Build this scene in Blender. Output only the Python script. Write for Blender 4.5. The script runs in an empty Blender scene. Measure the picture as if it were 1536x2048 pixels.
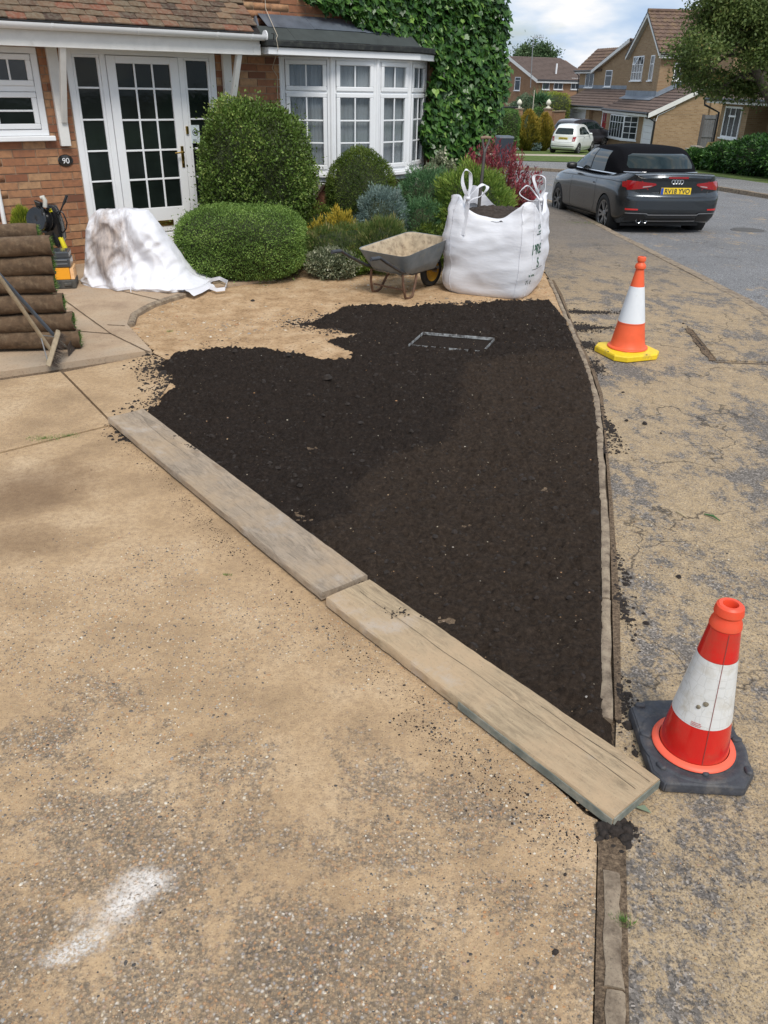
import bpy, bmesh, math, random
import numpy as np
from mathutils import Vector, Matrix, noise
from mathutils.bvhtree import BVHTree

R = math.radians
scene = bpy.context.scene
C = scene.collection
rng = np.random.default_rng(7)
random.seed(7)

# ------------------------------------------------------------------ camera, sky, sun, exposure
H = 1.85                      # height of the phone above the driveway
FPX, TILT, ROLL = 1593.0, R(28.28), R(1.15)
_s, _c, _cr, _sr = math.sin(TILT), math.cos(TILT), math.cos(ROLL), math.sin(ROLL)
fwd = Vector((0, _c, -_s)); up0 = Vector((0, _s, _c)); rt0 = Vector((1, 0, 0))
rt = rt0 * _cr + up0 * _sr; up = up0 * _cr - rt0 * _sr
cam_d = bpy.data.cameras.new('camera'); cam = bpy.data.objects.new('camera', cam_d); C.objects.link(cam)
cam_d.sensor_fit = 'VERTICAL'; cam_d.sensor_height = 24.0; cam_d.lens = 24.0 * FPX / 2048.0
cam_d.clip_start = 0.05; cam_d.clip_end = 3000
m4 = Matrix((rt, up, -fwd)).transposed().to_4x4(); m4.translation = Vector((0, 0, H)); cam.matrix_world = m4
scene.camera = cam
scene.view_settings.view_transform = 'Standard'; scene.view_settings.look = 'None'
scene.view_settings.gamma = 1.0; scene.view_settings.exposure = 0.33
scene.view_settings.use_curve_mapping = False

SUN_EL, SUN_AZ = R(54), R(162)     # sun behind the camera, to its right (azimuth from +Y, clockwise)
world = bpy.data.worlds.new('World'); scene.world = world; world.use_nodes = True
wn, wl = world.node_tree.nodes, world.node_tree.links
wn.clear()
wo = wn.new('ShaderNodeOutputWorld'); bg = wn.new('ShaderNodeBackground'); bg.inputs['Strength'].default_value = 0.1
sky = wn.new('ShaderNodeTexSky'); sky.sky_type = 'NISHITA'; sky.sun_disc = False
sky.sun_elevation = SUN_EL; sky.sun_rotation = SUN_AZ; sky.air_density = 1.2; sky.dust_density = 1.5
tc = wn.new('ShaderNodeTexCoord'); mp = wn.new('ShaderNodeMapping'); mp.inputs['Scale'].default_value = (1, 1, 3.2)
nz = wn.new('ShaderNodeTexNoise'); nz.inputs['Scale'].default_value = 3.4; nz.inputs['Detail'].default_value = 9; nz.inputs['Roughness'].default_value = .56
cr_ = wn.new('ShaderNodeValToRGB'); cr_.color_ramp.elements[0].position = .30; cr_.color_ramp.elements[1].position = .46
nz2 = wn.new('ShaderNodeTexNoise'); nz2.inputs['Scale'].default_value = 7; nz2.inputs['Detail'].default_value = 6
cc = wn.new('ShaderNodeValToRGB')
cc.color_ramp.elements[0].position = .36; cc.color_ramp.elements[0].color = (3.4, 4.7, 6.6, 1); e_ = cc.color_ramp.elements.new(.52); e_.color = (5.3, 6.2, 7.4, 1)
cc.color_ramp.elements[2].position = .66; cc.color_ramp.elements[2].color = (8.6, 8.4, 8.2, 1)
mx = wn.new('ShaderNodeMix'); mx.data_type = 'RGBA'
wl.new(tc.outputs['Generated'], mp.inputs[0]); wl.new(mp.outputs[0], nz.inputs[0]); wl.new(mp.outputs[0], nz2.inputs[0])
wl.new(nz.outputs[0], cr_.inputs[0]); wl.new(nz2.outputs[0], cc.inputs[0])
wl.new(cr_.outputs[0], mx.inputs[0]); wl.new(sky.outputs[0], mx.inputs[6]); wl.new(cc.outputs[0], mx.inputs[7])
wl.new(mx.outputs[2], bg.inputs[0]); wl.new(bg.outputs[0], wo.inputs[0])
sun_d = bpy.data.lights.new('sun', 'SUN'); sun = bpy.data.objects.new('sun', sun_d); C.objects.link(sun)
sun_d.energy = 2.3; sun_d.angle = R(22); sun_d.color = (1, .95, .88)
sd = Vector((math.sin(SUN_AZ) * math.cos(SUN_EL), math.cos(SUN_AZ) * math.cos(SUN_EL), math.sin(SUN_EL)))
sun.rotation_euler = sd.to_track_quat('Z', 'Y').to_euler()

# ------------------------------------------------------------------ survey helpers: sight lines of the photograph -> places on the ground, on walls
def ray(px, py):
    a0 = (px - 768) / FPX; u0 = (1024 - py) / FPX
    a = a0 * _cr - u0 * _sr; u = a0 * _sr + u0 * _cr
    return a, _c + u * _s, -_s + u * _c
def G(px, py, z=0.0):
    a, f, v = ray(px, py); t = (z - H) / v
    return (a * t, f * t)
def XY(px, py, Y):
    a, f, v = ray(px, py); return (a / f * Y, Y)
def Zt(px, py, Y):
    a, f, v = ray(px, py); return H + Y * v / f
def T(y):                      # the street falls away from the house
    return 0.0 if y < 8 else max(-1.62, -.0355 * (y - 8))
def GT(px, py, off=0.0):
    a, f, v = ray(px, py); z = 0
    for i in range(60):
        t = (T(f * ((z - H) / v)) + off - H) / v; z = z * .5 + .5 * (T(f * t) + off)
    t = (z - H) / v
    return (a * t, f * t)
class Frame:                   # vertical building frame: u along az, w to the right of it
    def __init__(s, az, o):
        A = R(az); s.u = (math.sin(A), math.cos(A)); s.w = (math.cos(A), -math.sin(A)); s.o = o; s.az = A
    def onw(s, px, py, w0):
        a, f, v = ray(px, py); w = s.w; o = s.o
        t = (o[0]*w[0]+o[1]*w[1]+w0)/(a*w[0]+f*w[1]); x, y = a*t-o[0], f*t-o[1]
        return x*s.u[0]+y*s.u[1], H+v*t
    def onu(s, px, py, u0):
        a, f, v = ray(px, py); u = s.u; o = s.o
        t = (o[0]*u[0]+o[1]*u[1]+u0)/(a*u[0]+f*u[1]); x, y = a*t-o[0], f*t-o[1]
        return x*s.w[0]+y*s.w[1], H+v*t
    def px(s, u_, w_, z):
        x = s.o[0]+s.u[0]*u_+s.w[0]*w_; y = s.o[1]+s.u[1]*u_+s.w[1]*w_
        return PX(x, y, z)
def PX(x, y, z):
    d = z-H; dep = y*_c-d*_s; upv = y*_s+d*_c
    return 768+FPX*(x*_cr+upv*_sr)/dep, 1024-FPX*(upv*_cr-x*_sr)/dep

# ------------------------------------------------------------------ objects
def props(o, label=None, cat=None, group=None, kind=None):
    if label: o['label'] = label
    if cat: o['category'] = cat
    if group: o['group'] = group
    if kind: o['kind'] = kind
    return o
def empty(name, loc=(0, 0, 0), rz=0.0, label=None, cat=None, group=None, kind=None):
    o = bpy.data.objects.new(name, None); C.objects.link(o); o.location = loc; o.rotation_euler = (0, 0, rz)
    o.empty_display_size = .1
    return props(o, label, cat, group, kind)
def link(name, me, mat=None, parent=None):
    o = bpy.data.objects.new(name, me); C.objects.link(o)
    if mat is not None and not me.materials: me.materials.append(mat)
    if parent: o.parent = parent
    return o
def copy_tree(o, parent=None):
    c = o.copy(); C.objects.link(c)
    if parent: c.parent = parent
    for ch in list(o.children): copy_tree(ch, c)
    return c
def smooth(me, ang=None):
    me.polygons.foreach_set('use_smooth', [True]*len(me.polygons))
    if ang is not None:
        bm = bmesh.new(); bm.from_mesh(me)
        for e in bm.edges:
            if len(e.link_faces) == 2 and e.calc_face_angle(0) > R(ang): e.smooth = False
        bm.to_mesh(me); bm.free()

class MB:
    def __init__(s): s.v = []; s.f = []
    def add(s, vs, fs):
        n = len(s.v); s.v += [tuple(p) for p in vs]; s.f += [tuple(i+n for i in f) for f in fs]; return s
    def box(s, x0, x1, y0, y1, z0, z1, M=None):
        vs = [Vector((x, y, z)) for z in (z0, z1) for y in (y0, y1) for x in (x0, x1)]
        if M is not None: vs = [M @ p for p in vs]
        return s.add(vs, [(0, 2, 3, 1), (4, 5, 7, 6), (0, 1, 5, 4), (1, 3, 7, 5), (3, 2, 6, 7), (2, 0, 4, 6)])
    def prism(s, poly, z0, z1):      # poly in xy (ccw)
        n = len(poly)
        if sum(poly[i][0]*poly[(i+1) % n][1]-poly[(i+1) % n][0]*poly[i][1] for i in range(n)) < 0: poly = poly[::-1]
        vs = [(p[0], p[1], z0) for p in poly]+[(p[0], p[1], z1) for p in poly]
        fs = [tuple(range(n))[::-1], tuple(range(n, 2*n))]+[(i, (i+1) % n, n+(i+1) % n, n+i) for i in range(n)]
        return s.add(vs, fs)
    def slab(s, pts, vec):           # planar polygon thickened by a vector
        n = len(pts); vec = Vector(vec); P = [Vector(p) for p in pts]; Q = [p+vec for p in P]
        nr = Vector((0, 0, 0))
        for i in range(n): nr += P[i].cross(P[(i+1) % n])
        if nr.dot(vec) < 0: P.reverse(); Q.reverse()
        # normals: P faces away from vec
        fs = [tuple(range(n))[::-1], tuple(range(n, 2*n))]+[(i, (i+1) % n, n+(i+1) % n, n+i) for i in range(n)]
        return s.add(P+Q, fs)
    def tube(s, path, r, n=8, cap=True):
        path = [Vector(p) for p in path]; k = len(path); rr = r if hasattr(r, '__len__') else [r]*k
        rings = []; prev = None
        for i, p in enumerate(path):
            t = (path[min(i+1, k-1)]-path[max(i-1, 0)]).normalized()
            if prev is None:
                a = Vector((0, 0, 1)) if abs(t.z) < .9 else Vector((1, 0, 0)); x = t.cross(a).normalized()
            else:
                x = (prev-t*prev.dot(t)).normalized()
            prev = x; y = t.cross(x)
            rings += [p+(x*math.cos(2*math.pi*j/n)+y*math.sin(2*math.pi*j/n))*rr[i] for j in range(n)]
        fs = [(i*n+j, i*n+(j+1) % n, (i+1)*n+(j+1) % n, (i+1)*n+j) for i in range(k-1) for j in range(n)]
        if cap: fs += [tuple(range(n))[::-1], tuple(range((k-1)*n, k*n))]
        return s.add(rings, fs)
    def lathe(s, prof, n=24, M=None, cap=(True, True)):    # prof: [(r,z)]
        vs = [Vector((r*math.cos(2*math.pi*j/n), r*math.sin(2*math.pi*j/n), z)) for r, z in prof for j in range(n)]
        if M is not None: vs = [M @ p for p in vs]
        k = len(prof)
        fs = [(i*n+j, i*n+(j+1) % n, (i+1)*n+(j+1) % n, (i+1)*n+j) for i in range(k-1) for j in range(n)]
        if cap[0]: fs.append(tuple(range(n))[::-1])
        if cap[1]: fs.append(tuple(range((k-1)*n, k*n)))
        return s.add(vs, fs)
    def ribbon(s, path, side, w, th=.003):
        path = [Vector(p) for p in path]; k = len(path); vs = []
        for i, p in enumerate(path):
            sd_ = Vector(side[i] if isinstance(side, list) else side).normalized()
            t = (path[min(i+1, k-1)]-path[max(i-1, 0)]).normalized(); n_ = t.cross(sd_).normalized()
            vs += [p-sd_*w/2-n_*th/2, p+sd_*w/2-n_*th/2, p+sd_*w/2+n_*th/2, p-sd_*w/2+n_*th/2]
        fs = [(i*4+j, i*4+(j+1) % 4, (i+1)*4+(j+1) % 4, (i+1)*4+j) for i in range(k-1) for j in range(4)]
        fs += [(3, 2, 1, 0), tuple(range((k-1)*4, k*4))]
        return s.add(vs, fs)
    def mesh(s, name='mesh', bevel=0, sm=None, seg=1):
        me = bpy.data.meshes.new(name); me.from_pydata([tuple(p) for p in s.v], [], s.f)
        if bevel:
            bm = bmesh.new(); bm.from_mesh(me)
            bmesh.ops.remove_doubles(bm, verts=bm.verts, dist=1e-6)
            es = [e for e in bm.edges if len(e.link_faces) == 2 and e.calc_face_angle(0) > R(25)]
            bmesh.ops.bevel(bm, geom=es, offset=bevel, segments=seg, profile=.6, affect='EDGES', clamp_overlap=True)
            bm.to_mesh(me); bm.free()
        me.validate(); me.update()
        if sm is not None: smooth(me, sm)
        return me
    def build(s, name, mat, parent=None, bevel=0, sm=None, seg=1):
        return link(name, s.mesh(name, bevel, sm, seg), mat, parent)

def fast(name, V, F, tint=None, mat=None, parent=None, sm=False):
    """V (n,3) float array, F (m,k) int array, tint (m,) 0..1 per face"""
    me = bpy.data.meshes.new(name); V = np.ascontiguousarray(V, dtype=np.float32); F = np.ascontiguousarray(F, dtype=np.int32)
    m, k = F.shape
    me.vertices.add(len(V)); me.vertices.foreach_set('co', V.ravel())
    me.loops.add(m*k); me.loops.foreach_set('vertex_index', F.ravel())
    me.polygons.add(m); me.polygons.foreach_set('loop_start', np.arange(0, m*k, k, dtype=np.int32))
    try: me.polygons.foreach_set('loop_total', np.full(m, k, dtype=np.int32))
    except Exception: pass
    me.update(calc_edges=True)
    if tint is not None:
        ca = me.color_attributes.new('tint', 'FLOAT_COLOR', 'CORNER')
        t = np.repeat(tint.astype(np.float32), k); col = np.stack([t, t, t, np.ones_like(t)], 1)
        ca.data.foreach_set('color', col.ravel())
    if sm: me.polygons.foreach_set('use_smooth', np.ones(m, dtype=bool))
    return link(name, me, mat, parent)
def tint_mesh(me, val):
    ca = me.color_attributes.new('tint', 'FLOAT_COLOR', 'CORNER')
    ca.data.foreach_set('color', [val, val, val, 1.0]*len(me.loops))

# ------------------------------------------------------------------ materials
class NT:
    def __init__(s, name):
        s.m = bpy.data.materials.new(name); s.m.use_nodes = True; s.t = s.m.node_tree; s.n = s.t.nodes
        s.b = s.n['Principled BSDF']; s.out = s.n['Material Output']
    def new(s, typ, props_=None, **ins):
        nd = s.n.new('ShaderNode'+typ)
        for k, v in (props_ or {}).items(): setattr(nd, k, v)
        for k, v in ins.items():
            key = int(k[1:]) if k[0] == '_' and k[1:].isdigit() else k.replace('_', ' ')
            s.set(nd.inputs[key], v)
        return nd
    def set(s, inp, v):
        if isinstance(v, bpy.types.NodeSocket): s.t.links.new(v, inp)
        elif isinstance(v, bpy.types.Node): s.t.links.new(v.outputs[0], inp)
        else:
            if hasattr(inp.default_value, '__len__') and not isinstance(v, (int, float)) and len(v) == 3 and len(inp.default_value) == 4: v = tuple(v)+(1,)
            inp.default_value = v
    def pos(s, scale=(1, 1, 1), obj=False, rot=(0, 0, 0)):
        src = s.new('TexCoord').outputs['Object'] if obj else s.new('NewGeometry').outputs['Position']
        return s.new('Mapping', None, Vector=src, Scale=scale, Rotation=rot).outputs[0]
    def noise(s, vec, scale, detail=4, rough=.5, dist=0.0):
        return s.new('TexNoise', None, Vector=vec, Scale=scale, Detail=detail, Roughness=rough, Distortion=dist).outputs[0]
    def vor(s, vec, scale, feature='F1', rand=1.0, out='Distance'):
        return s.new('TexVoronoi', {'feature': feature}, Vector=vec, Scale=scale, Randomness=rand).outputs[out]
    def ramp(s, fac, stops, interp='LINEAR'):
        r = s.new('ValToRGB', None, Fac=fac); e = r.color_ramp.elements; r.color_ramp.interpolation = interp
        while len(e) < len(stops): e.new(.5)
        for i, (p, c) in enumerate(stops):
            e[i].position = p; e[i].color = (c, c, c, 1) if isinstance(c, (int, float)) else tuple(c)+(1,)
        return r.outputs[0]
    def mix(s, fac, a, b, mode='MIX'):
        nd = s.n.new('ShaderNodeMix'); nd.data_type = 'RGBA'; nd.blend_type = mode
        s.set(nd.inputs[0], fac); s.set(nd.inputs[6], a); s.set(nd.inputs[7], b); return nd.outputs[2]
    def math(s, op, a, b=0.0, c=0.0, clamp=False):
        nd = s.n.new('ShaderNodeMath'); nd.operation = op; nd.use_clamp = clamp
        s.set(nd.inputs[0], a); s.set(nd.inputs[1], b); s.set(nd.inputs[2], c); return nd.outputs[0]
    def bump(s, h, strength=.5, dist=.01, normal=None):
        k = dict(Height=h, Strength=strength, Distance=dist)
        nd = s.new('Bump', None, **k)
        if normal is not None: s.set(nd.inputs['Normal'], normal)
        return nd.outputs[0]
    def blob(s, x, y, rx, ry, rot=0, edge=.5, nz=.6, nscale=3.0):
        """soft-edged stain on the ground, centre x,y ; 1 inside 0 outside"""
        g = s.new('NewGeometry').outputs['Position']
        v = s.new('VectorMath', {'operation': 'SUBTRACT'}, _0=g, _1=(x, y, 0)).outputs[0]
        v = s.new('VectorRotate', {'rotation_type': 'Z_AXIS'}, Vector=v, Angle=-rot).outputs[0]
        v = s.new('VectorMath', {'operation': 'MULTIPLY'}, _0=v, _1=(1/rx, 1/ry, 0)).outputs[0]
        l = s.new('VectorMath', {'operation': 'LENGTH'}, _0=v).outputs['Value']
        n_ = s.noise(g, nscale, 6, .65)
        l = s.math('ADD', l, s.math('MULTIPLY', s.math('SUBTRACT', n_, .5), nz*2))
        r = s.new('MapRange', {'interpolation_type': 'SMOOTHSTEP'}, Value=l)
        r.inputs['From Min'].default_value = 1.0; r.inputs['From Max'].default_value = 1-edge
        r.inputs['To Min'].default_value = 0; r.inputs['To Max'].default_value = 1
        return r.outputs[0]
    def done(s, col=None, rough=None, bump=None, metal=None, spec=None):
        if col is not None: s.set(s.b.inputs['Base Color'], col)
        if rough is not None: s.set(s.b.inputs['Roughness'], rough)
        if bump is not None: s.set(s.b.inputs['Normal'], bump)
        if metal is not None: s.b.inputs['Metallic'].default_value = metal
        if spec is not None: s.b.inputs['Specular IOR Level'].default_value = spec
        return s.m

_cache = {}
def plain(name, col, rough=.6, metal=0, var=.12, vscale=6, bump=.0, bscale=80, coat=0, spec=.5, dirt=None, dscale=5, obj=True, damt=(.5, .72)):
    t = NT(name); p = t.pos(obj=obj)
    n1 = t.noise(p, vscale, 5, .6)
    lo = tuple(max(0, c*(1-var)) for c in col); hi = tuple(min(1, c*(1+var)) for c in col)
    c = t.ramp(n1, [(.3, lo), (.7, hi)])
    if dirt is not None:
        c = t.mix(t.ramp(t.noise(p, dscale, 8, .68), [(damt[0], 0.0), (damt[1], .85)]), c, dirt)
    b = None
    if bump: b = t.bump(t.noise(p, bscale, 4, .6), bump, .004)
    t.done(c, rough, b, metal, spec)
    t.b.inputs['Coat Weight'].default_value = coat; t.b.inputs['Coat Roughness'].default_value = .05
    return t.m
def tinted(name, stops, rough=.75, bump=.3, bscale=90, transl=0.0, wear=None, spec=.4):
    t = NT(name); p = t.pos()
    a = t.new('Attribute', {'attribute_name': 'tint'}).outputs['Fac']
    c = t.ramp(a, stops)
    if wear: c = t.mix(t.ramp(t.noise(p, wear[1], 6, .65), [(.42, 0.0), (.7, wear[2])]), c, wear[0])
    b = t.bump(t.noise(p, bscale, 4, .6), bump, .004) if bump else None
    t.done(c, rough, b, None, spec)
    if transl:
        tr = t.new('BsdfTranslucent', None, Color=c); ms = t.new('MixShader', None, Fac=transl)
        t.t.links.new(t.b.outputs[0], ms.inputs[1]); t.t.links.new(tr.outputs[0], ms.inputs[2]); t.t.links.new(ms.outputs[0], t.out.inputs[0])
    return t.m

M = {}
M['white'] = plain('white upvc', (.80, .81, .82), .30, var=.03, dirt=(.5, .48, .42), dscale=3, damt=(.62, .9))
M['white_paint'] = plain('white painted timber', (.72, .71, .68), .5, var=.06, vscale=9, bump=.1, dirt=(.36, .33, .28), damt=(.6, .85))
M['glass_dark'] = plain('dark window glass', (.011, .016, .014), .05, var=.5, vscale=2, spec=.22, bump=.25, bscale=5)
M['glass_far'] = plain('window glass', (.03, .037, .042), .08, var=.5, vscale=1.5, spec=.45)
M['brass'] = plain('aged brass', (.42, .28, .08), .35, 1.0, var=.2)
M['black'] = plain('black plastic', (.018, .018, .019), .42, var=.2, vscale=20)
M['black_gutter'] = plain('black gutter plastic', (.015, .015, .017), .4)
M['rubber'] = plain('rubber', (.022, .022, .022), .75, var=.25, vscale=20, bump=.3, bscale=200)
M['steel'] = plain('dull steel', (.35, .35, .35), .45, .8, var=.2, vscale=12)
M['chrome'] = plain('bright trim', (.75, .76, .78), .18, 1.0, var=.04)
M['curtain'] = plain('net curtain', (.46, .475, .51), .9, var=.06)
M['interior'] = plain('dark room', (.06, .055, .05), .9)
M['mortar'] = plain('mortar', (.34, .24, .165), .95, var=.25, vscale=14, bump=.5, bscale=150)
M['brick'] = tinted('red multi brick', [(0, (.15, .062, .036)), (.2, (.26, .105, .055)), (.5, (.36, .165, .082)), (.75, (.42, .225, .115)), (1, (.45, .29, .16))], .88, .6, 130, wear=((.14, .075, .05), 22, .55))
M['tile'] = tinted('weathered clay tile', [(0, (.055, .033, .025)), (.3, (.105, .062, .042)), (.6, (.15, .105, .066)), (.85, (.20, .075, .045)), (1, (.20, .15, .09))], .93, .8, 120, wear=((.26, .25, .19), 26, .45))
def text_mesh(txt, size, extrude=.0, align='CENTER', bold=0.0):
    cu = bpy.data.curves.new('txt', 'FONT'); cu.offset = bold; cu.body = txt; cu.size = size; cu.extrude = extrude; cu.align_x = align; cu.align_y = 'CENTER'
    o = bpy.data.objects.new('txt', cu); C.objects.link(o); bpy.context.view_layer.update()
    me = bpy.data.meshes.new_from_object(o.evaluated_get(bpy.context.evaluated_depsgraph_get()))
    bpy.data.objects.remove(o); bpy.data.curves.remove(cu); return me
def bvh_of(o):
    bm = bmesh.new(); bm.from_mesh(o.data); b = BVHTree.FromBMesh(bm); bm.free(); return b
# ================================================================== GROUND
def sheet(name, pts, off, mat, parent=None, kind='structure', thick=0, follow=True, grid=None):
    bm = bmesh.new(); vs = [bm.verts.new((p[0], p[1], 0)) for p in pts]; bm.faces.new(vs)
    ys = [8, 11, 14, 18, 22, 26, 30, 35, 40, 46, 53.6, 60]
    if grid: ys += list(np.arange(-5, 60, grid))
    for y in ys:
        g = bm.verts[:]+bm.edges[:]+bm.faces[:]
        bmesh.ops.bisect_plane(bm, geom=g, plane_co=(0, y, 0), plane_no=(0, 1, 0))
    bmesh.ops.triangulate(bm, faces=bm.faces[:])
    for v in bm.verts: v.co.z = (T(v.co.y) if follow else 0)+off
    bmesh.ops.recalc_face_normals(bm, faces=bm.faces[:])
    if bm.faces and sum(f.normal.z for f in bm.faces) < 0: bmesh.ops.reverse_faces(bm, faces=bm.faces[:])
    if thick:
        be = [e for e in bm.edges if len(e.link_faces) == 1]
        r_ = bmesh.ops.extrude_edge_only(bm, edges=be)
        for v in [g for g in r_['geom'] if isinstance(g, bmesh.types.BMVert)]: v.co.z -= thick
    me = bpy.data.meshes.new(name); bm.to_mesh(me); bm.free()
    o = link(name, me, mat, parent)
    if kind and not parent: o['kind'] = kind
    return o

# --- materials of the ground
def ground_mats():
    # sandy driveway, exposed aggregate under trodden sand
    t = NT('sandy driveway'); p = t.pos()
    sand = t.ramp(t.noise(p, 2.2, 8, .62), [(.28, (.29, .195, .11)), (.5, (.46, .315, .18)), (.74, (.59, .435, .275))])
    sand = t.mix(t.ramp(t.noise(p, 34, 6, .75), [(.38, .55), (.56, 0.0)]), sand, (.27, .18, .11))
    vc = t.vor(p, 120, out='Color'); vd = t.vor(p, 120)
    peb = t.ramp(t.new('SeparateColor', None, Color=vc).outputs[0], [(0, (.04, .04, .043)), (.22, (.11, .10, .09)), (.42, (.22, .17, .12)), (.6, (.36, .26, .16)), (.78, (.40, .19, .08)), (.88, (.27, .27, .28)), (1, (.70, .64, .55))])
    peb = t.mix(t.ramp(vd, [(.25, 0.0), (.62, .8)]), peb, (.12, .095, .07))
    sx = t.new('SeparateXYZ', None, Vector=p)
    near = t.new('MapRange', None, Value=sx.outputs[1]); near.inputs['From Min'].default_value = 2.9; near.inputs['From Max'].default_value = .9
    near.inputs['To Min'].default_value = -.15; near.inputs['To Max'].default_value = .165
    mk = t.math('ADD', t.noise(p, 1.7, 9, .68, .4), near.outputs[0])
    mk = t.math('ADD', mk, t.math('MULTIPLY', t.math('SUBTRACT', t.noise(p, 48, 5, .8), .5), .42))
    mk = t.ramp(mk, [(.54, 0.0), (.60, .7), (.74, .95)])
    mk2 = t.ramp(t.noise(p, 95, 3, .6), [(.36, .35), (.5, 1.0)])
    c = t.mix(t.math('MULTIPLY', mk, mk2), sand, peb)
    c = t.mix(t.ramp(t.noise(p, 260, 3, .7), [(.62, 0.0), (.70, .75)]), c, (.74, .65, .51))
    c = t.mix(t.ramp(t.noise(p, 170, 4, .72), [(.34, .85), (.43, 0.0)]), c, (.09, .065, .045))
    x, y = G(45, 975); c = t.mix(t.math('MULTIPLY', t.blob(x, y, .62, .5, R(20), .9, .5, 2.2), .62), c, (.13, .075, .042))
    x, y = G(10, 1085); c = t.mix(t.math('MULTIPLY', t.blob(x, y, .5, .28, R(10), .9, .5, 2.2), .5), c, (.15, .09, .05))
    x, y = G(262, 1795); c = t.mix(t.math('MULTIPLY', t.math('MULTIPLY', t.blob(x, y, .15, .085, R(38), .9, 1.0, 11), t.ramp(t.noise(p, 85, 6, .8), [(.38, 0.0), (.52, 1.0)])), .9), c, (.78, .73, .68))
    x, y = G(160, 1890); c = t.mix(t.math('MULTIPLY', t.math('MULTIPLY', t.blob(x, y, .12, .045, R(34), .95, 1.2, 14), t.ramp(t.noise(p, 95, 6, .8), [(.42, 0.0), (.56, 1.0)])), .75), c, (.75, .72, .68))
    # soil crumbs trodden in along the boards
    hb = t.math('ADD', t.math('MULTIPLY', t.noise(p, 40, 5, .7), .4), t.math('MULTIPLY', vd, .6))
    bmp = t.bump(t.noise(p, 300, 3, .7), .35, .003, t.bump(hb, .45, .006))
    M['driveway'] = t.done(c, .93, bmp, None, .25)
    # patio path
    t = NT('sandy patio concrete'); p = t.pos()
    c = t.ramp(t.noise(p, 2.6, 8, .65), [(.3, (.31, .22, .15)), (.5, (.44, .325, .22)), (.75, (.53, .41, .285))])
    c = t.mix(t.ramp(t.noise(p, 60, 5, .7), [(.3, .6), (.46, 0.0)]), c, (.13, .09, .06))
    c = t.mix(t.ramp(t.noise(p, 1.3, 4, .6), [(.48, 0.0), (.66, .45)]), c, (.24, .21, .18))
    M['patio'] = t.done(c, .92, t.bump(t.noise(p, 160, 4, .7), .4, .004), None, .25)
    # bare sandy earth
    t = NT('bare sandy earth'); p = t.pos()
    c = t.ramp(t.noise(p, 5, 9, .68), [(.3, (.30, .185, .095)), (.5, (.50, .33, .185)), (.72, (.64, .47, .30))])
    c = t.mix(t.ramp(t.noise(p, 120, 4, .7), [(.58, 0.0), (.68, .8)]), c, (.70, .58, .42))
    c = t.mix(t.ramp(t.noise(p, 40, 5, .75), [(.34, .8), (.46, 0.0)]), c, (.15, .09, .05))
    M['earth'] = t.done(c, .97, t.bump(t.noise(p, 70, 6, .75), .8, .015), None, .15)
    # old tarmac pavement with sand trodden over it
    def tarmac(name, base, sandamt, crack, lo=.45):
        t = NT(name); p = t.pos(); ps = t.pos((1, .62, 1), rot=(0, 0, R(28)))
        vc = t.new('SeparateColor', None, Color=t.vor(p, 150, out='Color')).outputs[0]
        g = t.ramp(vc, [(0, tuple(q*.45 for q in base)), (.5, base), (.85, tuple(q*1.5 for q in base)), (1, tuple(q*2.6 for q in base))])
        g = t.mix(t.ramp(t.noise(p, .9, 4, .6), [(.35, .35), (.7, 0.0)]), g, tuple(q*.5 for q in base))
        sand = t.ramp(t.noise(p, 16, 6, .7), [(.3, (.36, .255, .14)), (.7, (.57, .42, .25))])
        sand = t.mix(t.ramp(t.noise(p, 200, 3, .7), [(.34, .7), (.48, 0.0)]), sand, (.13, .10, .07))
        big = t.noise(ps, 2.1, 6, .66); med = t.noise(ps, 9, 8, .74)
        mk = t.math('ADD', t.math('MULTIPLY', big, .55), t.math('MULTIPLY', med, .45))
        mk = t.math('ADD', mk, t.math('MULTIPLY', t.math('SUBTRACT', t.noise(p, 42, 5, .8), .5), .30))
        mk = t.ramp(mk, [(lo, 0.0), (lo+.045, .75), (lo+.13, .95)])
        if sandamt != 1:
            sx = t.new('SeparateXYZ', None, Vector=p).outputs[1]
            fr = t.new('MapRange', None, Value=sx); fr.inputs['From Min'].default_value = sandamt; fr.inputs['From Max'].default_value = sandamt+5.5
            fr.inputs['To Min'].default_value = 1; fr.inputs['To Max'].default_value = .10; mk = t.math('MULTIPLY', mk, fr.outputs[0])
        mk = t.math('MULTIPLY', mk, t.ramp(t.noise(p, 90, 3, .65), [(.34, .35), (.5, 1.0)]))
        c = t.mix(mk, g, sand); c = t.mix(t.ramp(t.noise(p, 150, 3, .75), [(.36, .75), (.45, 0.0)]), c, (.06, .052, .048)); c = t.mix(t.ramp(t.noise(p, 230, 2, .7), [(.63, 0.0), (.70, .55)]), c, (.50, .46, .40))
        if crack:
            pd = t.new('VectorMath', {'operation': 'ADD'}, _0=p, _1=t.new('VectorMath', {'operation': 'SCALE'}, _0=t.new('TexNoise', None, Vector=p, Scale=5.0, Detail=6.0).outputs['Color'], Scale=.35).outputs[0]).outputs[0]
            e = t.vor(pd, 1.6, 'DISTANCE_TO_EDGE')
            cm = t.math('MULTIPLY', t.ramp(e, [(0, .9), (.012, 0.0)]), t.ramp(t.noise(p, 1.1, 3, .5), [(.46, 0.0), (.56, 1.0)]))
            c = t.mix(cm, c, (.045, .037, .03))
        b = t.bump(t.noise(p, 230, 3, .7), .5, .004, t.bump(mk, .35, .004))
        return t.done(c, .93, b, None, .25)
    M['pavement'] = tarmac('sandy tarmac pavement', (.172, .150, .130), 7.5, True, .448)
    M['road'] = tarmac('grey road', (.20, .198, .20), 1, True, .565)
    M['far_pave'] = tarmac('grey footway', (.215, .21, .205), 1, False, .7)
    t = NT('dark edging dirt'); p = t.pos()
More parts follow.
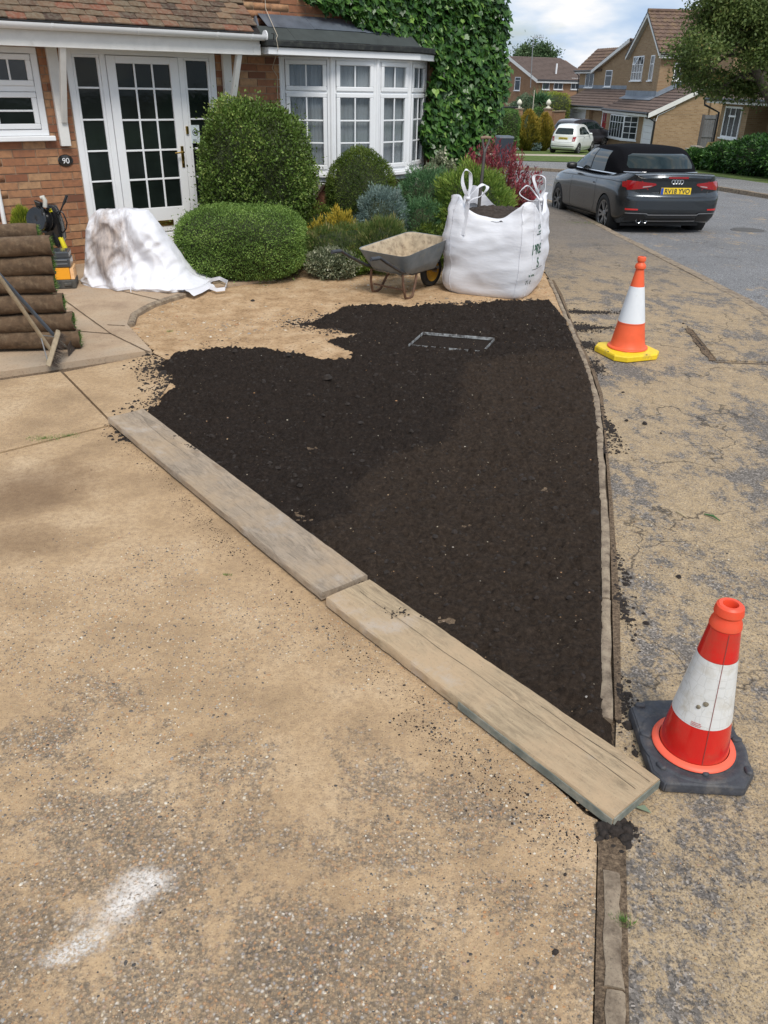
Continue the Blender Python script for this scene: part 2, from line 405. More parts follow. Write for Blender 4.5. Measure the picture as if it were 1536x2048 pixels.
    c = t.ramp(t.noise(p, 90, 6, .75), [(.32, (.05, .037, .026)), (.5, (.17, .12, .08)), (.70, (.36, .26, .165))])
    M['dirt'] = t.done(c, .97, t.bump(t.noise(p, 120, 5, .75), .9, .012), None, .15)
    t = NT('kerb concrete'); p = t.pos()
    c = t.ramp(t.noise(p, 14, 8, .7), [(.34, (.12, .09, .065)), (.5, (.27, .21, .15)), (.72, (.42, .34, .24))])
    c = t.mix(t.ramp(t.noise(p, 130, 4, .7), [(.30, .8), (.44, 0.0)]), c, (.10, .08, .06))
    M['kerb'] = t.done(c, .92, t.bump(t.noise(p, 140, 5, .7), .6, .006), None, .25)
    t = NT('garden grass'); p = t.pos()
    c = t.ramp(t.noise(p, 5, 8, .7), [(.3, (.07, .10, .03)), (.55, (.12, .165, .05)), (.75, (.24, .22, .10))])
    M['grass'] = t.done(c, .95, t.bump(t.noise(p, 60, 5, .7), .8, .03), None, .1)
    M['pale'] = plain('pale concrete', (.42, .36, .28), .9, var=.15, obj=False, vscale=1.5)
    # topsoil
    t = NT('topsoil'); p = t.pos()
    a = t.new('Attribute', {'attribute_name': 'dry'}).outputs['Fac']
    dk = t.ramp(t.noise(p, 48, 7, .72), [(.3, (.012, .009, .0075)), (.55, (.029, .0215, .0175)), (.75, (.052, .039, .031))])
    dr = t.ramp(t.noise(p, 48, 7, .72), [(.3, (.021, .015, .0115)), (.55, (.052, .037, .027)), (.75, (.088, .063, .047))])
    c = t.mix(a, dk, dr)
    c = t.mix(t.ramp(t.noise(p, 420, 2, .6), [(.66, 0.0), (.72, .6)]), c, (.24, .19, .14))
    M['soil'] = t.done(c, .98, t.bump(t.noise(p, 150, 6, .8), 1.0, .012), None, .12)
ground_mats()
M['earthbase'] = plain('rough ground', (.10, .085, .06), .95, obj=False)

# base sheet out to the horizon
sheet('ground', [(-400, -60), (400, -60), (400, 700), (-400, 700)], -.30, M['earthbase'])

# edging line between garden and pavement (left edge, from the camera outwards)
EDG = [G(*p) for p in [(1203, 1700), (1203, 1440), (1202, 1200), (1200, 1000), (1193, 860), (1185, 790), (1170, 740), (1150, 690), (1130, 640), (1110, 590), (1095, 560)]]
EDG[0] = (.64, 1.66)
E2 = EDG+[(1.80, 9.9), (1.86, 12.5), (1.8, 15.5)]
KERBX = 3.66
pave = [(p[0]+.05, p[1]) for p in E2]+[(.6, 18.2), (-3, 20.5), (-9, 22.5), (-16, 25), (-16, 28), (-3, 25.6), (.6, 24.0), (2.4, 22.4), (3.3, 20.6), (KERBX-.12, 18.5), (KERBX-.12, -3), (.30, -3), (.53, 1.0), (.60, 1.3)]
sheet('pavement', pave, -.002, M['pavement'])
# road
roadp = [(KERBX, -6), (KERBX, 18.5), (3.42, 20.7), (2.5, 22.6), (.65, 24.2), (-3, 25.8), (-16, 28.2), (-60, 36), (-60, 46), (-16, 37.5), (3, 34.0), (5.65, 32.7), (6.44, 32.0), (8.1, 28.6), (9.26, 24.6), (9.66, 21.8), (9.75, 15), (9.75, -6)]
road = sheet('road', roadp, -.085, M['road'])
# kerbs: single stones
def kerb_run(pts, width, z0, h, length, name='kerb', side=1, mat=None):
    root = empty(name, (0, 0, 0)); root['kind'] = 'structure'
    P = [Vector((p[0], p[1], 0)) for p in pts]; acc = []; 
    for a, b in zip(P[:-1], P[1:]):
        d = (b-a); L_ = d.length; d.normalize(); n_ = max(1, round(L_/length)); nn = Vector((d.y, -d.x, 0))*side
        for i in range(n_):
            p0 = a+d*(L_*i/n_+.004); p1 = a+d*(L_*(i+1)/n_-.004); j = random.uniform(-.006, .006)
            q = [p0+nn*j, p1+nn*j, p1+nn*(width+j), p0+nn*(width+j)]
            m_ = MB(); dz = random.uniform(-.004, .004)
            vs = [(v.x, v.y, T(v.y)+z0-h) for v in q]+[(v.x, v.y, T(v.y)+z0+dz) for v in q]
            m_.add(vs, [(3, 2, 1, 0), (4, 5, 6, 7), (0, 1, 5, 4), (1, 2, 6, 5), (2, 3, 7, 6), (3, 0, 4, 7)])
            me = m_.mesh('kerb_stone', bevel=.006)
            bm = bmesh.new(); bm.from_mesh(me); bmesh.ops.recalc_face_normals(bm, faces=bm.faces[:]); bm.to_mesh(me); bm.free()
            link('kerb_stone', me, mat or M['kerb'], root)
    return root
kerb_run([(KERBX-.12, -3), (KERBX-.12, 18.5)], .12, .006, .2, .92, 'kerb')
kerb_run([(KERBX-.12, 18.5), (3.3, 20.6), (2.4, 22.5), (.6, 24.05), (-3, 25.65), (-16, 28.05)], .12, .006, .2, .92, 'kerb')
kerb_run([(9.75, -6), (9.75, 15), (9.66, 21.8), (9.26, 24.6), (8.1, 28.6), (6.44, 32.0), (5.65, 32.7), (3, 34.0), (-16, 37.5)], .14, .02, .22, .92, 'kerb')
# garden edging: thin concrete pieces, uneven
edge_root = empty('garden_edging'); edge_root['kind'] = 'structure'
def edging(pts, w, seed, length=.9, zt=.022, skip=()):
    random.seed(seed); k = 0
    for a, b in zip(pts[:-1], pts[1:]):
        a = Vector((a[0], a[1], 0)); b = Vector((b[0], b[1], 0)); d = b-a; L_ = d.length; d.normalize(); n_ = max(1, round(L_/length)); nn = Vector((d.y, -d.x, 0))
        for i in range(n_):
            k += 1
            segs = 7; p0 = L_*i/n_+.004; p1 = L_*(i+1)/n_-.004; vs = []; o_ = random.uniform(-.004, .006); z_ = zt+random.uniform(-.006, .004)
            for j in range(segs+1):
                q = a+d*(p0+(p1-p0)*j/segs); l0 = o_+random.uniform(-.003, .003); l1 = w+o_+random.uniform(-.004, .004)
                for off, z in ((l0, -.12), (l0, z_-.004), (l0+.008, z_+random.uniform(-.002, .002)), (l1-.008, z_+random.uniform(-.003, .002)), (l1, z_-.006), (l1, -.12)):
                    v = q+nn*off; vs.append((v.x, v.y, z))
            fs = [(j*6+m_, j*6+m_+1, (j+1)*6+m_+1, (j+1)*6+m_) for j in range(segs) for m_ in range(5)]+[(0, 1, 2, 3, 4, 5)[::-1], tuple(range(segs*6, segs*6+6))]
            mb = MB().add(vs, fs); me = mb.mesh('edging_block'); bm = bmesh.new(); bm.from_mesh(me); bmesh.ops.recalc_face_normals(bm, faces=bm.faces[:]); bm.to_mesh(me); bm.free(); smooth(me, 50)
            link('edging_block', me, M['kerb'], edge_root)
edging(EDG[1:], .037, 3, .9, .012)
g0, g1 = G(1205, 1740), G(1212, 2300)
edging([g1, g0], .042, 5, .42, .010)
sheet('dirt_gap', [G(1188, 1650), G(1196, 1700), G(1180, 2400), G(1262, 2400), G(1256, 1900), G(1250, 1650)], .004, M['dirt'], follow=False)
strip_l = [(p[0]+.045, p[1]) for p in EDG[1:]]; strip_r = [(p[0]+.066+.010*math.sin(i*1.7), p[1]) for i, p in enumerate(EDG[1:])]
sheet('dirt_gap', strip_l+strip_r[::-1], .003, M['dirt'], follow=False)

# driveway slabs
dr = empty('driveway'); dr['kind'] = 'structure'
def back(p, q, k=1.0): return (p[0]+(p[0]-q[0])*k, p[1]+(p[1]-q[1])*k)
j1, j2 = G(0, 906), G(221, 851); jl = back(j1, j2, 6)
k1, k2 = G(124, 744), G(220, 842)                 # diagonal joint
s1, s2 = G(0, 752), G(304, 708); sl = back(s1, s2, 6)
de = [G(1195, 1640), G(1190, 1850), G(1185, 2048)]
bed_pt = (.60, 1.62)
slabA = [(jl[0], jl[1]-.012), (j2[0], j2[1]-.012), k2, (-1.50, 4.46), (-.12, 2.70), bed_pt, de[0], de[1], de[2], (.25, -2), (-9, -2)]
sheet('driveway_slab', slabA, 0, M['driveway'], dr, thick=.08, follow=False)
slabB = [(jl[0], jl[1]+.012), (j2[0], j2[1]+.012), (k2[0]-.01, k2[1]), (k1[0]-.012, k1[1]), (sl[0], sl[1]-.01)]
sheet('driveway_slab', slabB, .002, M['driveway'], dr, thick=.08, follow=False)
slabC = [(k2[0]+.01, k2[1]), (k1[0]+.012, k1[1]), (s2[0], s2[1]-.012), G(345, 720), (-1.35, 5.1), (-1.42, 4.5)]
sheet('driveway_slab', slabC, -.001, M['driveway'], dr, thick=.08, follow=False)
sheet('joint_dirt', [(-9, -2), (3, -2), (1.2, 4), (-1.0, 6.2), (-9, 9)], -.016, M['dirt'], dr, follow=False)
# patio path, raised a little
path_edge = [G(305, 705), G(255, 655), G(262, 635), G(290, 618), G(330, 603), G(380, 590), G(455, 576)]
pj = empty('patio_path'); pj['kind'] = 'structure'
pp = [sl, s2]+path_edge[1:]+[(-1.2, 8.5), (-1.0, 9.2), (-2.4, 10.6), (-9, 5.5)]
sheet('patio_slab', pp, .03, M['patio'], pj, thick=.1, follow=False)
# path joints (thin sunk mortar lines laid as slightly proud dark strips of dirt)
def strip(a, b, w, z, mat, parent=None, name='joint'):
    a = Vector((a[0], a[1])); b = Vector((b[0], b[1])); d = (b-a).normalized(); n_ = Vector((-d.y, d.x))*w/2
    k = 14; L1 = []; L2 = []
    for i in range(k+1):
        p = a.lerp(b, i/k); L1.append(tuple(p+n_*(1+random.uniform(-.4, .4)))); L2.append(tuple(p-n_*(1+random.uniform(-.4, .4))))
    return sheet(name, L1+L2[::-1], z, mat, parent, follow=False)
for a, b in [((128, 600), (222, 668)), ((222, 668), (300, 706)), ((150, 560), (330, 603)), ((60, 655), (222, 668)), ((215, 650), (250, 652))]:
    strip(G(*a, .03), G(*b, .03), .012, .034, M['dirt'], pj)
for i in range(len(path_edge)-3):                # small edging blocks round the curve of the path
    a, b = path_edge[i+1], path_edge[i+2]
    a = Vector((a[0], a[1], 0)); b = Vector((b[0], b[1], 0)); d = (b-a).normalized(); nn = Vector((d.y, -d.x, 0))
    mb = MB(); q = [a, b, b+nn*.06, a+nn*.06]; mb.prism([(v.x, v.y) for v in q], -.05, .042); mb.build('edging_block', M['kerb'], pj, bevel=.012)

# bare earth sheet under the whole garden (fine grid with lumps)
def inpoly(x, y, poly):
    x = np.asarray(x); y = np.asarray(y); c = np.zeros(x.shape, bool); n = len(poly)
    for i in range(n):
        x0, y0 = poly[i]; x1, y1 = poly[(i+1) % n]
        c ^= ((y0 > y) != (y1 > y)) & (x < (x1-x0)*(y-y0)/(y1-y0+1e-12)+x0)
    return c
def sdist(x, y, poly):
    d = np.full(np.shape(x), 1e9); n = len(poly)
    for i in range(n):
        a = np.array(poly[i]); b = np.array(poly[(i+1) % n]); ab = b-a; t = np.clip(((x-a[0])*ab[0]+(y-a[1])*ab[1])/(ab@ab+1e-12), 0, 1)
        d = np.minimum(d, np.hypot(x-a[0]-t*ab[0], y-a[1]-t*ab[1]))
    return np.where(inpoly(x, y, poly), d, -d)
def vnoise(x, y, freq, seed=0, octaves=1, gain=.5):
    out = np.zeros(np.shape(x)); amp = 1.0; tot = 0
    for o in range(octaves):
        r_ = np.random.default_rng(seed*31+o); n = 256; tab = r_.random((n, n))
        fx = x*freq; fy = y*freq; ix = np.floor(fx).astype(int); iy = np.floor(fy).astype(int); tx = fx-ix; ty = fy-iy
        tx = tx*tx*(3-2*tx); ty = ty*ty*(3-2*ty)
        a = tab[ix % n, iy % n]; b = tab[(ix+1) % n, iy % n]; c = tab[ix % n, (iy+1) % n]; d = tab[(ix+1) % n, (iy+1) % n]
        out += amp*((a*(1-tx)+b*tx)*(1-ty)+(c*(1-tx)+d*tx)*ty); tot += amp; amp *= gain; freq *= 2.03
    return out/tot
def heightgrid(name, xs, ys, hf, keep, mat, attr=None, kind='structure'):
    X, Y = np.meshgrid(xs, ys); Zh = hf(X, Y); K = keep(X, Y)
    nx, ny = len(xs), len(ys); idx = np.arange(nx*ny).reshape(ny, nx)
    F = np.stack([idx[:-1, :-1], idx[:-1, 1:], idx[1:, 1:], idx[1:, :-1]], -1).reshape(-1, 4)
    kf = (K[:-1, :-1] & K[:-1, 1:] & K[1:, 1:] & K[1:, :-1]).reshape(-1); F = F[kf]
    used = np.unique(F); remap = -np.ones(nx*ny, int); remap[used] = np.arange(len(used))
    V = np.stack([X, Y, Zh], -1).reshape(-1, 3)[used]; F = remap[F]
    o = fast(name, V, F, None, mat, None, True)
    if attr is not None:
        a = o.data.attributes.new(attr[0], 'FLOAT', 'POINT'); a.data.foreach_set('value', attr[1](V[:, 0], V[:, 1]).astype(np.float32))
    if kind: o['kind'] = kind
    return o
garden = [(-1.50, 4.40), (-.12, 2.64), (.62, 1.60), (.66, 1.70)]+[(p[0]+.01, p[1]) for p in E2[1:-1]]+[(-.5, 13), (-2.4, 10.6), (-1.0, 9.2), (-1.25, 8.5)]+path_edge[::-1]+[(-1.80, 5.9), (-1.5, 5.6)]
gpoly = garden
xs_e = np.arange(-2.5, 1.9, .022); ys_e = np.arange(1.6, 12.6, .026)
EARTH = lambda: heightgrid('bare_earth', xs_e, ys_e, lambda x, y: -.11*np.clip((soil_sd(x, y)-.02)/.05, 0, 1)-.012+.014*vnoise(x, y, 9, 1, 4, .6)+.02*vnoise(x, y, 1.3, 2, 2), lambda x, y: sdist(x, y, gpoly) > -.004, M['earth'])

# the spread topsoil
soil_px = [(300, 826), (330, 790), (342, 775), (326, 745), (322, 728), (350, 712), (430, 697), (520, 697), (600, 708), (690, 722), (716, 706), (655, 690), (660, 682), (712, 668), (640, 655), (605, 648), (645, 635), (690, 612), (800, 612), (950, 608), (1040, 602), (1100, 601)]
soil_poly = [G(*p) for p in soil_px]+[(p[0]+.02, p[1]) for p in EDG[8:0:-1]]+[(.69, 1.68), (-.12, 2.64), (-1.48, 4.42)]
yy = [1.55]
while yy[-1] < 8.0: yy.append(yy[-1]+max(.0065, .0026*yy[-1]))
ys = np.array(yy); xs = np.arange(-1.9, 2.0, .0085)
man = [G(*p, .01) for p in [(817, 693), (846, 668), (989, 680), (965, 706)]]
def soil_sd(x, y):
    sd_ = sdist(x, y, soil_poly)
    rag = (vnoise(x, y, 7, 11, 4, .6)-.5)*.22
    w = np.clip((y-4.3)/.4, 0, 1)*np.clip((1.45-x)/.3, 0, 1)          # ragged only along the free edge
    return sd_+rag*w
def soil_h(x, y):
    sd_ = soil_sd(x, y); e = np.clip(sd_/.10, -.3, 1); h = .036*np.sign(e)*np.abs(e)**.7
    free = np.clip((y-4.3)/.4, 0, 1)*np.clip((1.5-x)/.3, 0, 1)
    h = h*free+np.clip(sd_/.03, -1, 1)*.022*(1-free)
    l = vnoise(x, y, 14, 21, 4, .62); l2 = np.clip(vnoise(x, y, 30, 22, 2)-.55, 0, 1)
    r_ = (l-.5)*.050+l2*.07-.03*np.abs(vnoise(x, y, 5, 26, 2)-.5)*2+(vnoise(x, y, 2.0, 23, 2)-.5)*.03+(vnoise(x, y, 60, 24, 2)-.5)*.018
    dm = sdist(x, y, man); r_ = np.where(dm > -.03, r_*.15-.006, r_); h = np.where(dm > -.03, np.minimum(h, .012), h)
    return h+r_*np.clip(sd_/.05, 0, 1)-.004
EARTH()
dryline = [G(*p) for p in [(1700, 690), (1100, 700), (925, 735), (915, 800), (890, 860), (760, 905), (690, 990), (560, 1100), (300, 1500), (900, 2040), (1500, 2040)]]
heightgrid('topsoil', xs, ys, soil_h, lambda x, y: soil_sd(x, y) > -.02, M['soil'],
           ('dry', lambda x, y: np.clip((sdist(x, y, dryline)+(vnoise(x, y, 3, 5, 3)-.5)*.35)/.10+.2, .05, 1)*.85+.1*vnoise(x, y, 2, 8, 2)))

# scatter of lumps
def lumps(name, pts, size, mat, tint=None, flat=.7, label=None, cat=None, parent=None, z=None, sink=.25, kind='stuff'):
    n = len(pts); b = np.array([(1, 0, 0), (0, 1, 0), (-1, 0, 0), (0, -1, 0), (0, 0, 1), (0, 0, -1)], float)
    # 14-face lump: octahedron split once in the middle ring
    th = np.linspace(0, 2*np.pi, 7)[:-1]
    b = np.concatenate([np.stack([np.cos(th), np.sin(th), np.zeros(6)-.1], 1), np.stack([.62*np.cos(th+.4), .62*np.sin(th+.4), np.full(6, .62)], 1), [[0, 0, .85]]])
    f = [(i, (i+1) % 6, 6+(i+1) % 6, 6+i) for i in range(6)]; tri = [(6+i, 6+(i+1) % 6, 12, 12) for i in range(6)]
    fs = np.array([(a, b_, c) for a, b_, c, d in f]+[(a, c, d) for a, b_, c, d in f]+[(a, b_, c) for a, b_, c, d in tri])
    S = np.asarray(size).reshape(-1, 1, 1); V = np.repeat(b[None], n, 0)*(1+rng.uniform(-.28, .28, (n, 13, 3)))
    V *= S*np.array([1, 1, flat])*rng.uniform(.7, 1.3, (n, 1, 3))
    a = rng.uniform(0, 2*np.pi, n); ca, sa = np.cos(a), np.sin(a)
    x = V[:, :, 0]*ca[:, None]-V[:, :, 1]*sa[:, None]; y = V[:, :, 0]*sa[:, None]+V[:, :, 1]*ca[:, None]
    V = np.stack([x, y, V[:, :, 2]], -1); P = np.zeros((n, 3)); P[:, :2] = np.asarray(pts)[:, :2]; P[:, 2] = 0 if z is None else z
    V += P[:, None, :]; F = (fs[None]+(np.arange(n)*13)[:, None, None]).reshape(-1, 3)
    tf = None if tint is None else np.repeat(tint, len(fs))
    o = fast(name, V.reshape(-1, 3), F, tf, mat, parent, True)
    if kind: o['kind'] = kind
    return props(o, label, cat)
def scatter(n, x0, x1, y0, y1, cond, dens=None):
    out = []
    while len(out) < n:
        x = rng.uniform(x0, x1, n*2); y = rng.uniform(y0, y1, n*2); k = cond(x, y); out += list(zip(x[k], y[k]))
    return np.array(out[:n])
M['clod'] = plain('soil clod', (.027, .020, .016), .98, var=.5, vscale=60, bump=.8, bscale=180, obj=False)
pts = scatter(4600, -1.8, 1.75, 1.6, 7.9, lambda x, y: (soil_sd(x, y) > .02) & (sdist(x, y, man) < -.02))
sz = np.exp(rng.normal(math.log(.0046), .62, len(pts))); zz = soil_h(pts[:, 0], pts[:, 1])
lumps('soil_clods', pts, np.minimum(sz, .018), M['clod'], z=zz, label='loose clods lying all over the dark topsoil', cat='soil clods')
pts = scatter(5200, -2.1, 1.75, 4.2, 8.0, lambda x, y: (soil_sd(x, y) < .02) & (soil_sd(x, y) > -.26*rng.random(np.shape(x))**2.2) & (x < 1.42))
lumps('soil_crumbs', pts, np.minimum(np.exp(rng.normal(math.log(.0055), .5, len(pts))), .024), M['clod'], label='crumbs of soil scattered along the ragged edge of the topsoil', cat='soil crumbs')
# spilled soil on the pavement by the edging, and along the boards
def spill(cx, cy, rx, ry, n, rot=0, lo=.0035):
    r_ = np.abs(rng.normal(0, .55, n)); a = rng.uniform(0, 2*np.pi, n); x = r_*np.cos(a)*rx; y = r_*np.sin(a)*ry
    return np.stack([cx+x*math.cos(rot)-y*math.sin(rot), cy+x*math.sin(rot)+y*math.cos(rot)], 1)
sp = []
for px, py, rx, ry, n in [(1165, 624, .34, .075, 2000), (1150, 655, .20, .14, 2400), (1160, 690, .15, .13, 2200), (1180, 735, .11, .2, 1000), (1190, 655, .3, .05, 800), (1215, 1100, .035, .4, 300), (1222, 1380, .05, .3, 700), (1228, 1200, .04, .25, 400), (1210, 850, .04, .5, 300), (1228, 1660, .045, .06, 400)]:
    x, y = G(px, py); sp.append(spill(x+.02, y, rx, ry, n))
sp = np.concatenate(sp)
ex = np.interp(sp[:, 1], [p[1] for p in EDG], [p[0] for p in EDG]); sp = sp[(sp[:, 0] > ex+.055) | (sp[:, 1] < 1.66)]
lumps('soil_crumbs', sp, np.minimum(np.exp(rng.normal(math.log(.0032), .6, len(sp))), .02), M['clod'], label='dark soil crumbs spilled over the pavement beside the concrete edging', cat='soil crumbs')
# loose crumbs on driveway: along boards, plus sparse bits
sp = []
for (a, b, n, w) in [((-1.60, 4.40), (-.28, 2.60), 900, .05), ((-.24, 2.56), (.62, 1.55), 800, .05), ((.1, 2.05), (.6, 1.5), 900, .07), ((-1.0, 3.55), (-.6, 3.0), 400, .07)]:
    t_ = rng.random(n); d = np.array(b)-np.array(a); L_ = np.hypot(*d); nn = np.array([d[1], -d[0]])/L_*1.0
    nn = nn if nn[1] < 0 else -nn
    off = np.abs(rng.normal(0, w, n)); sp.append(np.array(a)+t_[:, None]*d+nn*off[:, None])
sp.append(scatter(420, -2.6, .5, 1.0, 5.6, lambda x, y: y < 4.5-.0*x))
sp = np.concatenate(sp); sp = sp[soil_sd(sp[:, 0], sp[:, 1]) < 0]
lumps('soil_crumbs', sp, np.minimum(np.exp(rng.normal(math.log(.0015), .5, len(sp))), .006), M['clod'], label='fine soil crumbs scattered on the driveway below the boards', cat='soil crumbs')
# pebbles in the driveway (exposed aggregate) and on the bare earth
M['pebble'] = tinted('mixed flint pebbles', [(0, (.05, .047, .045)), (.14, (.14, .12, .10)), (.3, (.27, .20, .13)), (.55, (.38, .27, .165)), (.68, (.40, .20, .085)), (.76, (.27, .26, .25)), (.9, (.48, .38, .25)), (1, (.64, .58, .48))], .7, .2, 300)
def mask(x, y): return vnoise(x, y, 2.0, 40, 4, .6)+np.interp(y, [.8, 3.0], [.13, -.10])
pts = scatter(27000, -1.75, .64, .85, 3.2, lambda x, y: (mask(x, y)+rng.normal(0, .05, np.shape(x)) > .50) & inpoly(x, y, slabA))
lumps('pebbles', pts, np.minimum(np.exp(rng.normal(math.log(.0021), .42, len(pts))), .006), M['pebble'], rng.random(len(pts)), .6, 'small mixed pebbles showing through the sandy driveway', 'pebbles')
pts = scatter(4200, .62, 2.1, .9, 3.4, lambda x, y: (x > np.interp(y, [p[1] for p in EDG], [p[0] for p in EDG])+.07) & (vnoise(x, y, 2.4, 43, 4, .6)+rng.normal(0, .06, np.shape(x)) > .5))
lumps('pebbles', pts, np.minimum(np.exp(rng.normal(math.log(.0019), .4, len(pts))), .006), M['pebble'], rng.random(len(pts))**1.3, .55, 'fine grit and stones loose on the sandy pavement', 'grit')
pts = scatter(900, -1.6, 1.7, 1.7, 7.6, lambda x, y: soil_sd(x, y) > .03); zz = soil_h(pts[:, 0], pts[:, 1])
lumps('stones', pts, np.minimum(np.exp(rng.normal(math.log(.0017), .5, len(pts))), .007), M['pebble'], .5+.5*rng.random(len(pts)), .7, 'tiny pale stones and grit sprinkled through the dark topsoil', 'grit', z=zz+.001)
pts = scatter(5200, -2.2, 1.7, 5.3, 9.6, lambda x, y: (soil_sd(x, y) < -.01) & inpoly(x, y, gpoly))
lumps('stones', pts, np.minimum(np.exp(rng.normal(math.log(.0055), .5, len(pts))), .024), M['pebble'], .22+rng.random(len(pts))*.78, .6, 'stones and flints lying in the bare sandy earth', 'stones')
x, y = G(1228, 1665); pts = spill(x, y, .05, .045, 60); lumps('soil_clods', pts, rng.uniform(.008, .02, 60), M['clod'], z=rng.uniform(0, .012, 60), label='lump of dark soil under the corner of the nearer board', cat='soil lump')

# service slab in the pavement with a sunk, littered edge
ss = empty('service_slab'); ss['kind'] = 'structure'
sp_ = [GT(1383, 660), GT(1433, 722), GT(1640, 729), GT(1600, 664)]
MB().prism(sp_, -.05, .012).build('concrete_slab', M['pavement'], ss, bevel=.004)
a, b = GT(1376, 657), GT(1426, 722); strip(a, b, .06, .004, M['dirt'], ss, 'joint')
strip(GT(1430, 725), GT(1640, 732), .012, .003, M['dirt'], ss, 'joint')
pts = spill((a[0]+b[0])/2, (a[1]+b[1])/2, .03, .5, 240, math.atan2(b[1]-a[1], b[0]-a[0])-math.pi/2)
lumps('debris', pts, rng.uniform(.003, .012, 240), M['clod'], label='dark litter lying along the sunk edge of the pavement slab', cat='debris')
# drain cover in the road
x, y = GT(1497, 461, -.085); z = T(y)-.085
dc = empty('drain_cover', (x, y, z), 0, 'round dark iron drain cover set in the road beyond the grey car', 'drain cover')
MB().lathe([(.30, .0), (.30, .008), (.26, .010), (.26, .006)], 28).build('rim', plain('worn drain iron', (.12, .115, .11), .8), dc)
for i in range(-3, 4):
    w_ = math.sqrt(max(0, .25**2-(i*.07)**2)); MB().box(-w_, w_, i*.07-.018, i*.07+.018, .005, .0115).build('bar', bpy.data.materials['worn drain iron'], dc)

# far side of the street
fp_out = [(9.89, -6), (9.89, 15), (9.8, 21.8), (9.4, 24.7), (8.23, 28.7), (6.5, 32.15), (5.7, 32.85), (3, 34.2), (-16, 37.7)]
fp_in = [(-16, 43.5), (3, 38.9), (5.6, 38.5), (7.65, 38.2), (9.6, 35.2), (10.6, 31.8), (11.3, 28.6), (11.6, 26.2), (11.9, 21), (12, -6)]
sheet('far_pavement', fp_out+fp_in, .012, M['far_pave'])
sheet('grass_verge', [(-16, 43.5), (3, 38.9), (5.6, 38.5), (7.65, 38.2), (9.2, 37), (10.6, 44.4), (8.9, 44.6), (6.4, 44.6), (-10, 46)], .03, M['grass'])
sheet('pale_path', [(-10, 46), (6.4, 44.6), (8.9, 44.6), (10.6, 44.4), (12.0, 37.5), (13.4, 43), (13.6, 46), (9.5, 47.3), (6.7, 46.8), (-10, 49)], .026, M['pale'])
sheet('front_lawn', [(-10, 49), (6.7, 46.8), (9.5, 47.3), (11, 46.8), (13.2, 48.5), (13.0, 55), (9.8, 54.6), (7.5, 54.2), (-10, 56)], .02, M['grass'])
sheet('far_driveway', [(-20, 56), (7.5, 54.2), (9.8, 54.6), (13, 55), (40, 50), (40, 120), (-20, 120)], .01, M['far_pave'])
sheet('side_garden', [(11.3, 28.6), (10.6, 31.8), (9.6, 35.2), (9.2, 37), (12, 37.5), (13.4, 43), (13.2, 48.5), (40, 50), (40, -6), (12, -6), (11.9, 21), (11.6, 26.2)], .006, M['grass'])
# clear glass for the bow window so the curtains show
t = NT('clear window glass'); g_ = t.new('BsdfTransparent', None, Color=(.82, .84, .84)); gl = t.new('BsdfGlossy', None, Color=(.9, .9, .9), Roughness=.03)
fz = t.new('LayerWeight', None, Blend=.5); ms_ = t.new('MixShader', None, Fac=t.ramp(fz.outputs['Facing'], [(.0, .03), (.6, .06), (.85, .25), (1, .9)])); t.t.links.new(g_.outputs[0], ms_.inputs[1]); t.t.links.new(gl.outputs[0], ms_.inputs[2]); t.t.links.new(ms_.outputs[0], t.out.inputs[0])
M['glass_bay'] = t.m
# ================================================================== THE NEAR HOUSE (local frame: x along the front wall, -y outwards, z up)
HO = G(160, 533); HAZ = 53.5
house = empty('brick_house', (HO[0], HO[1], 0), R(90-HAZ), 'red brick house with white door, bow window and tiled canopy, beside the driveway', 'house')
_W = (math.sin(R(HAZ)), math.cos(R(HAZ))); _N = (_W[1], -_W[0])
def HL(s_, d_, z): return Vector((HO[0]+_W[0]*s_+_N[0]*d_, HO[1]+_W[1]*s_+_N[1]*d_, z))
def part(mb, name, mat, parent=house, **k): return mb.build(name, mat, parent, **k)
WALL_L, WALL_R, WALL_T = -2.4, 6.05, 5.0
DOOR = (.17, 1.80, .04, 2.115); LWIN = (-1.6, -.10, 1.30, 2.10); BAY = (2.66, 4.86, .30, 2.20)
openings = [DOOR, LWIN, BAY]
# wall body behind the bricks
def wall_boxes(x0, x1, z0, z1, ops):
    xs_ = sorted({x0, x1}|{o[0] for o in ops}|{o[1] for o in ops}); out = []
    for a, b in zip(xs_[:-1], xs_[1:]):
        zs = [z0]
        for o in sorted(ops, key=lambda q: q[2]):
            if o[0] <= a+1e-6 and o[1] >= b-1e-6: zs += [o[2], o[3]]
        zs.append(z1)
        for k in range(0, len(zs), 2):
            if zs[k+1]-zs[k] > 1e-3: out.append((a, b, zs[k], zs[k+1]))
    return out
mb = MB()
for a, b, c, d in wall_boxes(WALL_L, WALL_R, -.3, WALL_T, openings): mb.box(a, b, .0, .25, c, d)
mb.box(WALL_R-.25, WALL_R, .25, 7, -.3, WALL_T)
mb.box(WALL_L, WALL_R-.25, 6.75, 7, -.3, WALL_T)
mb.box(WALL_L, WALL_L+.25, .25, 6.75, -.3, WALL_T)
wall = part(mb, 'wall', M['mortar'])
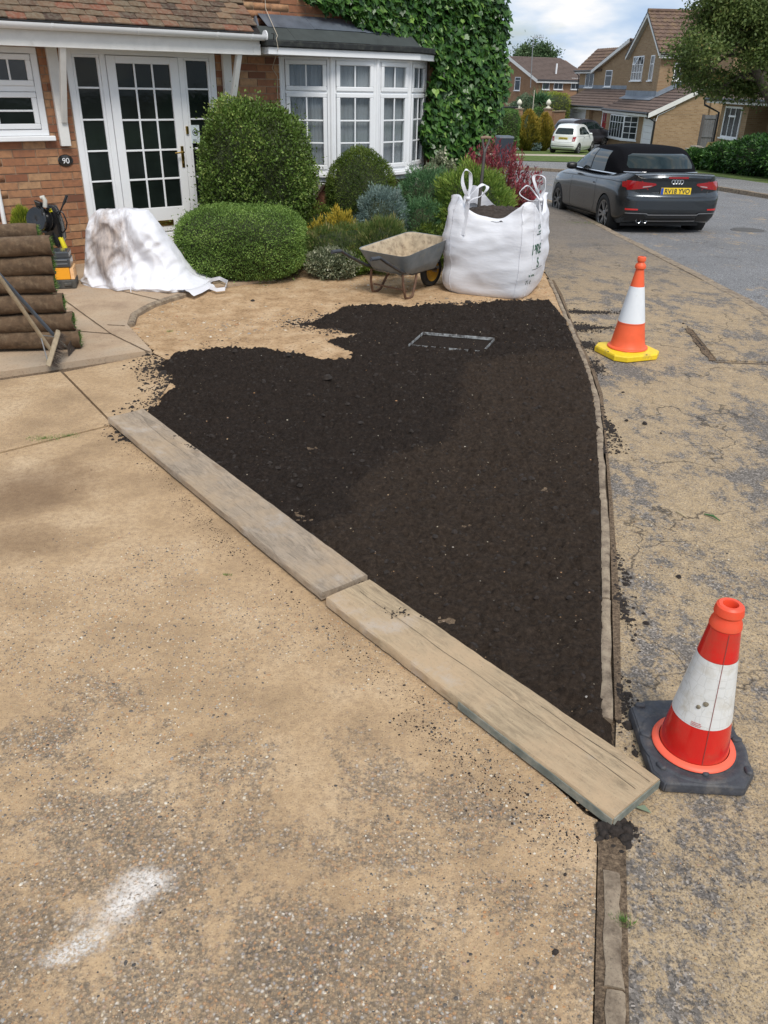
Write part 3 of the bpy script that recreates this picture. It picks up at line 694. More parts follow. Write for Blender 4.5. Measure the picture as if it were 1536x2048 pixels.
# bricks
BL, BH, CL, CH = .215, .065, .225, .075
NB = 8
brick_me = []
for k in range(NB*2):
    m_ = MB().box(0, 1, -.009, .01, 0, 1).mesh('brick'); tint_mesh(m_, (k % NB+.5)/NB+random.uniform(-.05, .05)); m_.materials.append(M['brick']); brick_me.append(m_)
cand = []
random.seed(12)
r_ = 0; z = -.15
while z < WALL_T:
    x = WALL_L-(.1125 if r_ % 2 else 0)
    while x < WALL_R:
        x0, x1 = max(x, WALL_L), min(x+BL, WALL_R); segs = [(x0, x1)]
        for o in openings:
            if o[2]-.02 < z+BH and o[3]+.03 > z+.02 and not (z+BH/2 < o[2] or z+BH/2 > o[3]):
                ns = []
                for a, b in segs:
                    if b <= o[0] or a >= o[1]: ns.append((a, b))
                    else:
                        if a < o[0]-.012: ns.append((a, o[0]-.012))
                        if b > o[1]+.012: ns.append((o[1]+.012, b))
                segs = ns
        for a, b in segs:
            if b-a > .02: cand.append((a, b, z))
        x += CL
    z += CH; r_ += 1
def vis(a, b, z):
    X = (a+b)/2
    P = HL(X, 0, z+.03); px, py = PX(*P)
    if not (-5 < px < 1010 and -3 < py < 545): return False
    if X < .2: return py > 85
    if 1.8 < X < 2.7: return z > 1.0 and z < 2.1
    if X > 2.25 and X < 3.8 and z > 2.45+(X-2.3)*.02: return True
    if X > 4.85 and X < 5.3 and z < 2.1 and z > .6: return True
    return False
visb = [c for c in cand if vis(*c)]; visb.sort(key=lambda c: -(1 if c[0] < 2.7 else .5)); chosen = set(visb[:300])
stV, stF, stT = [], [], []
for c in cand:
    a, b, z = c; tv = min(.999, max(0, random.betavariate(2.2, 2.0)))
    jx, jz, pr = random.uniform(-.0015, .0015), random.uniform(-.0015, .0015), random.uniform(-.0025, .0025)
    if c in chosen:
        o = bpy.data.objects.new('brick', brick_me[int(tv*NB)+(NB if random.random() < .5 else 0)]); C.objects.link(o); o.parent = wall
        o.location = (a+jx, pr, z+jz); o.scale = (b-a, 1, BH); o.rotation_euler = (0, random.uniform(-.004, .004), 0)
    else:
        n = len(stV)
        for zz in (z, z+BH):
            for y in (-.009+pr, .01):
                for x in (a, b): stV.append((x, y, zz))
        stF += [(n, n+1, n+5, n+4), (n+1, n+3, n+7, n+5), (n+2, n, n+4, n+6), (n+4, n+5, n+7, n+6), (n+1, n, n+2, n+3)]; stT += [tv]*5
o = fast('brick_course', np.array(stV), np.array(stF), np.array(stT), M['brick'], wall); o['kind'] = 'stuff'
# dark rooms behind the glazing
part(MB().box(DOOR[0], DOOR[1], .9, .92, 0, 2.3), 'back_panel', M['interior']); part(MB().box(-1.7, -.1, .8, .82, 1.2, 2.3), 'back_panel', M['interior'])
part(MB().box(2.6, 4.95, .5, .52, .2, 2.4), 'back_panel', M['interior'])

def glazed(parent, x0, x1, z0, z1, y, fr, nx, nz_, glass, bar=.018, frn='frame', zsplit=None, name='sash', dep=.03):
    """a sash in local frame: frame + bars + single panes; y = outer face"""
    m_ = MB(); t = fr
    m_.box(x0, x1, y, y+dep+.02, z0, z0+t); m_.box(x0, x1, y, y+dep+.02, z1-t, z1); m_.box(x0, x0+t, y+.001, y+dep+.019, z0+t, z1-t); m_.box(x1-t, x1, y+.001, y+dep+.019, z0+t, z1-t)
    f = m_.build(frn, M['white'], parent, bevel=.006)
    gx0, gx1, gz0, gz1 = x0+t, x1-t, z0+t, z1-t
    bars = MB()
    xs_ = [gx0+(gx1-gx0)*i/nx for i in range(nx+1)]; zs = zsplit or [gz0+(gz1-gz0)*i/nz_ for i in range(nz_+1)]
    for x in xs_[1:-1]: link('glazing_bar', MB().box(x-bar/2, x+bar/2, y+.006, y+.02, gz0, gz1).mesh('glazing_bar', .003), M['white'], parent)
    for z in zs[1:-1]: link('glazing_bar', MB().box(gx0, gx1, y+.008, y+.019, z-bar/2, z+bar/2).mesh('glazing_bar', .003), M['white'], parent)
    for i in range(nx):
        for k in range(len(zs)-1):
            link('pane', MB().box(xs_[i]+.002, xs_[i+1]-.002, y+.021+.0006*random.random(), y+.027, zs[k]+.002, zs[k+1]-.002).mesh('pane'), glass, parent)
    return f
# front door set: outer frame, sidelights, door
FR = part(MB().box(.17, .235, -.02, .07, .06, 2.115).box(1.735, 1.80, -.02, .07, .06, 2.115).box(.235, 1.735, -.019, .069, 2.06, 2.114).box(.17, 1.80, -.05, .07, .0, .06)
          .box(.515, .575, -.018, .068, .06, 2.06).box(1.365, 1.43, -.018, .068, .06, 2.06), 'door_frame', M['white'], bevel=.004)
zsp = [.30, .56, .86, 1.16, 1.46, 1.757, 2.03]
sl_l = empty('sidelight'); sl_l.parent = house; sl_r = empty('sidelight'); sl_r.parent = house
glazed(sl_l, .235, .515, .06, 2.06, -.012, .03, 1, 1, M['glass_dark'], zsplit=[.09, .56, .86, 1.16, 1.46, 1.757, 2.03], name='sidelight')
glazed(sl_r, 1.43, 1.735, .06, 2.06, -.012, .03, 1, 1, M['glass_dark'], zsplit=[.09, .56, .86, 1.16, 1.46, 1.757, 2.03], name='sidelight')
door = empty('front_door'); door.parent = house
m_ = MB(); x0, x1 = .58, 1.36
m_.box(x0, x0+.095, -.026, .03, .07, 2.055); m_.box(x1-.095, x1, -.026, .03, .07, 2.055)
m_.box(x0+.095, x1-.095, -.025, .029, 1.985, 2.055); m_.box(x0+.095, x1-.095, -.025, .029, .07, .13); m_.box(x0+.095, x1-.095, -.025, .029, .30, .56)
m_.box(x0+.095, x1-.095, -.012, .028, .13, .30)
m_.build('door_leaf', M['white'], door, bevel=.004)
MB().box(x0+.12, x1-.12, -.022, -.012, .15, .28).build('door_panel', M['white'], door, bevel=.006)
gx = [.675, .879, 1.061, 1.265]; gz = [.56, .86, 1.155, 1.455, 1.755, 1.985]
gx = [.675, .872, 1.068, 1.265]
for x in gx[1:-1]: link('glazing_bar', MB().box(x-.010, x+.010, -.018, -.004, .56, 1.985).mesh('bar', .003), M['white'], door)
for z in gz[1:-1]: link('glazing_bar', MB().box(.675, 1.265, -.016, -.005, z-.010, z+.010).mesh('bar', .003), M['white'], door)
for i in range(3):
    for k in range(5): link('pane', MB().box(gx[i]+.002, gx[i+1]-.002, -.003+.0005*random.random(), .004, gz[k]+.002, gz[k+1]-.002).mesh('pane'), M['glass_dark'], door)
hm = MB().box(1.300, 1.334, -.034, -.026, .97, 1.19); hm.tube([(1.317, -.03, 1.13), (1.317, -.075, 1.13), (1.30, -.08, 1.13), (1.21, -.078, 1.122)], [.010, .010, .011, .008], 8); hm.lathe([(.012, 0), (.012, .012)], 10, Matrix.Translation((1.317, -.034, 1.02)) @ Matrix.Rotation(R(90), 4, 'X'))
hm.build('handle', M['brass'], door, bevel=.002)
MB().box(.90, 1.13, -.034, -.026, .36, .42).box(.915, 1.115, -.038, -.034, .37, .405).build('letterbox', M['brass'], door, bevel=.002)
link('bell_push', MB().box(1.385, 1.415, -.036, -.018, 1.31, 1.39).mesh('bell', .003), M['brass'], house)
# notice on the right sidelight : arrow in a ring, BELL
st = link('bell_notice', MB().box(1.448, 1.55, -.016, -.0125, 1.215, 1.40).mesh('notice'), plain('notice card', (.62, .70, .74), .6, var=.04), house)
M['ink'] = plain('dark ink', (.03, .04, .04), .6)
rg = MB(); k = 24
for (ra, rb) in [(.036, .028)]:
    vs = [(1.499+r*math.cos(2*math.pi*i/k), -.0172, 1.325+r*math.sin(2*math.pi*i/k)) for i in range(k) for r in (ra, rb)]
    rg.add(vs, [(2*i, 2*i+1, (2*i+3) % (2*k), (2*i+2) % (2*k)) for i in range(k)])
rg.add([(1.473, -.0174, 1.325), (1.497, -.0174, 1.345), (1.497, -.0174, 1.333), (1.524, -.0174, 1.333), (1.524, -.0174, 1.317), (1.497, -.0174, 1.317), (1.497, -.0174, 1.305)], [tuple(range(7))])
rg.build('arrow_symbol', M['ink'], st)
me = text_mesh('BELL', .034); o = link('lettering', me, M['ink'], st); o.location = (1.499, -.0174, 1.243); o.rotation_euler = (R(90), 0, 0)
# house number
pq = link('house_number_plate', MB().lathe([(.001, .0), (.074, .0), (.078, .006), (.070, .013), (.001, .015)], 32, Matrix.Translation((.02, -.011, 1.08)) @ Matrix.Rotation(R(90), 4, 'X') @ Matrix.Diagonal((1, .76, 1, 1)), (False, False)).mesh('plate', 0, 30), plain('glossy black enamel', (.006, .006, .007), .12, coat=1), house)
me = text_mesh('90', .075, .0008); o = link('numeral', me, plain('white enamel', (.85, .85, .85), .4), pq); o.location = (.02, -.0272, 1.077); o.rotation_euler = (R(90), 0, 0)
# left casement window
lw = empty('casement_window'); lw.parent = house
link('window_frame', MB().box(-1.6, -.10, -.018, .06, 1.32, 1.375).box(-1.6, -.10, -.018, .06, 2.045, 2.10).box(-.165, -.10, -.017, .059, 1.375, 2.045).box(-1.6, -.165, -.016, .058, 1.715, 1.765).mesh('frame', .004), M['white'], lw)
glazed(lw, -.60, -.17, 1.765, 2.04, -.028, .05, 2, 1, M['glass_far'], name='top light'); glazed(lw, -.60, -.17, 1.38, 1.712, -.028, .05, 1, 2, M['glass_dark'])
glazed(lw, -1.1, -.62, 1.765, 2.04, -.028, .05, 2, 1, M['glass_far']); glazed(lw, -1.1, -.62, 1.38, 1.712, -.028, .05, 1, 2, M['glass_dark'])
link('blind', MB().box(-1.1, -.17, .03, .035, 1.80, 2.04).mesh('blind'), plain('pale slatted blind', (.16, .20, .20), .8), lw)
link('window_sill', MB().box(-1.7, -.055, -.075, .02, 1.272, 1.318).mesh('sill', .006), M['white'], lw)

# canopy: fascia, gutter, brackets, tiles
CD = .42; CR = 2.16
part(MB().box(-1.6, CR-.005, -CD, -CD+.022, 2.095, 2.235).box(-1.6, CR-.006, -CD+.022, -.0, 2.13, 2.15).box(CR-.03, CR-.006, -CD+.022, -.0, 2.151, 2.235), 'canopy_fascia', M['white_paint'], bevel=.003)
part(MB().box(CR-.09, CR+.001, -CD-.004, -CD-.0005, 2.098, 2.20), 'joint_cover', M['white_paint'], bevel=.002)
def gutter(x0, x1, y, z, r, mat, parent, n=10):
    m_ = MB(); outer = [(y-r*math.cos(math.pi*i/n), z-r*math.sin(math.pi*i/n)) for i in range(n+1)]; inner = [(y-(r-.004)*math.cos(math.pi*i/n), z-(r-.004)*math.sin(math.pi*i/n)+.0) for i in range(n+1)][::-1]
    ring = outer+inner; k = len(ring)
    m_.add([(x, a, b) for x in (x0, x1) for a, b in ring], [(i, (i+1) % k, k+(i+1) % k, k+i) for i in range(k)]+[tuple(range(k))[::-1], tuple(range(k, 2*k))])
    me = m_.mesh('gutter'); bm = bmesh.new(); bm.from_mesh(me); bmesh.ops.recalc_face_normals(bm, faces=bm.faces[:]); bm.to_mesh(me); bm.free(); smooth(me, 40)
    return link('gutter', me, mat, parent)
gt = gutter(-1.6, CR+.03, -CD-.055, 2.285, .055, M['white'], house)
link('end_stop', MB().lathe([(.001, 0), (.056, 0), (.058, .01), (.001, .012)], 20, Matrix.Translation((CR+.028, -CD-.055, 2.275)) @ Matrix.Rotation(R(90), 4, 'Y'), (False, False)).mesh('end', 0, 30), M['white'], gt)
for x in (-.86, -.05, .78, 1.62, 2.02): 
    n = 8; link('gutter_clip', MB().ribbon([(x, -CD-.055-.058*math.cos(math.pi*i/n), 2.287-.058*math.sin(math.pi*i/n)) for i in range(n+1)], (1, 0, 0), .022, .004).mesh('clip'), M['white'], gt)
for bx, ang in ((.04, 1), (1.93, -1)):
    br = empty('canopy_bracket'); br.parent = house
    link('post', MB().box(bx-.05, bx+.05, -.065, -.011, 1.22, 2.128).mesh('post', .003), M['white_paint'], br)
    mt = MB(); a = Vector((bx+.012*ang, -CD+.03, 2.128)); b = Vector((bx+.012*ang, -.066, 1.45)); d = (b-a).normalized(); nn = Vector((0, d.z, -d.y))*.028; sx_ = Vector((.028, 0, 0))
    mt.add([a-nn-sx_, a+nn-sx_, a+nn+sx_, a-nn+sx_, b-nn-sx_, b+nn-sx_, b+nn+sx_, b-nn+sx_], [(0, 1, 2, 3), (7, 6, 5, 4), (0, 4, 5, 1), (1, 5, 6, 2), (2, 6, 7, 3), (3, 7, 4, 0)])
    me = mt.mesh('strut', .003); bm = bmesh.new(); bm.from_mesh(me); bmesh.ops.recalc_face_normals(bm, faces=bm.faces[:]); bm.to_mesh(me); bm.free()
    link('strut', me, M['white_paint'], br)
roof = empty('tiled_canopy'); roof.parent = house
PT = R(38); ty0 = -CD-.04; tz0 = 2.305
def onroof(x, t, n_=0): return Vector((x, ty0+t*math.cos(PT)-n_*math.sin(PT), tz0+t*math.sin(PT)+n_*math.cos(PT)))
Lr = (.46)/math.cos(PT)+.02
link('roof_board', MB().slab([onroof(-1.6, .02, -.012), onroof(CR, .02, -.012), onroof(CR, Lr, -.012), onroof(-1.6, Lr, -.012)], (onroof(0, 0, -.03)-onroof(0, 0, -.012))).mesh('board'), M['black'], roof)
tile_me = []
for k in range(10):
    m_ = MB(); w, L_, th = .162, .17, .012; bow = .004*random.random()
    c_ = random.uniform(0, .012)
    vs = [(-w/2, 0+c_*random.random(), 0), (0, -.003, bow), (w/2, c_*random.random(), 0), (w/2, L_, -.006), (0, L_, bow-.006), (-w/2, L_, -.006)]
    n = 6; m_.add([(x, y, z+th) for x, y, z in vs]+vs, [(0, 1, 4, 5), (1, 2, 3, 4), (6, 7, 1, 0), (7, 8, 2, 1), (8, 9, 3, 2), (11, 6, 0, 5)])
    me = m_.mesh('tile'); tint_mesh(me, (k+.5)/10); me.materials.append(M['tile']); tile_me.append(me)
rotx = Matrix.Rotation(PT, 4, 'X')
row = 0; t = 0.0; random.seed(4)
while t < Lr-.03:
    x = -1.0+(.0825 if row % 2 else 0)
    while x < CR-.05:
        o = bpy.data.objects.new('roof_tile', tile_me[min(9, int(random.betavariate(1.6, 1.5)*10))]); C.objects.link(o); o.parent = roof
        p = onroof(x+random.uniform(-.003, .003), t+random.uniform(-.006, .006), .006+random.uniform(0, .003)); o.location = p; o.rotation_euler = (PT-R(4.5)+random.uniform(-.02, .02), random.uniform(-.015, .015), random.uniform(-.02, .02))
        x += .1655
    t += .088; row += 1
# bow window
bay = empty('bow_window'); bay.parent = house
BLN = .592; a0 = 0; pts = [Vector((2.635, 0, 0))]
for an in (33, 11, -11, -33):
    p = pts[-1]; pts.append(p+Vector((math.cos(R(an))*BLN, -math.sin(R(an))*BLN, 0)))
ZB, ZM, ZTOP = .86, 1.75, 2.105
for i in range(4):
    f = empty('window_facet'); f.parent = bay; a, b = pts[i], pts[i+1]; an = math.atan2(b.y-a.y, b.x-a.x); f.location = a; f.rotation_euler = (0, 0, an)
    # depth limit: facet holds frame, sashes, panes as parts of the bow window -> flatten to the third level
    ch = []
    tmp = f
    m_ = MB(); L_ = BLN
    m_.box(.012, .05, -.012, .05, ZB, ZTOP); m_.box(L_-.05, L_-.012, -.012, .05, ZB, ZTOP); m_.box(.05, L_-.05, -.011, .049, ZB, ZB+.045); m_.box(.05, L_-.05, -.011, .049, ZTOP-.03, ZTOP); m_.box(.05, L_-.05, -.0105, .048, ZM-.02, ZM+.02)
    m_.build('window_frame', M['white'], f, bevel=.003)
    glazed(f, .055, L_-.055, ZM+.008, ZTOP-.03, -.03, .048, 2, 1, M['glass_bay'] if 'glass_bay' in M else M['glass_far'])
    glazed(f, .055, L_-.055, ZB+.045, ZM-.012, -.03, .048, 2, 3, M['glass_bay'] if 'glass_bay' in M else M['glass_far'])
    # net curtain folds
    k = 60; vs = []; 
    for j in range(k+1):
        x = .05+(L_-.1)*j/k; y = .06+.006*math.sin(j*1.9+math.sin(j*.37)*3)+.004*math.sin(j*.8)
        vs += [(x, y, ZB+.02), (x, y, ZTOP-.02)]
    link('net_curtain', MB().add([(x_, y_-.022, z_) for x_, y_, z_ in vs], [(2*j, 2*j+2, 2*j+3, 2*j+1) for j in range(k)]).mesh('curtain', 0, 80), M['curtain'], f)
# flatten: facets' children move up so that nothing is deeper than part > sub-part
for f in [c for c in bay.children if c.name.startswith('window_facet')]:
    f.parent = house
    f.name = 'bow_window_facet'
posts = MB()
for i, p in enumerate(pts): posts.lathe([(.026, ZB), (.026, ZTOP)], 10, Matrix.Translation((p.x, p.y-.0, 0)))
posts.build('corner_post', M['white'], bay, sm=40)
def offset_poly(pl, d):
    out = []
    cx, cy = 3.73, 2.0
    for p in pl:
        v = Vector((p.x-3.73, p.y-1.2, 0)).normalized(); out.append((p.x+v.x*d, p.y+v.y*d))
    return out
o1 = offset_poly(pts, .085); i1 = [(p.x, p.y+.02) for p in pts][::-1]
o1[0] = (o1[0][0], -.012); o1[-1] = (o1[-1][0], -.012)
MB().prism(o1+i1, ZB-.045, ZB-.002).build('window_sill', M['white'], bay, bevel=.006)
o2 = offset_poly(pts, .045); o2[0] = (o2[0][0], -.012); o2[-1] = (o2[-1][0], -.012)
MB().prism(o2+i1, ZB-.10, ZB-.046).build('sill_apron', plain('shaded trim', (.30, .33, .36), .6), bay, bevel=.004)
bb = MB()
o3 = offset_poly(pts, -.10); o3[0] = (o3[0][0]+.05, -.012); o3[-1] = (o3[-1][0]-.05, -.012)
# dwarf support wall under the bow
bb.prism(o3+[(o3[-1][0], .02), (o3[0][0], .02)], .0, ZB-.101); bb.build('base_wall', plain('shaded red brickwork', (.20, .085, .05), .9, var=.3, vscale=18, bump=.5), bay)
for x in (2.95, 4.5): MB().add(*(lambda a: (a, [(0, 1, 2), (5, 4, 3), (0, 3, 4, 1), (1, 4, 5, 2), (2, 5, 3, 0)]))([(x, -.012, .45), (x, -.012, .75), (x, -.38, .75), (x+.05, -.012, .45), (x+.05, -.012, .75), (x+.05, -.38, .75)])).build('support_bracket', M['white_paint'], bay)
# flat roof over the bow: white fascia, black felt kerb, grey flashing
fa = [(2.215, -.012), (2.215, -.50), (4.31, -.50), (4.90, -.14), (4.95, -.012)]
MB().prism(fa, 2.107, 2.178).build('fascia_board', M['white'], bay, bevel=.003)
fb = [(2.185, -.012), (2.185, -.53), (4.32, -.53), (4.95, -.15), (5.0, -.012)]
felt = plain('mineral felt', (.018, .020, .021), .95, var=.3, bump=.8, bscale=220, dirt=(.07, .075, .06), dscale=12)
MB().prism(fb, 2.179, 2.245).build('felt_edge', felt, bay, bevel=.010)
lead = plain('lead sheet', (.115, .135, .165), .55, .35, var=.25, vscale=5, dirt=(.19, .22, .25), dscale=3, damt=(.5, .8))
lead2 = plain('grey felt sheet', (.045, .054, .052), .9, var=.2, vscale=5, bump=.4)
def fl(x0, x1, t0, t1, n_, mat, nm):
    A = Vector((0, -.44, 2.246)); B = Vector((0, -.014, 2.50)); d = B-A; nn = Vector((0, -d.z, d.y)).normalized()
    q = [A+d*t0+nn*n_, A+d*t0+nn*n_, A+d*t1+nn*n_, A+d*t1+nn*n_]
    vs = [Vector((x, q[i].y, q[i].z)) for i, x in enumerate((x0, x1, x1, x0))]
    MB().slab(vs, nn*.006).build(nm, mat, bay, bevel=.002)
fl(2.20, 2.62, 0, .52, .001, lead2, 'flashing_sheet'); fl(2.60, 3.6, 0, .50, .004, lead2, 'flashing_sheet'); fl(3.58, 4.36, 0, .5, .001, lead2, 'flashing_sheet')
fl(2.36, 2.98, .48, 1.0, .010, lead, 'flashing_sheet'); fl(2.96, 3.70, .48, 1.0, .014, lead, 'flashing_sheet'); fl(3.68, 4.60, .47, 1.0, .010, lead, 'flashing_sheet')
part(MB().slab([(2.16, -.44, 2.246), (2.16, -.012, 2.246), (2.33, -.012, 2.49)], (.02, 0, 0)), 'flashing_cheek', lead, bay)
# loose cable
cb = [HL(2.46, .02, 2.75), HL(2.46, .03, 2.56), HL(2.40, .38, 2.29), HL(2.30, .53, 2.255), HL(2.31, .545, 2.16), HL(2.46, .12, 1.98), HL(2.575, .03, 1.90), HL(2.57, .02, 1.6), HL(2.57, .02, .9)]
inv = house.matrix_basis.inverted() if False else None
def tolocal(p): 
    q = p-Vector((HO[0], HO[1], 0)); return Vector((q.x*_W[0]+q.y*_W[1], -(q.x*_N[0]+q.y*_N[1]), q.z))
part(MB().tube([tolocal(p) for p in cb], .0035, 6), 'aerial_cable', plain('cream cable', (.55, .48, .38), .5))
part(MB().tube([(2.28, -.50, 2.225), (2.28, -.52, 2.30), (2.24, -.54, 2.30)], .006, 6), 'cable_clip', M['black'])
# plastic pipe at the left
part(MB().tube([(-.70, -.04, .84), (-.70, -.04, .0)], .022, 10), 'waste_pipe', M['white'])
# door step and tile roof hint above
part(MB().box(.15, 1.95, -.32, -.012, -.05, .055), 'door_step', M['patio'], bevel=.01)
# main roof above (outside the picture)
rm = MB(); rm.add([(WALL_L-.2, -.4, 4.9), (WALL_R+.2, -.4, 4.9), (WALL_R+.2, 3.5, 7.2), (WALL_L-.2, 3.5, 7.2), (WALL_L-.2, 7.4, 4.9), (WALL_R+.2, 7.4, 4.9)], [(0, 1, 2, 3), (3, 2, 5, 4), (0, 3, 4), (1, 5, 2), (0, 4, 5, 1)])
rm.build('roof', M['tile'], house)
# ================================================================== THINGS IN THE FRONT GARDEN
# --- scaffold boards
def wood_mat(name, base, sandy, seed):
    t = NT(name); p = t.pos(obj=True); ps = t.new('Mapping', None, Vector=p, Scale=(2.2, 11, 8), Location=(seed, seed, 0)).outputs[0]
    g = t.noise(ps, 3.2, 9, .68, 1.3); fine = t.noise(t.new('Mapping', None, Vector=p, Scale=(3.5, 60, 30), Location=(seed, 0, 0)).outputs[0], 5, 7, .75, .5)
    c = t.ramp(g, [(.28, tuple(q*.62 for q in base)), (.5, tuple(q*1.15 for q in base)), (.75, tuple(min(1, q*1.6) for q in base))])
    c = t.mix(t.ramp(fine, [(.34, .6), (.45, 0.0)]), c, tuple(q*.4 for q in base))
    # knots
    kd = t.vor(t.new('Mapping', None, Vector=p, Scale=(1.6, 5.5, 1), Location=(seed*.3, .1, 0)).outputs[0], 1.35)
    c = t.mix(t.ramp(kd, [(0, .7), (.09, .25), (.14, 0.0)]), c, (.16, .10, .06))
    c = t.mix(t.math('MULTIPLY', t.ramp(t.noise(p, 2.6, 7, .68), [(.44, 0.0), (.6, sandy)]), t.ramp(t.noise(p, 60, 4, .7), [(.3, .5), (.5, 1.0)])), c, (.46, .33, .205))
    c = t.mix(t.ramp(t.noise(p, 5, 6, .7), [(.56, 0.0), (.72, .5)]), c, (.44, .41, .38))
    c = t.mix(t.ramp(t.noise(p, 140, 3, .7), [(.28, .7), (.36, 0.0)]), c, (.06, .045, .035))
    b = t.bump(fine, .45, .006, t.bump(g, .35, .008))
    return t.done(c, .88, b, None, .25)
def board(name, A, B, w, th, label, mat, seed, tilt=0, z0=.012):
    A = Vector((A[0], A[1], z0)); B = Vector((B[0], B[1], z0)); d = B-A; L_ = d.length; rz = math.atan2(d.y, d.x)
    n = 46; ny = 6; random.seed(seed); V = []; F = []
    prof = [(-w/2, 0), (-w/2, th-.006), (-w/2+.005, th)]+[(-w/2+w*j/ny, th) for j in range(1, ny)]+[(w/2-.005, th), (w/2, th-.006), (w/2, 0)]
    k = len(prof)
    for i in range(n+1):
        x = L_*i/n; wb = .003*noise.noise(Vector((x*3, seed, 0)))
        for (y, z) in prof:
            cup = .004*((y/(w/2))**2)*(1 if seed % 2 else -.6)
            ex = random.uniform(-.0016, .0016) if abs(y) > w/2-.01 else 0
            V.append((x, y+wb+ex, z+cup+.004*noise.noise(Vector((x*2, y*4, seed)))*(z > 0)))
    F = [(i*k+j, i*k+j+1, (i+1)*k+j+1, (i+1)*k+j) for i in range(n) for j in range(k-1)]+[(i*k+k-1, i*k, (i+1)*k, (i+1)*k+k-1) for i in range(n)]
    F += [tuple(range(k))[::-1], tuple(range(n*k, n*k+k))]
    me = bpy.data.meshes.new(name); me.from_pydata(V, [], F); bm = bmesh.new(); bm.from_mesh(me); bmesh.ops.recalc_face_normals(bm, faces=bm.faces[:]); bm.to_mesh(me); bm.free(); smooth(me, 40)
    r_ = empty(name, A, rz, label, 'board', 'scaffold boards laid along the edge of the soil')
    r_.rotation_euler = (0, tilt, rz)
    link('plank', me, mat, r_)
    return r_, L_
P4 = lambda *a: Vector((*G(*a, .045), 0))
a0_ = (P4(218, 838)+P4(285, 818))/2; a1_ = (P4(645, 1190)+P4(733, 1150))/2
b0_ = (P4(655, 1200)+P4(738, 1155))/2; b1_ = (P4(1222, 1634)+P4(1325, 1560))/2
wm1 = wood_mat('weathered grey board', (.27, .215, .16), .55, 3.0); wm2 = wood_mat('sandy weathered board', (.33, .25, .16), .95, 11.0)
bd1, l1 = board('scaffold_board', a0_, a1_, .228, .038, 'grey weathered scaffold board nearer the house, its far end by the rake and path', wm1, 3, 0)
bd2, l2 = board('scaffold_board', b0_, b1_, .228, .038, 'sandy brown scaffold board nearer the camera, its end touching the black cone base', wm2, 6, 0)
galv = plain('painted green grey end', (.17, .19, .165), .7, var=.25, vscale=14, bump=.4, dirt=(.36, .32, .25), dscale=14, damt=(.45, .7))
mb = MB(); mb.box(l2-.001, l2+.0035, -.112, .112, -.002, .030); mb.box(l2-.62, l2, -.1185, -.1155, -.002, .029); mb.build('end_band', galv, bd2, bevel=.001)
# cracks: thin sunk splits along the near board
crack = plain('split in timber', (.04, .03, .022), 1)
random.seed(9)
for (bd, L_, y0, x0, x1) in [(bd2, l2, .02, .05, l2-.02), (bd2, l2, .075, .95, l2-.01), (bd1, l1, .03, .1, .9)]:
    vs = []; k = 40
    for i in range(k+1):
        x = x0+(x1-x0)*i/k; y = y0+.010*noise.noise(Vector((x*5, y0*30, 1))); w = .0006*(.4+abs(noise.noise(Vector((x*9, 3, y0)))))*2
        zc = .0385+.004*((y/.114)**2)*(1 if bd is bd1 else -.6)+.004*noise.noise(Vector((x*2, y*4, 3 if bd is bd1 else 6)))+.0012
        vs += [(x, y-w, zc), (x, y+w, zc)]
    MB().add(vs, [(2*i, 2*i+2, 2*i+3, 2*i+1) for i in range(k)]).build('crack', crack, bd)
pts = []
x, y = G(388, 897, .05); pts = np.concatenate([spill(x, y, .09, .02, 90, R(-42)), spill(*G(350, 873, .05), .04, .02, 14), spill(*G(800, 1225, .05), .08, .04, 40)])
lumps('soil_crumbs', pts, rng.uniform(.0015, .005, len(pts)), M['clod'], z=.052, label='patches of soil crumbs lying on top of the boards', cat='soil crumbs')

# --- traffic cones
red_r = plain('red reflective sleeve', (.62, .016, .012), .22, var=.08, vscale=8, coat=.3, dirt=(.30, .09, .05), damt=(.50, .80))
t = NT('white reflective sleeve'); p = t.pos(obj=True)
e = t.vor(t.new('Mapping', None, Vector=p, Scale=(1, 1, .9)).outputs[0], 34, 'DISTANCE_TO_EDGE', .25)
c = t.mix(t.ramp(e, [(0, .55), (.035, 0.0)]), t.ramp(t.noise(p, 9, 5, .6), [(.3, (.62, .62, .60)), (.7, (.74, .74, .72))]), (.42, .42, .40))
c = t.mix(t.ramp(t.noise(p, 13, 6, .7), [(.5, 0.0), (.70, .7)]), c, (.48, .44, .36)); white_r = t.done(c, .35)
org = plain('orange cone plastic', (.78, .075, .028), .45, var=.08, vscale=10, dirt=(.42, .13, .07), damt=(.48, .78))
org2 = plain('faded orange cone plastic', (.80, .115, .035), .5, var=.08, vscale=10, dirt=(.5, .16, .08), damt=(.6, .85))
flg = plain('coral cone flange', (.85, .12, .06), .5, var=.06, vscale=12)
wht2 = plain('white cone sleeve', (.72, .74, .76), .4, var=.05, vscale=12, dirt=(.5, .48, .42), damt=(.6, .85))
yel = plain('yellow cone base', (.80, .56, .02), .5, var=.08, vscale=12, dirt=(.35, .25, .08), damt=(.52, .75), dscale=14, bump=.2)
blk = plain('black recycled rubber base', (.045, .047, .055), .62, var=.3, vscale=30, bump=.35, bscale=160, dirt=(.13, .115, .10), dscale=20, damt=(.5, .75))
cx, cy = G(1385, 1492, .03)
cone = empty('traffic_cone', (cx, cy, .001), 0, 'red and white reflective cone with black rubber base, nearest the camera', 'traffic cone', 'traffic cones on the pavement')
corn = [G(*p, .03) for p in [(1258, 1415), (1290, 1400), (1415, 1398), (1462, 1442), (1510, 1545), (1492, 1580), (1330, 1571), (1302, 1545)]]
corn = [(p[0]-cx, p[1]-cy) for p in corn]
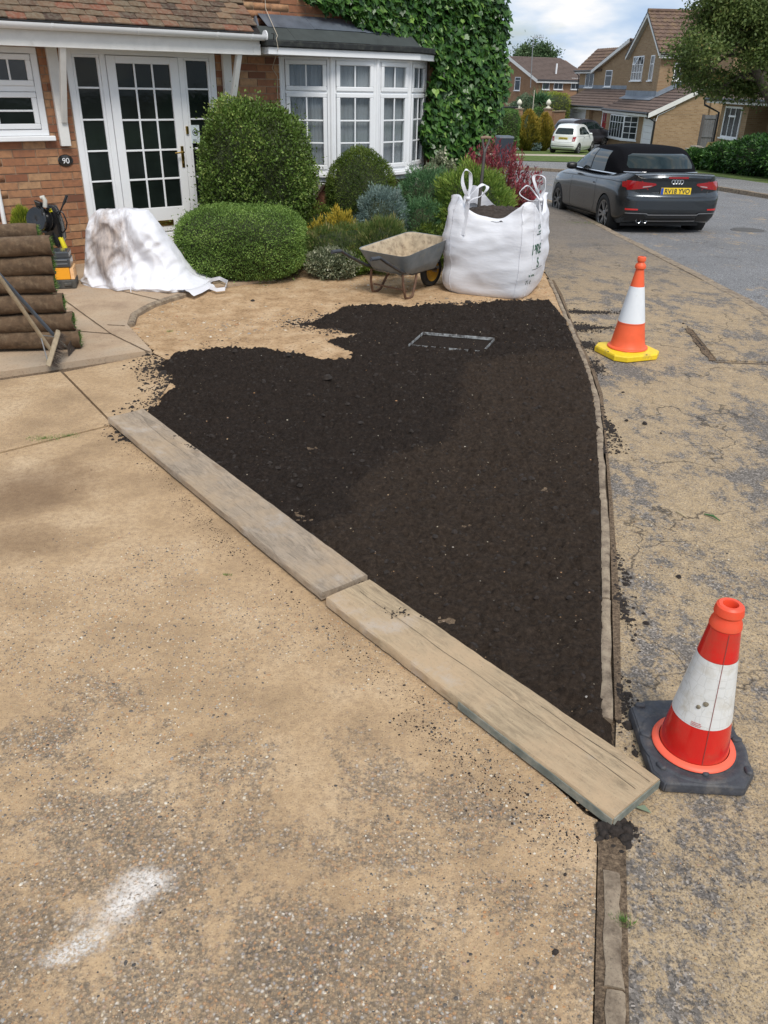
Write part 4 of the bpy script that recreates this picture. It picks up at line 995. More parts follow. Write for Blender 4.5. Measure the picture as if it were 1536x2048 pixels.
# base: chamfered plate with a shallow ring and cast studs
mb = MB(); k = len(corn)
def ring(sc, z): return [(p[0]*sc, p[1]*sc, z) for p in corn]
vs = ring(1.0, 0)+ring(1.0, .024)+ring(.965, .034)+ring(.92, .036)
mb.add(vs, [(r_*k+j, r_*k+(j+1) % k, (r_+1)*k+(j+1) % k, (r_+1)*k+j) for r_ in range(3) for j in range(k)]+[tuple(range(3*k, 4*k)), tuple(range(k))[::-1]])
me = mb.mesh('base'); bm = bmesh.new(); bm.from_mesh(me); bmesh.ops.recalc_face_normals(bm, faces=bm.faces[:]); bm.to_mesh(me); bm.free(); me2 = me
bm = bmesh.new(); bm.from_mesh(me); bmesh.ops.bevel(bm, geom=[e for e in bm.edges if e.calc_face_angle(0) > R(20)], offset=.004, segments=2, affect='EDGES'); bm.to_mesh(me); bm.free(); smooth(me, 35)
base = link('base', me, blk, cone)
rgm = MB().lathe([(.132, .0362), (.150, .0402), (.156, .0400), (.162, .0362)], 48, None, (False, False)); rgm.build('raised_ring', blk, base, sm=60)
def stud(x, y, a):
    m_ = MB(); prof = [(1, .0), (1, .006), (.75, .0095), (.3, .0105)]; n = 14
    vs = [(math.cos(2*math.pi*j/n)*.0105*s_, math.sin(2*math.pi*j/n)*.0105*s_+(.006 if math.sin(2*math.pi*j/n) > 0 else -.006), h_) for s_, h_ in prof for j in range(n)]
    m_.add(vs, [(i*n+j, i*n+(j+1) % n, (i+1)*n+(j+1) % n, (i+1)*n+j) for i in range(3) for j in range(n)]+[tuple(range(3*n, 4*n))])
    o = m_.build('stud', blk, base, sm=50); o.location = (x, y, .0355); o.rotation_euler = (0, 0, a)
for p in [(1280, 1412), (1291, 1471), (1322, 1533), (1411, 1546), (1496, 1543), (1473, 1481), (1452, 1440)]:
    x, y = G(*p, .037); stud(x-cx, y-cy, random.uniform(0, 3.1))
def cone_r(z): return .104+(.034-.104)*(z-.04)/(.56-.04)
MB().lathe([(.122, .037), (.126, .041), (.124, .046), (.112, .050), (.106, .052)], 48, None, (False, False)).build('flange', flg, cone, sm=50)
seg = lambda a, b, g=0: [(cone_r(z)+g, z) for z in np.linspace(a, b, 6)]
core = [(cone_r(.045), .045)]+seg(.05, .495)+[(cone_r(.50)+.004, .500), (cone_r(.51)+.003, .515), (cone_r(.52)+.000, .524), (cone_r(.53)-.001, .536), (cone_r(.54)+.005, .543), (cone_r(.55)+.005, .555), (cone_r(.56)+.004, .566), (.032, .571), (.022, .571), (.020, .565), (.020, .52), (.001, .515)]
MB().lathe(core, 48, None, (False, False)).build('cone_body', org, cone, sm=35)
MB().lathe(seg(.052, .175, .0014)[0:1]+seg(.052, .175, .0016), 48, None, (False, False)).build('red_band', red_r, cone, sm=60)
MB().lathe(seg(.1755, .398, .0022), 48, None, (False, False)).build('white_band', white_r, cone, sm=60)
MB().lathe(seg(.3985, .497, .0018), 48, None, (False, False)).build('red_band', red_r, cone, sm=60)
va = math.atan2(-cy, -cx)   # towards camera
sa = va+R(22)
MB().ribbon([((cone_r(z)+.003)*math.cos(sa), (cone_r(z)+.003)*math.sin(sa), z) for z in np.linspace(.054, .495, 14)], (-math.sin(sa), math.cos(sa), 0), .0016, .001).build('sleeve_seam', plain('seam', (.25, .06, .05), .6), cone)
for dz, da, sz_ in ((.262, 4, .0085), (.246, -9, .0065)):
    aa = va+R(da); r_ = cone_r(dz)+.002
    lm = MB().lathe([(.001, -.0), (sz_, .0), (sz_*.95, .002), (sz_*.5, .004), (.0005, .0045)], 9, Matrix.Translation((r_*math.cos(aa), r_*math.sin(aa), dz)) @ Matrix.Rotation(aa, 4, 'Z') @ Matrix.Rotation(R(80), 4, 'Y'), (False, False)); lm.v = [tuple(Vector(v)+Vector((random.uniform(-1, 1), random.uniform(-1, 1), random.uniform(-1, 1)))*.0009) for v in lm.v]
    lm.build('mud_spot', plain('dried mud', (.20, .17, .12), .95, var=.3, vscale=80), cone)
tm = text_mesh('REFLECTIVE\nSLEEVE\nKEEP CLEAN', .0062)
# tiny red print at the foot of the white band (illegible in the photograph: three short lines)
bars = MB()
random.seed(3)
for ln in range(3):
    a_ = va-R(14)
    for j in range(9):
        w = random.uniform(.0014, .0030); z_ = .190-ln*.0052; r_ = cone_r(z_)+.0030
        x_, y_ = r_*math.cos(a_), r_*math.sin(a_); tx, ty = -math.sin(a_), math.cos(a_)
        bars.add([(x_, y_, z_), (x_+tx*w, y_+ty*w, z_), (x_+tx*w, y_+ty*w, z_+.0028), (x_, y_, z_+.0028)], [(0, 1, 2, 3)]); a_ += (w+.0012)/r_
bars.build('small_print', plain('red print', (.6, .05, .04), .5), cone)
bpy.data.meshes.remove(tm)

cx, cy = G(1252, 708)
cone2 = empty('traffic_cone', (cx, cy, .001), R(20), 'taller orange cone with one white band and yellow base, farther along the pavement', 'traffic cone', 'traffic cones on the pavement')
q = .205; ch = .07; pl = [(q, -q+ch), (q, q-ch), (q-ch, q), (-q+ch, q), (-q, q-ch), (-q, -q+ch), (-q+ch, -q), (q-ch, -q)]
k = 8; vs = [(p[0]*s_, p[1]*s_, z) for s_, z in ((.97, 0), (1, .006), (1, .038), (.97, .048), (.80, .054), (.74, .056)) for p in pl]
mb = MB().add(vs, [(r_*k+j, r_*k+(j+1) % k, (r_+1)*k+(j+1) % k, (r_+1)*k+j) for r_ in range(5) for j in range(k)]+[tuple(range(5*k, 6*k)), tuple(range(k))[::-1]])
b2 = mb.build('base', yel, cone2, sm=30)
for j in range(8):
    a_ = j*math.pi/4+.2; MB().box(-.012, .012, -.006, .006, .0, .003, Matrix.Translation((math.cos(a_)*.195, math.sin(a_)*.195, .046)) @ Matrix.Rotation(a_, 4, 'Z')).build('notch', blk, b2)
cr2 = lambda z: .136+(.036-.136)*(z-.06)/(.62-.06)
MB().lathe([(.150, .056), (.156, .062), (.152, .070), (.138, .074)]+[(cr2(z), z) for z in np.linspace(.08, .655, 12)]+[(.040, .662), (.041, .675), (.036, .69), (.026, .700), (.024, .708), (.031, .714), (.033, .735), (.029, .744), (.018, .745), (.016, .71), (.001, .705)], 48, None, (False, False)).build('cone_body', org2, cone2, sm=40)
MB().lathe([(cr2(z)+.0025, z) for z in np.linspace(.262, .53, 8)], 48, None, (False, False)).build('white_band', wht2, cone2, sm=60)
MB().lathe([(cr2(z)+.0035, z) for z in np.linspace(.255, .263, 3)], 48, None, (False, False)).build('band_lip', org2, cone2, sm=60)

# --- manhole frame showing in the soil
mc = empty('manhole_cover', ((man[0][0]+man[2][0])/2, (man[0][1]+man[2][1])/2, .0), 0, 'rectangular manhole cover filled with soil, its pale metal rim showing', 'manhole cover')
ox, oy = mc.location.x, mc.location.y
rim = plain('galvanised rim', (.30, .31, .31), .7, .1, var=.5, vscale=30, dirt=(.04, .03, .025), dscale=26, damt=(.46, .6))
random.seed(21)
for i, (u0, u1, w_) in enumerate([(0, .35, .004), (.4, 1, .005), (0, 1, .010), (.05, .95, .005), (0, .45, .007), (.5, .95, .006)]):
    e_ = [(0, 1), (0, 1), (1, 2), (2, 3), (3, 0), (3, 0)][i]; a = Vector(man[e_[0]]+(0,)); b = Vector(man[e_[1]]+(0,))
    p = a.lerp(b, u0); q = a.lerp(b, u1); d = (q-p).normalized(); nn = Vector((-d.y, d.x, 0)); k = 10; vs = []
    for j in range(k+1):
        c_ = p.lerp(q, j/k); ww = w_*random.uniform(.5, 1.0)/2
        for s_, z in ((-1, .006), (-1, .027), (1, .027), (1, .006)): vs.append((c_.x+nn.x*ww*s_-ox, c_.y+nn.y*ww*s_-oy, z))
    me = MB().add(vs, [(j*4+m_, j*4+(m_+1) % 4, (j+1)*4+(m_+1) % 4, (j+1)*4+m_) for j in range(k) for m_ in range(4)]+[(0, 1, 2, 3), (k*4+3, k*4+2, k*4+1, k*4)]).mesh('rim'); bm = bmesh.new(); bm.from_mesh(me); bmesh.ops.recalc_face_normals(bm, faces=bm.faces[:]); bm.to_mesh(me); bm.free()
    link('rim', me, rim, mc)
MB().prism([(p[0]*.97-ox*.97, p[1]*.97-oy*.97) for p in man], -.02, -.004).build('tray', M['clod'], mc)

# --- bulk bag of topsoil
t = NT('woven white bag'); p = t.pos(obj=True)
wv = t.noise(t.new('Mapping', None, Vector=p, Scale=(1, 1, 3)).outputs[0], 9, 8, .62, .8); w2 = t.noise(t.new('Mapping', None, Vector=p, Scale=(1, 1, 6)).outputs[0], 22, 5, .6)
c = t.ramp(t.noise(p, 3, 6, .6), [(.3, (.74, .74, .78)), (.7, (.82, .82, .85))])
b = t.bump(w2, .2, .004, t.bump(wv, .35, .012)); t.done(c, .55, b, None, .35)
trb = t.new('BsdfTranslucent', None, Color=(.8, .8, .82)); ms_ = t.new('MixShader', None, Fac=.10); t.t.links.new(t.b.outputs[0], ms_.inputs[1]); t.t.links.new(trb.outputs[0], ms_.inputs[2]); t.t.links.new(ms_.outputs[0], t.out.inputs[0])
M['bag'] = t.m
bc = (1.075, 8.36); brot = R(-21)
bag = empty('bulk_bag', (bc[0], bc[1], .0), brot, 'full white woven bulk bag with tied loops and green print beside the wheelbarrow', 'bulk bag')
nth, nz_ = 128, 44
def bagp(th, v, inner=0):
    ca, sa = math.cos(th), math.sin(th); ex = 4.4
    r_ = (abs(ca)**ex+abs(sa)**ex)**(-1/ex)
    corner = max(0, (r_-1.0)/.20)
    top = .735+.175*corner**1.7+.02*math.sin(th*3+1)
    zz = v*top
    prof = np.interp(v, [0, .03, .08, .2, .45, .7, .88, 1.0], [.90, .95, .99, 1.03, 1.05, 1.035, 1.0, .965])
    bul = 1+.05*math.sin(v*math.pi)*(1-corner)
    rr = r_*.452*prof*bul
    rr *= 1+.035*corner*v
    x, y = rr*ca, rr*sa*.95
    # folds: horizontal creases under the rim, bulge wrinkles
    n1 = noise.noise(Vector((x*3.0, y*3.0, zz*5)))*.022+noise.noise(Vector((x*6, y*6, zz*17+4)))*.006*(.3+v)-.038*abs(noise.noise(Vector((x*4, y*4, zz*7+9))))*(.1+.9*v)
    fold = .005*math.sin(zz*90+noise.noise(Vector((x*6, y*6, 2)))*7)*max(0, v-.72)*2+.010*math.sin(math.atan2(y, x)*26+zz*9)*max(0, v-.55)*corner
    k_ = 1+(n1+fold)/.44
    x *= k_; y *= k_
    if inner: x *= .93-.0*inner; y *= .93
    return Vector((x, y, zz+.006*noise.noise(Vector((x*8, y*8, 7)))))
V = [bagp(2*math.pi*i/nth, v/nz_) for v in range(nz_+1) for i in range(nth)]
Vi = [bagp(2*math.pi*i/nth, 1.0-.06*k_, 1)*1.0 for k_ in range(0, 4) for i in range(nth)]
F = [(v*nth+i, v*nth+(i+1) % nth, (v+1)*nth+(i+1) % nth, (v+1)*nth+i) for v in range(nz_+4) for i in range(nth)]
mb = MB().add(V+Vi, F+[tuple(range(nth))[::-1]])
bagm = mb.build('bag_body', M['bag'], bag, sm=80)
bb_ = bvh_of(bagm)
# soil inside
rg_ = 30; V = []; F = []
for a_ in range(rg_+1):
    for i in range(64):
        th = 2*math.pi*i/64; e = bagp(th, .86, 1); f_ = a_/rg_; V.append((e.x*f_*1.0, e.y*f_, .715+.075*(1-f_**2)+.022*noise.noise(Vector((e.x*f_*14, e.y*f_*14, 1)))+.02*noise.noise(Vector((e.x*f_*35, e.y*f_*35, 5)))))
F = [(a_*64+i, a_*64+(i+1) % 64, (a_+1)*64+(i+1) % 64, (a_+1)*64+i) for a_ in range(rg_) for i in range(64)]
mb = MB().add(V, F); o = mb.build('topsoil_heap', plain('brown topsoil', (.045, .033, .026), .98, var=.5, vscale=40, bump=1, bscale=120), None, sm=180)
o.location = bag.location; o.rotation_euler = (0, 0, brot); props(o, 'dark brown topsoil filling the open white bulk bag', 'topsoil heap', kind='stuff')
# seams along the vertical corners and straps
for sx_, sy_ in ((-1, -1), (1, -1), (1, 1), (-1, 1)):
    for dth in (.13, -.13):
        th = math.atan2(sy_, sx_)+dth; path = [bagp(th, v)*1.006 for v in np.linspace(.03, 1, 26)]
        MB().ribbon(path, (-math.sin(th), math.cos(th), 0), .011, .003).build('seam', M['bag'], bag)
def loop(corner_th, pts_, w=.034, nm='lifting_loop'):
    from mathutils import geometry
    P = [Vector(p) for p in pts_]; out = []
    for i in range(len(P)-1):
        p0 = P[max(i-1, 0)]; p1 = P[i]; p2 = P[i+1]; p3 = P[min(i+2, len(P)-1)]
        for k in range(7):
            u = k/7; out.append(.5*((2*p1)+(-p0+p2)*u+(2*p0-5*p1+4*p2-p3)*u*u+(-p0+3*p1-3*p2+p3)*u**3))
    out.append(P[-1]); n = len(out); side = [Vector((math.cos(i/n*5+corner_th)*.55, math.sin(i/n*5+corner_th)*.9-.3, .25*math.sin(i/n*6))).normalized() for i in range(n)]
    MB().ribbon(out, side, w, .004).build(nm, M['bag'], bag, sm=60)
def wpt(px, py, Y):        # sight-line point to bag-local
    x, y = XY(px, py, Y); z = Zt(px, py, Y); q = Vector((x-bc[0], y-bc[1], z)); c_, s_ = math.cos(-brot), math.sin(-brot); return Vector((q.x*c_-q.y*s_, q.x*s_+q.y*c_, q.z))
yl = 8.02; kn = wpt(936, 397, yl)
loop(0, [kn, wpt(925, 365, yl), wpt(929, 341, yl+.02), wpt(940, 345, yl+.03), wpt(941, 372, yl+.03), wpt(937, 392, yl+.01), kn+Vector((.01, 0, -.04))])
loop(1, [kn, wpt(952, 378, yl+.1), wpt(967, 369, yl+.13), wpt(975, 376, yl+.12), wpt(962, 392, yl+.08), wpt(945, 398, yl+.04), kn+Vector((0, .01, -.04))])
yr = 8.12; kn2 = wpt(1081, 400, yr)
loop(2, [kn2, wpt(1074, 380, yr+.02), wpt(1067, 356, yr+.03), wpt(1076, 350, yr+.05), wpt(1090, 356, yr+.06), wpt(1090, 376, yr+.04), wpt(1083, 394, yr+.02), kn2+Vector((0, 0, -.04))])
loop(3, [kn2, wpt(1062, 402, yr-.02), wpt(1042, 391, yr-.04), wpt(1041, 382, yr-.03), wpt(1055, 371, yr+.0), wpt(1066, 382, yr+.01), wpt(1078, 398, yr+.0), kn2+Vector((0, 0, -.04))])
for kk, aa in ((kn, 235), (kn2, 305)):
    th = R(aa)-0; path = [bagp(math.atan2(kk.y, kk.x)+dd, v)*1.012 for dd, v in ((0, .72), (0, .82), (0, .92))]+[kk+Vector((0, 0, -.05)), kk]
    MB().ribbon(path, (-math.sin(math.atan2(kk.y, kk.x)), math.cos(math.atan2(kk.y, kk.x)), 0), .045, .005).build('strap', M['bag'], bag, sm=60)
    MB().lathe([(.001, -.02), (.022, -.012), (.026, 0), (.02, .014), (.001, .02)], 10, Matrix.Translation(kk), (False, False)).build('knot', M['bag'], bag, sm=60)
green = plain('dark green print', (.02, .10, .055), .6, var=.1)
grey = plain('grey print', (.09, .11, .10), .6, var=.1)
def bag_text(txt, size, org, xd, outd, mat, parent=bag, bvh=None, off=.003, name='lettering', upd=(0, 0, 1)):
    me = text_mesh(txt, size, align='LEFT', bold=size*.022); xd = Vector(xd).normalized(); od = Vector(outd).normalized(); upv = Vector(upd)
    bm = bmesh.new(); bm.from_mesh(me); bmesh.ops.triangulate(bm, faces=bm.faces[:]); 
    bmesh.ops.subdivide_edges(bm, edges=[e for e in bm.edges if e.calc_length() > size*.18], cuts=1)
    for v in bm.verts:
        q = Vector(org)+xd*v.co.x+upv*v.co.y; h, n_, i_, d_ = (bvh or bb_).ray_cast(q+od*1.0, -od)
        v.co = (h+od*off) if h is not None else q
    bm.to_mesh(me); bm.free(); return link(name, me, mat, parent)
# right-hand side face (local +x): text reads away from the camera
rs = lambda s_, z: (.3, s_, z)
for txt, size, y_, z_, mt_ in [('PREMIUM', .13, -.33, .47, green), ('SOIL', .13, -.22, .34, green), ('CRAFT', .055, -.22, .67, green), ('www.', .045, -.33, .235, green), ('Tel:', .055, -.34, .165, grey)]:
    txt = {'PREMIUM': 'PRE', 'SOIL': 'S', 'CRAFT': 'C BA'}.get(txt, txt)
    bag_text(txt, size, rs(y_, z_), (0, 1, 0), (1, -.15, 0), mt_)
def bag_bar(y0, y1, z0, z1, mat, sx_=1):
    k = 10; vs = []
    for j in range(k+1):
        for z in (z0, z1):
            q = Vector((.3*sx_, y0+(y1-y0)*j/k, z)); od = Vector((sx_, -.15, 0)).normalized(); h, *_r = bb_.ray_cast(q+od*1.0, -od); vs.append(h+od*.003)
    MB().add(vs, [(2*j, 2*j+2, 2*j+3, 2*j+1) if sx_ > 0 else (2*j+1, 2*j+3, 2*j+2, 2*j) for j in range(k)]).build('printed_line', mat, bag)
bag_bar(-.31, -.02, .285, .290, grey); bag_bar(-.24, -.12, .60, .612, grey); bag_bar(-.20, -.08, .62, .632, green)
for txt, size, y_, z_, mt_ in [('M', .125, -.20, .50, green), ('ds', .05, -.20, .655, green)]:
    bag_text(txt, size, (-.3, y_-.02, z_), (0, -1, 0), (-1, -.15, 0), mt_)
bag_bar(-.30, -.02, .285, .290, grey, -1); bag_bar(-.3, -.14, .60, .603, grey, -1)

# --- fork handle standing in the bag
fk = empty('garden_fork', (0, 0, 0), 0, 'garden fork stuck upright in the bulk bag, only its shaft and handle showing', 'garden fork')
a = Vector((*XY(957, 418, 8.45), Zt(957, 418, 8.45))); b = Vector((*XY(969, 305, 8.62), Zt(969, 305, 8.62))); g1_ = Vector((*XY(972, 282, 8.64), Zt(972, 282, 8.64)))
fk.location = a; mb = MB().tube([Vector((0, 0, -.12)), (b-a)*.25, (b-a)], [.017, .017, .015], 10); mb.build('shaft', plain('worn dark shaft', (.05, .042, .036), .6), fk, sm=60)
wd_ = plain('worn handle wood', (.22, .14, .09), .6)
d_ = (b-a); u_ = Vector((1, .25, 0)).normalized(); w_ = d_.normalized()
MB().tube([d_, d_+w_*.04-u_*.012, d_+w_*.10-u_*.032, d_+w_*.135-u_*.034], [.015, .012, .011, .012], 8).tube([d_, d_+w_*.05+u_*.016, d_+w_*.10+u_*.034, d_+w_*.135+u_*.034], [.015, .012, .011, .012], 8).build('yoke', plain('fork yoke', (.06, .05, .045), .5), fk, sm=60)
MB().tube([d_+w_*.135-u_*.055, d_+w_*.14, d_+w_*.135+u_*.05], [.015, .017, .015], 10).build('grip', wd_, fk, sm=60)

# --- wheelbarrow
WB = empty('wheelbarrow', (.20, 8.05, 0), R(50), 'grey metal wheelbarrow with a sandy tray and yellow wheel hub, left of the white bag', 'wheelbarrow')
def rrect(hx, hy, r_, z, n=5, sx_=0, taper=0):
    out = []
    for cx_, cy_, a0 in ((hx-r_, hy-r_, 0), (-hx+r_, hy-r_, 90), (-hx+r_, -hy+r_, 180), (hx-r_, -hy+r_, 270)):
        for i in range(n+1):
            a_ = R(a0+90*i/n); x_ = cx_+r_*math.cos(a_); y_ = cy_+r_*math.sin(a_); zz = z+taper*(x_/hx); out.append((x_+sx_, y_*(1-.06*(x_/hx)), zz))
    return out
lay = [(.44, .325, .09, .505, .02, .045), (.445, .33, .09, .515, .02, .045), (.43, .318, .085, .513, .02, .045), (.415, .30, .08, .49, .02, .045), (.36, .255, .07, .34, .03, .02), (.31, .21, .06, .262, .03, .0), (.27, .17, .05, .25, .03, 0)]
outl = [(.44, .325, .09, .505, .02, .045), (.365, .262, .075, .34, .03, .02), (.315, .215, .065, .252, .03, 0), (.27, .17, .05, .240, .03, 0)]
V = []; k = 24
for hx, hy, r_, z, sx_, tp in lay: V += rrect(hx, hy, r_, z, 5, sx_, tp)
n = len(lay); F = [(i*k+j, i*k+(j+1) % k, (i+1)*k+(j+1) % k, (i+1)*k+j) for i in range(n-1) for j in range(k)]+[tuple(range((n-1)*k, n*k))]
b0 = len(V)
for hx, hy, r_, z, sx_, tp in outl: V += rrect(hx, hy, r_, z, 5, sx_, tp)
F += [(b0+i*k+(j+1) % k, b0+i*k+j, b0+(i+1)*k+j, b0+(i+1)*k+(j+1) % k) for i in range(len(outl)-1) for j in range(k)]+[tuple(range(b0+3*k, b0+4*k))[::-1]]
F += [(j, (j+1) % k, b0+(j+1) % k, b0+j) for j in range(k)]
t = NT('galvanised tray'); p = t.pos(obj=True)
c = t.ramp(t.noise(p, 7, 6, .65), [(.3, (.15, .17, .18)), (.7, (.24, .26, .265))])
nrm = t.new('SeparateXYZ', None, Vector=t.new('NewGeometry').outputs['Normal']).outputs[2]
sxyz = t.new('SeparateXYZ', None, Vector=p).outputs[2]
c = t.mix(t.ramp(t.noise(p, 9, 7, .7), [(.56, 0.0), (.7, .7)]), c, (.26, .25, .20)); M['tray'] = t.done(c, .6, t.bump(t.noise(p, 60, 4, .6), .2, .004), None, .4)
dmat = plain('sand crusted steel', (.42, .34, .235), .92, var=.25, vscale=14, bump=.6, bscale=90, dirt=(.17, .12, .08), dscale=16, damt=(.5, .68))
me = bpy.data.meshes.new('tray'); me.from_pydata(V, [], F); me.materials.append(M['tray']); me.materials.append(dmat)
smooth(me, 50)
for i, f in enumerate(me.polygons): f.material_index = 1 if 2*k <= i < (n-1)*k+1 else 0
tray = link('tray', me, None, WB); WB.scale = (.88, .88, .93); WB.location = (.15, 8.08, 0)
fr = plain('dark barrow frame', (.045, .047, .05), .5, .3, var=.3, vscale=20, dirt=(.16, .10, .06), dscale=14)
rust = plain('rusty leg', (.14, .075, .045), .75, .2, var=.35, vscale=16)
grip = plain('rubber grip', (.05, .055, .065), .7)
for s_ in (1, -1):
    MB().tube([(-.86, .275*s_, .50), (-.74, .275*s_, .495), (-.62, .272*s_, .43), (-.36, .245*s_, .31), (-.10, .20*s_, .245), (.25, .12*s_, .235), (.52, .06*s_, .20)], .016, 10).build('frame_rail', fr, WB, sm=60)
    MB().tube([(-.88, .275*s_, .50), (-.75, .275*s_, .495)], .019, 10).build('handle_grip', grip, WB, sm=60)
    MB().tube([(-.30, .225*s_, .27), (-.295, .235*s_, .15), (-.26, .24*s_, .03), (-.20, .24*s_, .012), (-.13, .235*s_, .03), (-.05, .21*s_, .16), (.0, .18*s_, .24)], .014, 8).build('leg', rust, WB, sm=60)
MB().tube([(-.24, -.24, .10), (-.24, .24, .10)], .009, 8).build('cross_brace', rust, WB)
wh = MB(); Mx = Matrix.Translation((.50, 0, .175)) @ Matrix.Rotation(R(90), 4, 'X')
tyre = MB().lathe([(.115, -.03), (.135, -.04), (.158, -.036), (.174, -.018), (.176, 0), (.174, .018), (.158, .036), (.135, .04), (.115, .03), (.112, 0), (.115, -.03)], 32, Mx, (False, False)).build('tyre', M['rubber'], WB, sm=60)
hub = MB().lathe([(.001, -.022), (.04, -.024), (.045, -.012), (.10, -.02), (.116, -.03), (.118, 0), (.116, .03), (.10, .02), (.045, .012), (.04, .024), (.001, .022)], 28, Mx, (False, False)).build('wheel_hub', plain('yellow wheel hub', (.62, .33, .03), .55, var=.15, vscale=12, dirt=(.3, .2, .1)), WB, sm=50)
MB().tube([(.50, -.085, .175), (.50, .085, .175)], .009, 8).build('axle', M['steel'], WB)
for s_ in (1, -1): MB().box(.42, .56, .065*s_-.012, .065*s_+.012, .195, .225).build('axle_bracket', M['steel'], WB, bevel=.003)
V = []; F = []; kk = 26
for i in range(kk+1):
    for j in range(kk+1):
        x = -.36+.78*i/kk; y = -.25+.5*j/kk; e = max(abs(x-.03)/.39, abs(y)/.25)
        V.append((x, y, .262+.03*noise.noise(Vector((x*6, y*6, 0)))+.11*max(0, (x+.02)/.42)*(1-abs(y)*2.0)+.012*noise.noise(Vector((x*30, y*30, 3)))-.0*max(0, e-.8)))
F = [(i*(kk+1)+j, (i+1)*(kk+1)+j, (i+1)*(kk+1)+j+1, i*(kk+1)+j+1) for i in range(kk) for j in range(kk)]
V = [(x*(.86+.3*(z-.26)), y*(.82+.5*(z-.26)), z) for x, y, z in V]
o = MB().add(V, F).build('sand', M['earth'], None, sm=180); o.location = WB.location; o.rotation_euler = WB.rotation_euler; o.scale = WB.scale; props(o, 'thin heap of sandy soil in the tray of the wheelbarrow', 'sand', kind='stuff')

# --- crumpled empty white bag by the door
crumple_o = (-2.50, 8.2)
cb_ = empty('crumpled_bag', (crumple_o[0], crumple_o[1], .03), 0, 'empty white bulk bag slumped in front of the door, its side smeared with mud', 'empty bag')
lev = [  # z, list of outline points (px at front) -> world x extents at several heights: x_left, x_right, depth
 (0.0, -.58, .62, .36), (.03, -.60, .72, .37), (.08, -.56, .56, .33), (.20, -.53, .44, .29), (.38, -.50, .34, .25), (.54, -.47, .24, .21), (.64, -.42, .17, .17), (.69, -.36, .13, .11), (.705, -.26, .05, .04)]
nth = 220; V = []; nl = 70
zs_ = np.linspace(0, 1, nl)
for a_ in range(nl):
    q = zs_[a_]*(len(lev)-1); i = min(int(q), len(lev)-2); f_ = q-i; L0, L1 = lev[i], lev[i+1]; z, xl, xr, dp = [L0[j]*(1-f_)+L1[j]*f_ for j in range(4)]
    for j in range(nth):
        th = 2*math.pi*j/nth; ca, sa = math.cos(th), math.sin(th); ex = 3.0; r_ = (abs(ca)**ex+abs(sa)**ex)**(-1/ex)
        x = (xl+xr)/2+(xr-xl)/2*ca*r_; y = dp*sa*r_*(1+.3*(x-.0))
        y += -.12*max(0, (x+.05))*(1-z)                       # right part swings forward
        f1 = noise.noise(Vector((x*3.2+z*1.5, y*2, z*1.1+2)))*.09+.05-.14*abs(noise.noise(Vector((x*4+z*3.5, y*2, z*2.2-x*1.5))))-.05*abs(noise.noise(Vector((x*9-z*7, y*3, z*7+3))))+.012*math.sin(x*34+z*9+2*noise.noise(Vector((x*3, y*3, z*3)))*2)
        pleat = -.055*math.exp(-((x+.02+.10*z)/.05)**2)*(sa < 0)    # deep vertical fold near the middle
        amp = 1 if 0 < a_ < nl-1 else .4
        V.append((x+.3*f1*amp, y-(f1*amp*(1 if sa < 0 else .5))*1.0-pleat*1.0, z+.028*noise.noise(Vector((x*5, y*5, z*2)))*amp*min(1, z*12+.1)))
F = [(v*nth+i, v*nth+(i+1) % nth, (v+1)*nth+(i+1) % nth, (v+1)*nth+i) for v in range(nl-1) for i in range(nth)]+[tuple(range(nth))[::-1], tuple(range((nl-1)*nth, nl*nth))]
t = NT('muddy white bag'); p = t.pos(obj=True)
c = t.ramp(t.noise(p, 4, 6, .6), [(.3, (.70, .70, .74)), (.7, (.78, .78, .81))])
v0 = t.new('VectorMath', {'operation': 'SUBTRACT'}, _0=p, _1=(-.23, -.3, .42)).outputs[0]; v0 = t.new('VectorMath', {'operation': 'MULTIPLY'}, _0=v0, _1=(1/.30, .2, 1/.42)).outputs[0]
l = t.math('ADD', t.new('VectorMath', {'operation': 'LENGTH'}, _0=v0).outputs['Value'], t.math('MULTIPLY', t.math('SUBTRACT', t.noise(t.new('Mapping', None, Vector=p, Scale=(2.2, 1, .8)).outputs[0], 5, 8, .72), .5), 2.0))
mk = t.ramp(l, [(.35, 1.0), (.95, 0.0)])
mud = t.ramp(t.noise(t.new('Mapping', None, Vector=p, Scale=(2.5, 1, .7)).outputs[0], 9, 7, .7), [(.35, (.10, .065, .05)), (.6, (.38, .29, .23))])
c = t.mix(t.math('MULTIPLY', mk, .8), c, mud)
M['muddybag'] = t.done(c, .6, t.bump(t.noise(p, 18, 7, .65), .5, .015), None, .3)
me = bpy.data.meshes.new('bag_body'); me.from_pydata(V, [], F); smooth(me); link('bag_body', me, M['muddybag'], cb_)
# trailing flap and strap
def cloth_strip(path, widths, nm, parent, mat, sag=.0):
    V = []; n = len(path); m_ = 8
    for i, p in enumerate(path):
        t_ = (Vector(path[min(i+1, n-1)])-Vector(path[max(i-1, 0)])).normalized(); s_ = Vector((-t_.y, t_.x, 0)).normalized()
        for j in range(m_+1):
            u = j/m_-.5; q = Vector(p)+s_*widths[i]*u+Vector((0, 0, .03*(1-4*u*u)+.02*noise.noise(Vector((i*.7, j*.9, 2))))); V.append(q)
    return MB().add(V, [(i*(m_+1)+j, (i+1)*(m_+1)+j, (i+1)*(m_+1)+j+1, i*(m_+1)+j+1) for i in range(n-1) for j in range(m_)]).build(nm, mat, parent, sm=180)
tailp = [Vector((*G(x, y, .03), .02)) for x, y in [(370, 590), (392, 586), (408, 580), (420, 575)]]
lp = [Vector((p.x-crumple_o[0], p.y-crumple_o[1], .015)) for p in tailp]
cloth_strip(lp, [.30, .17, .10, .12], 'flap', cb_, M['bag'])
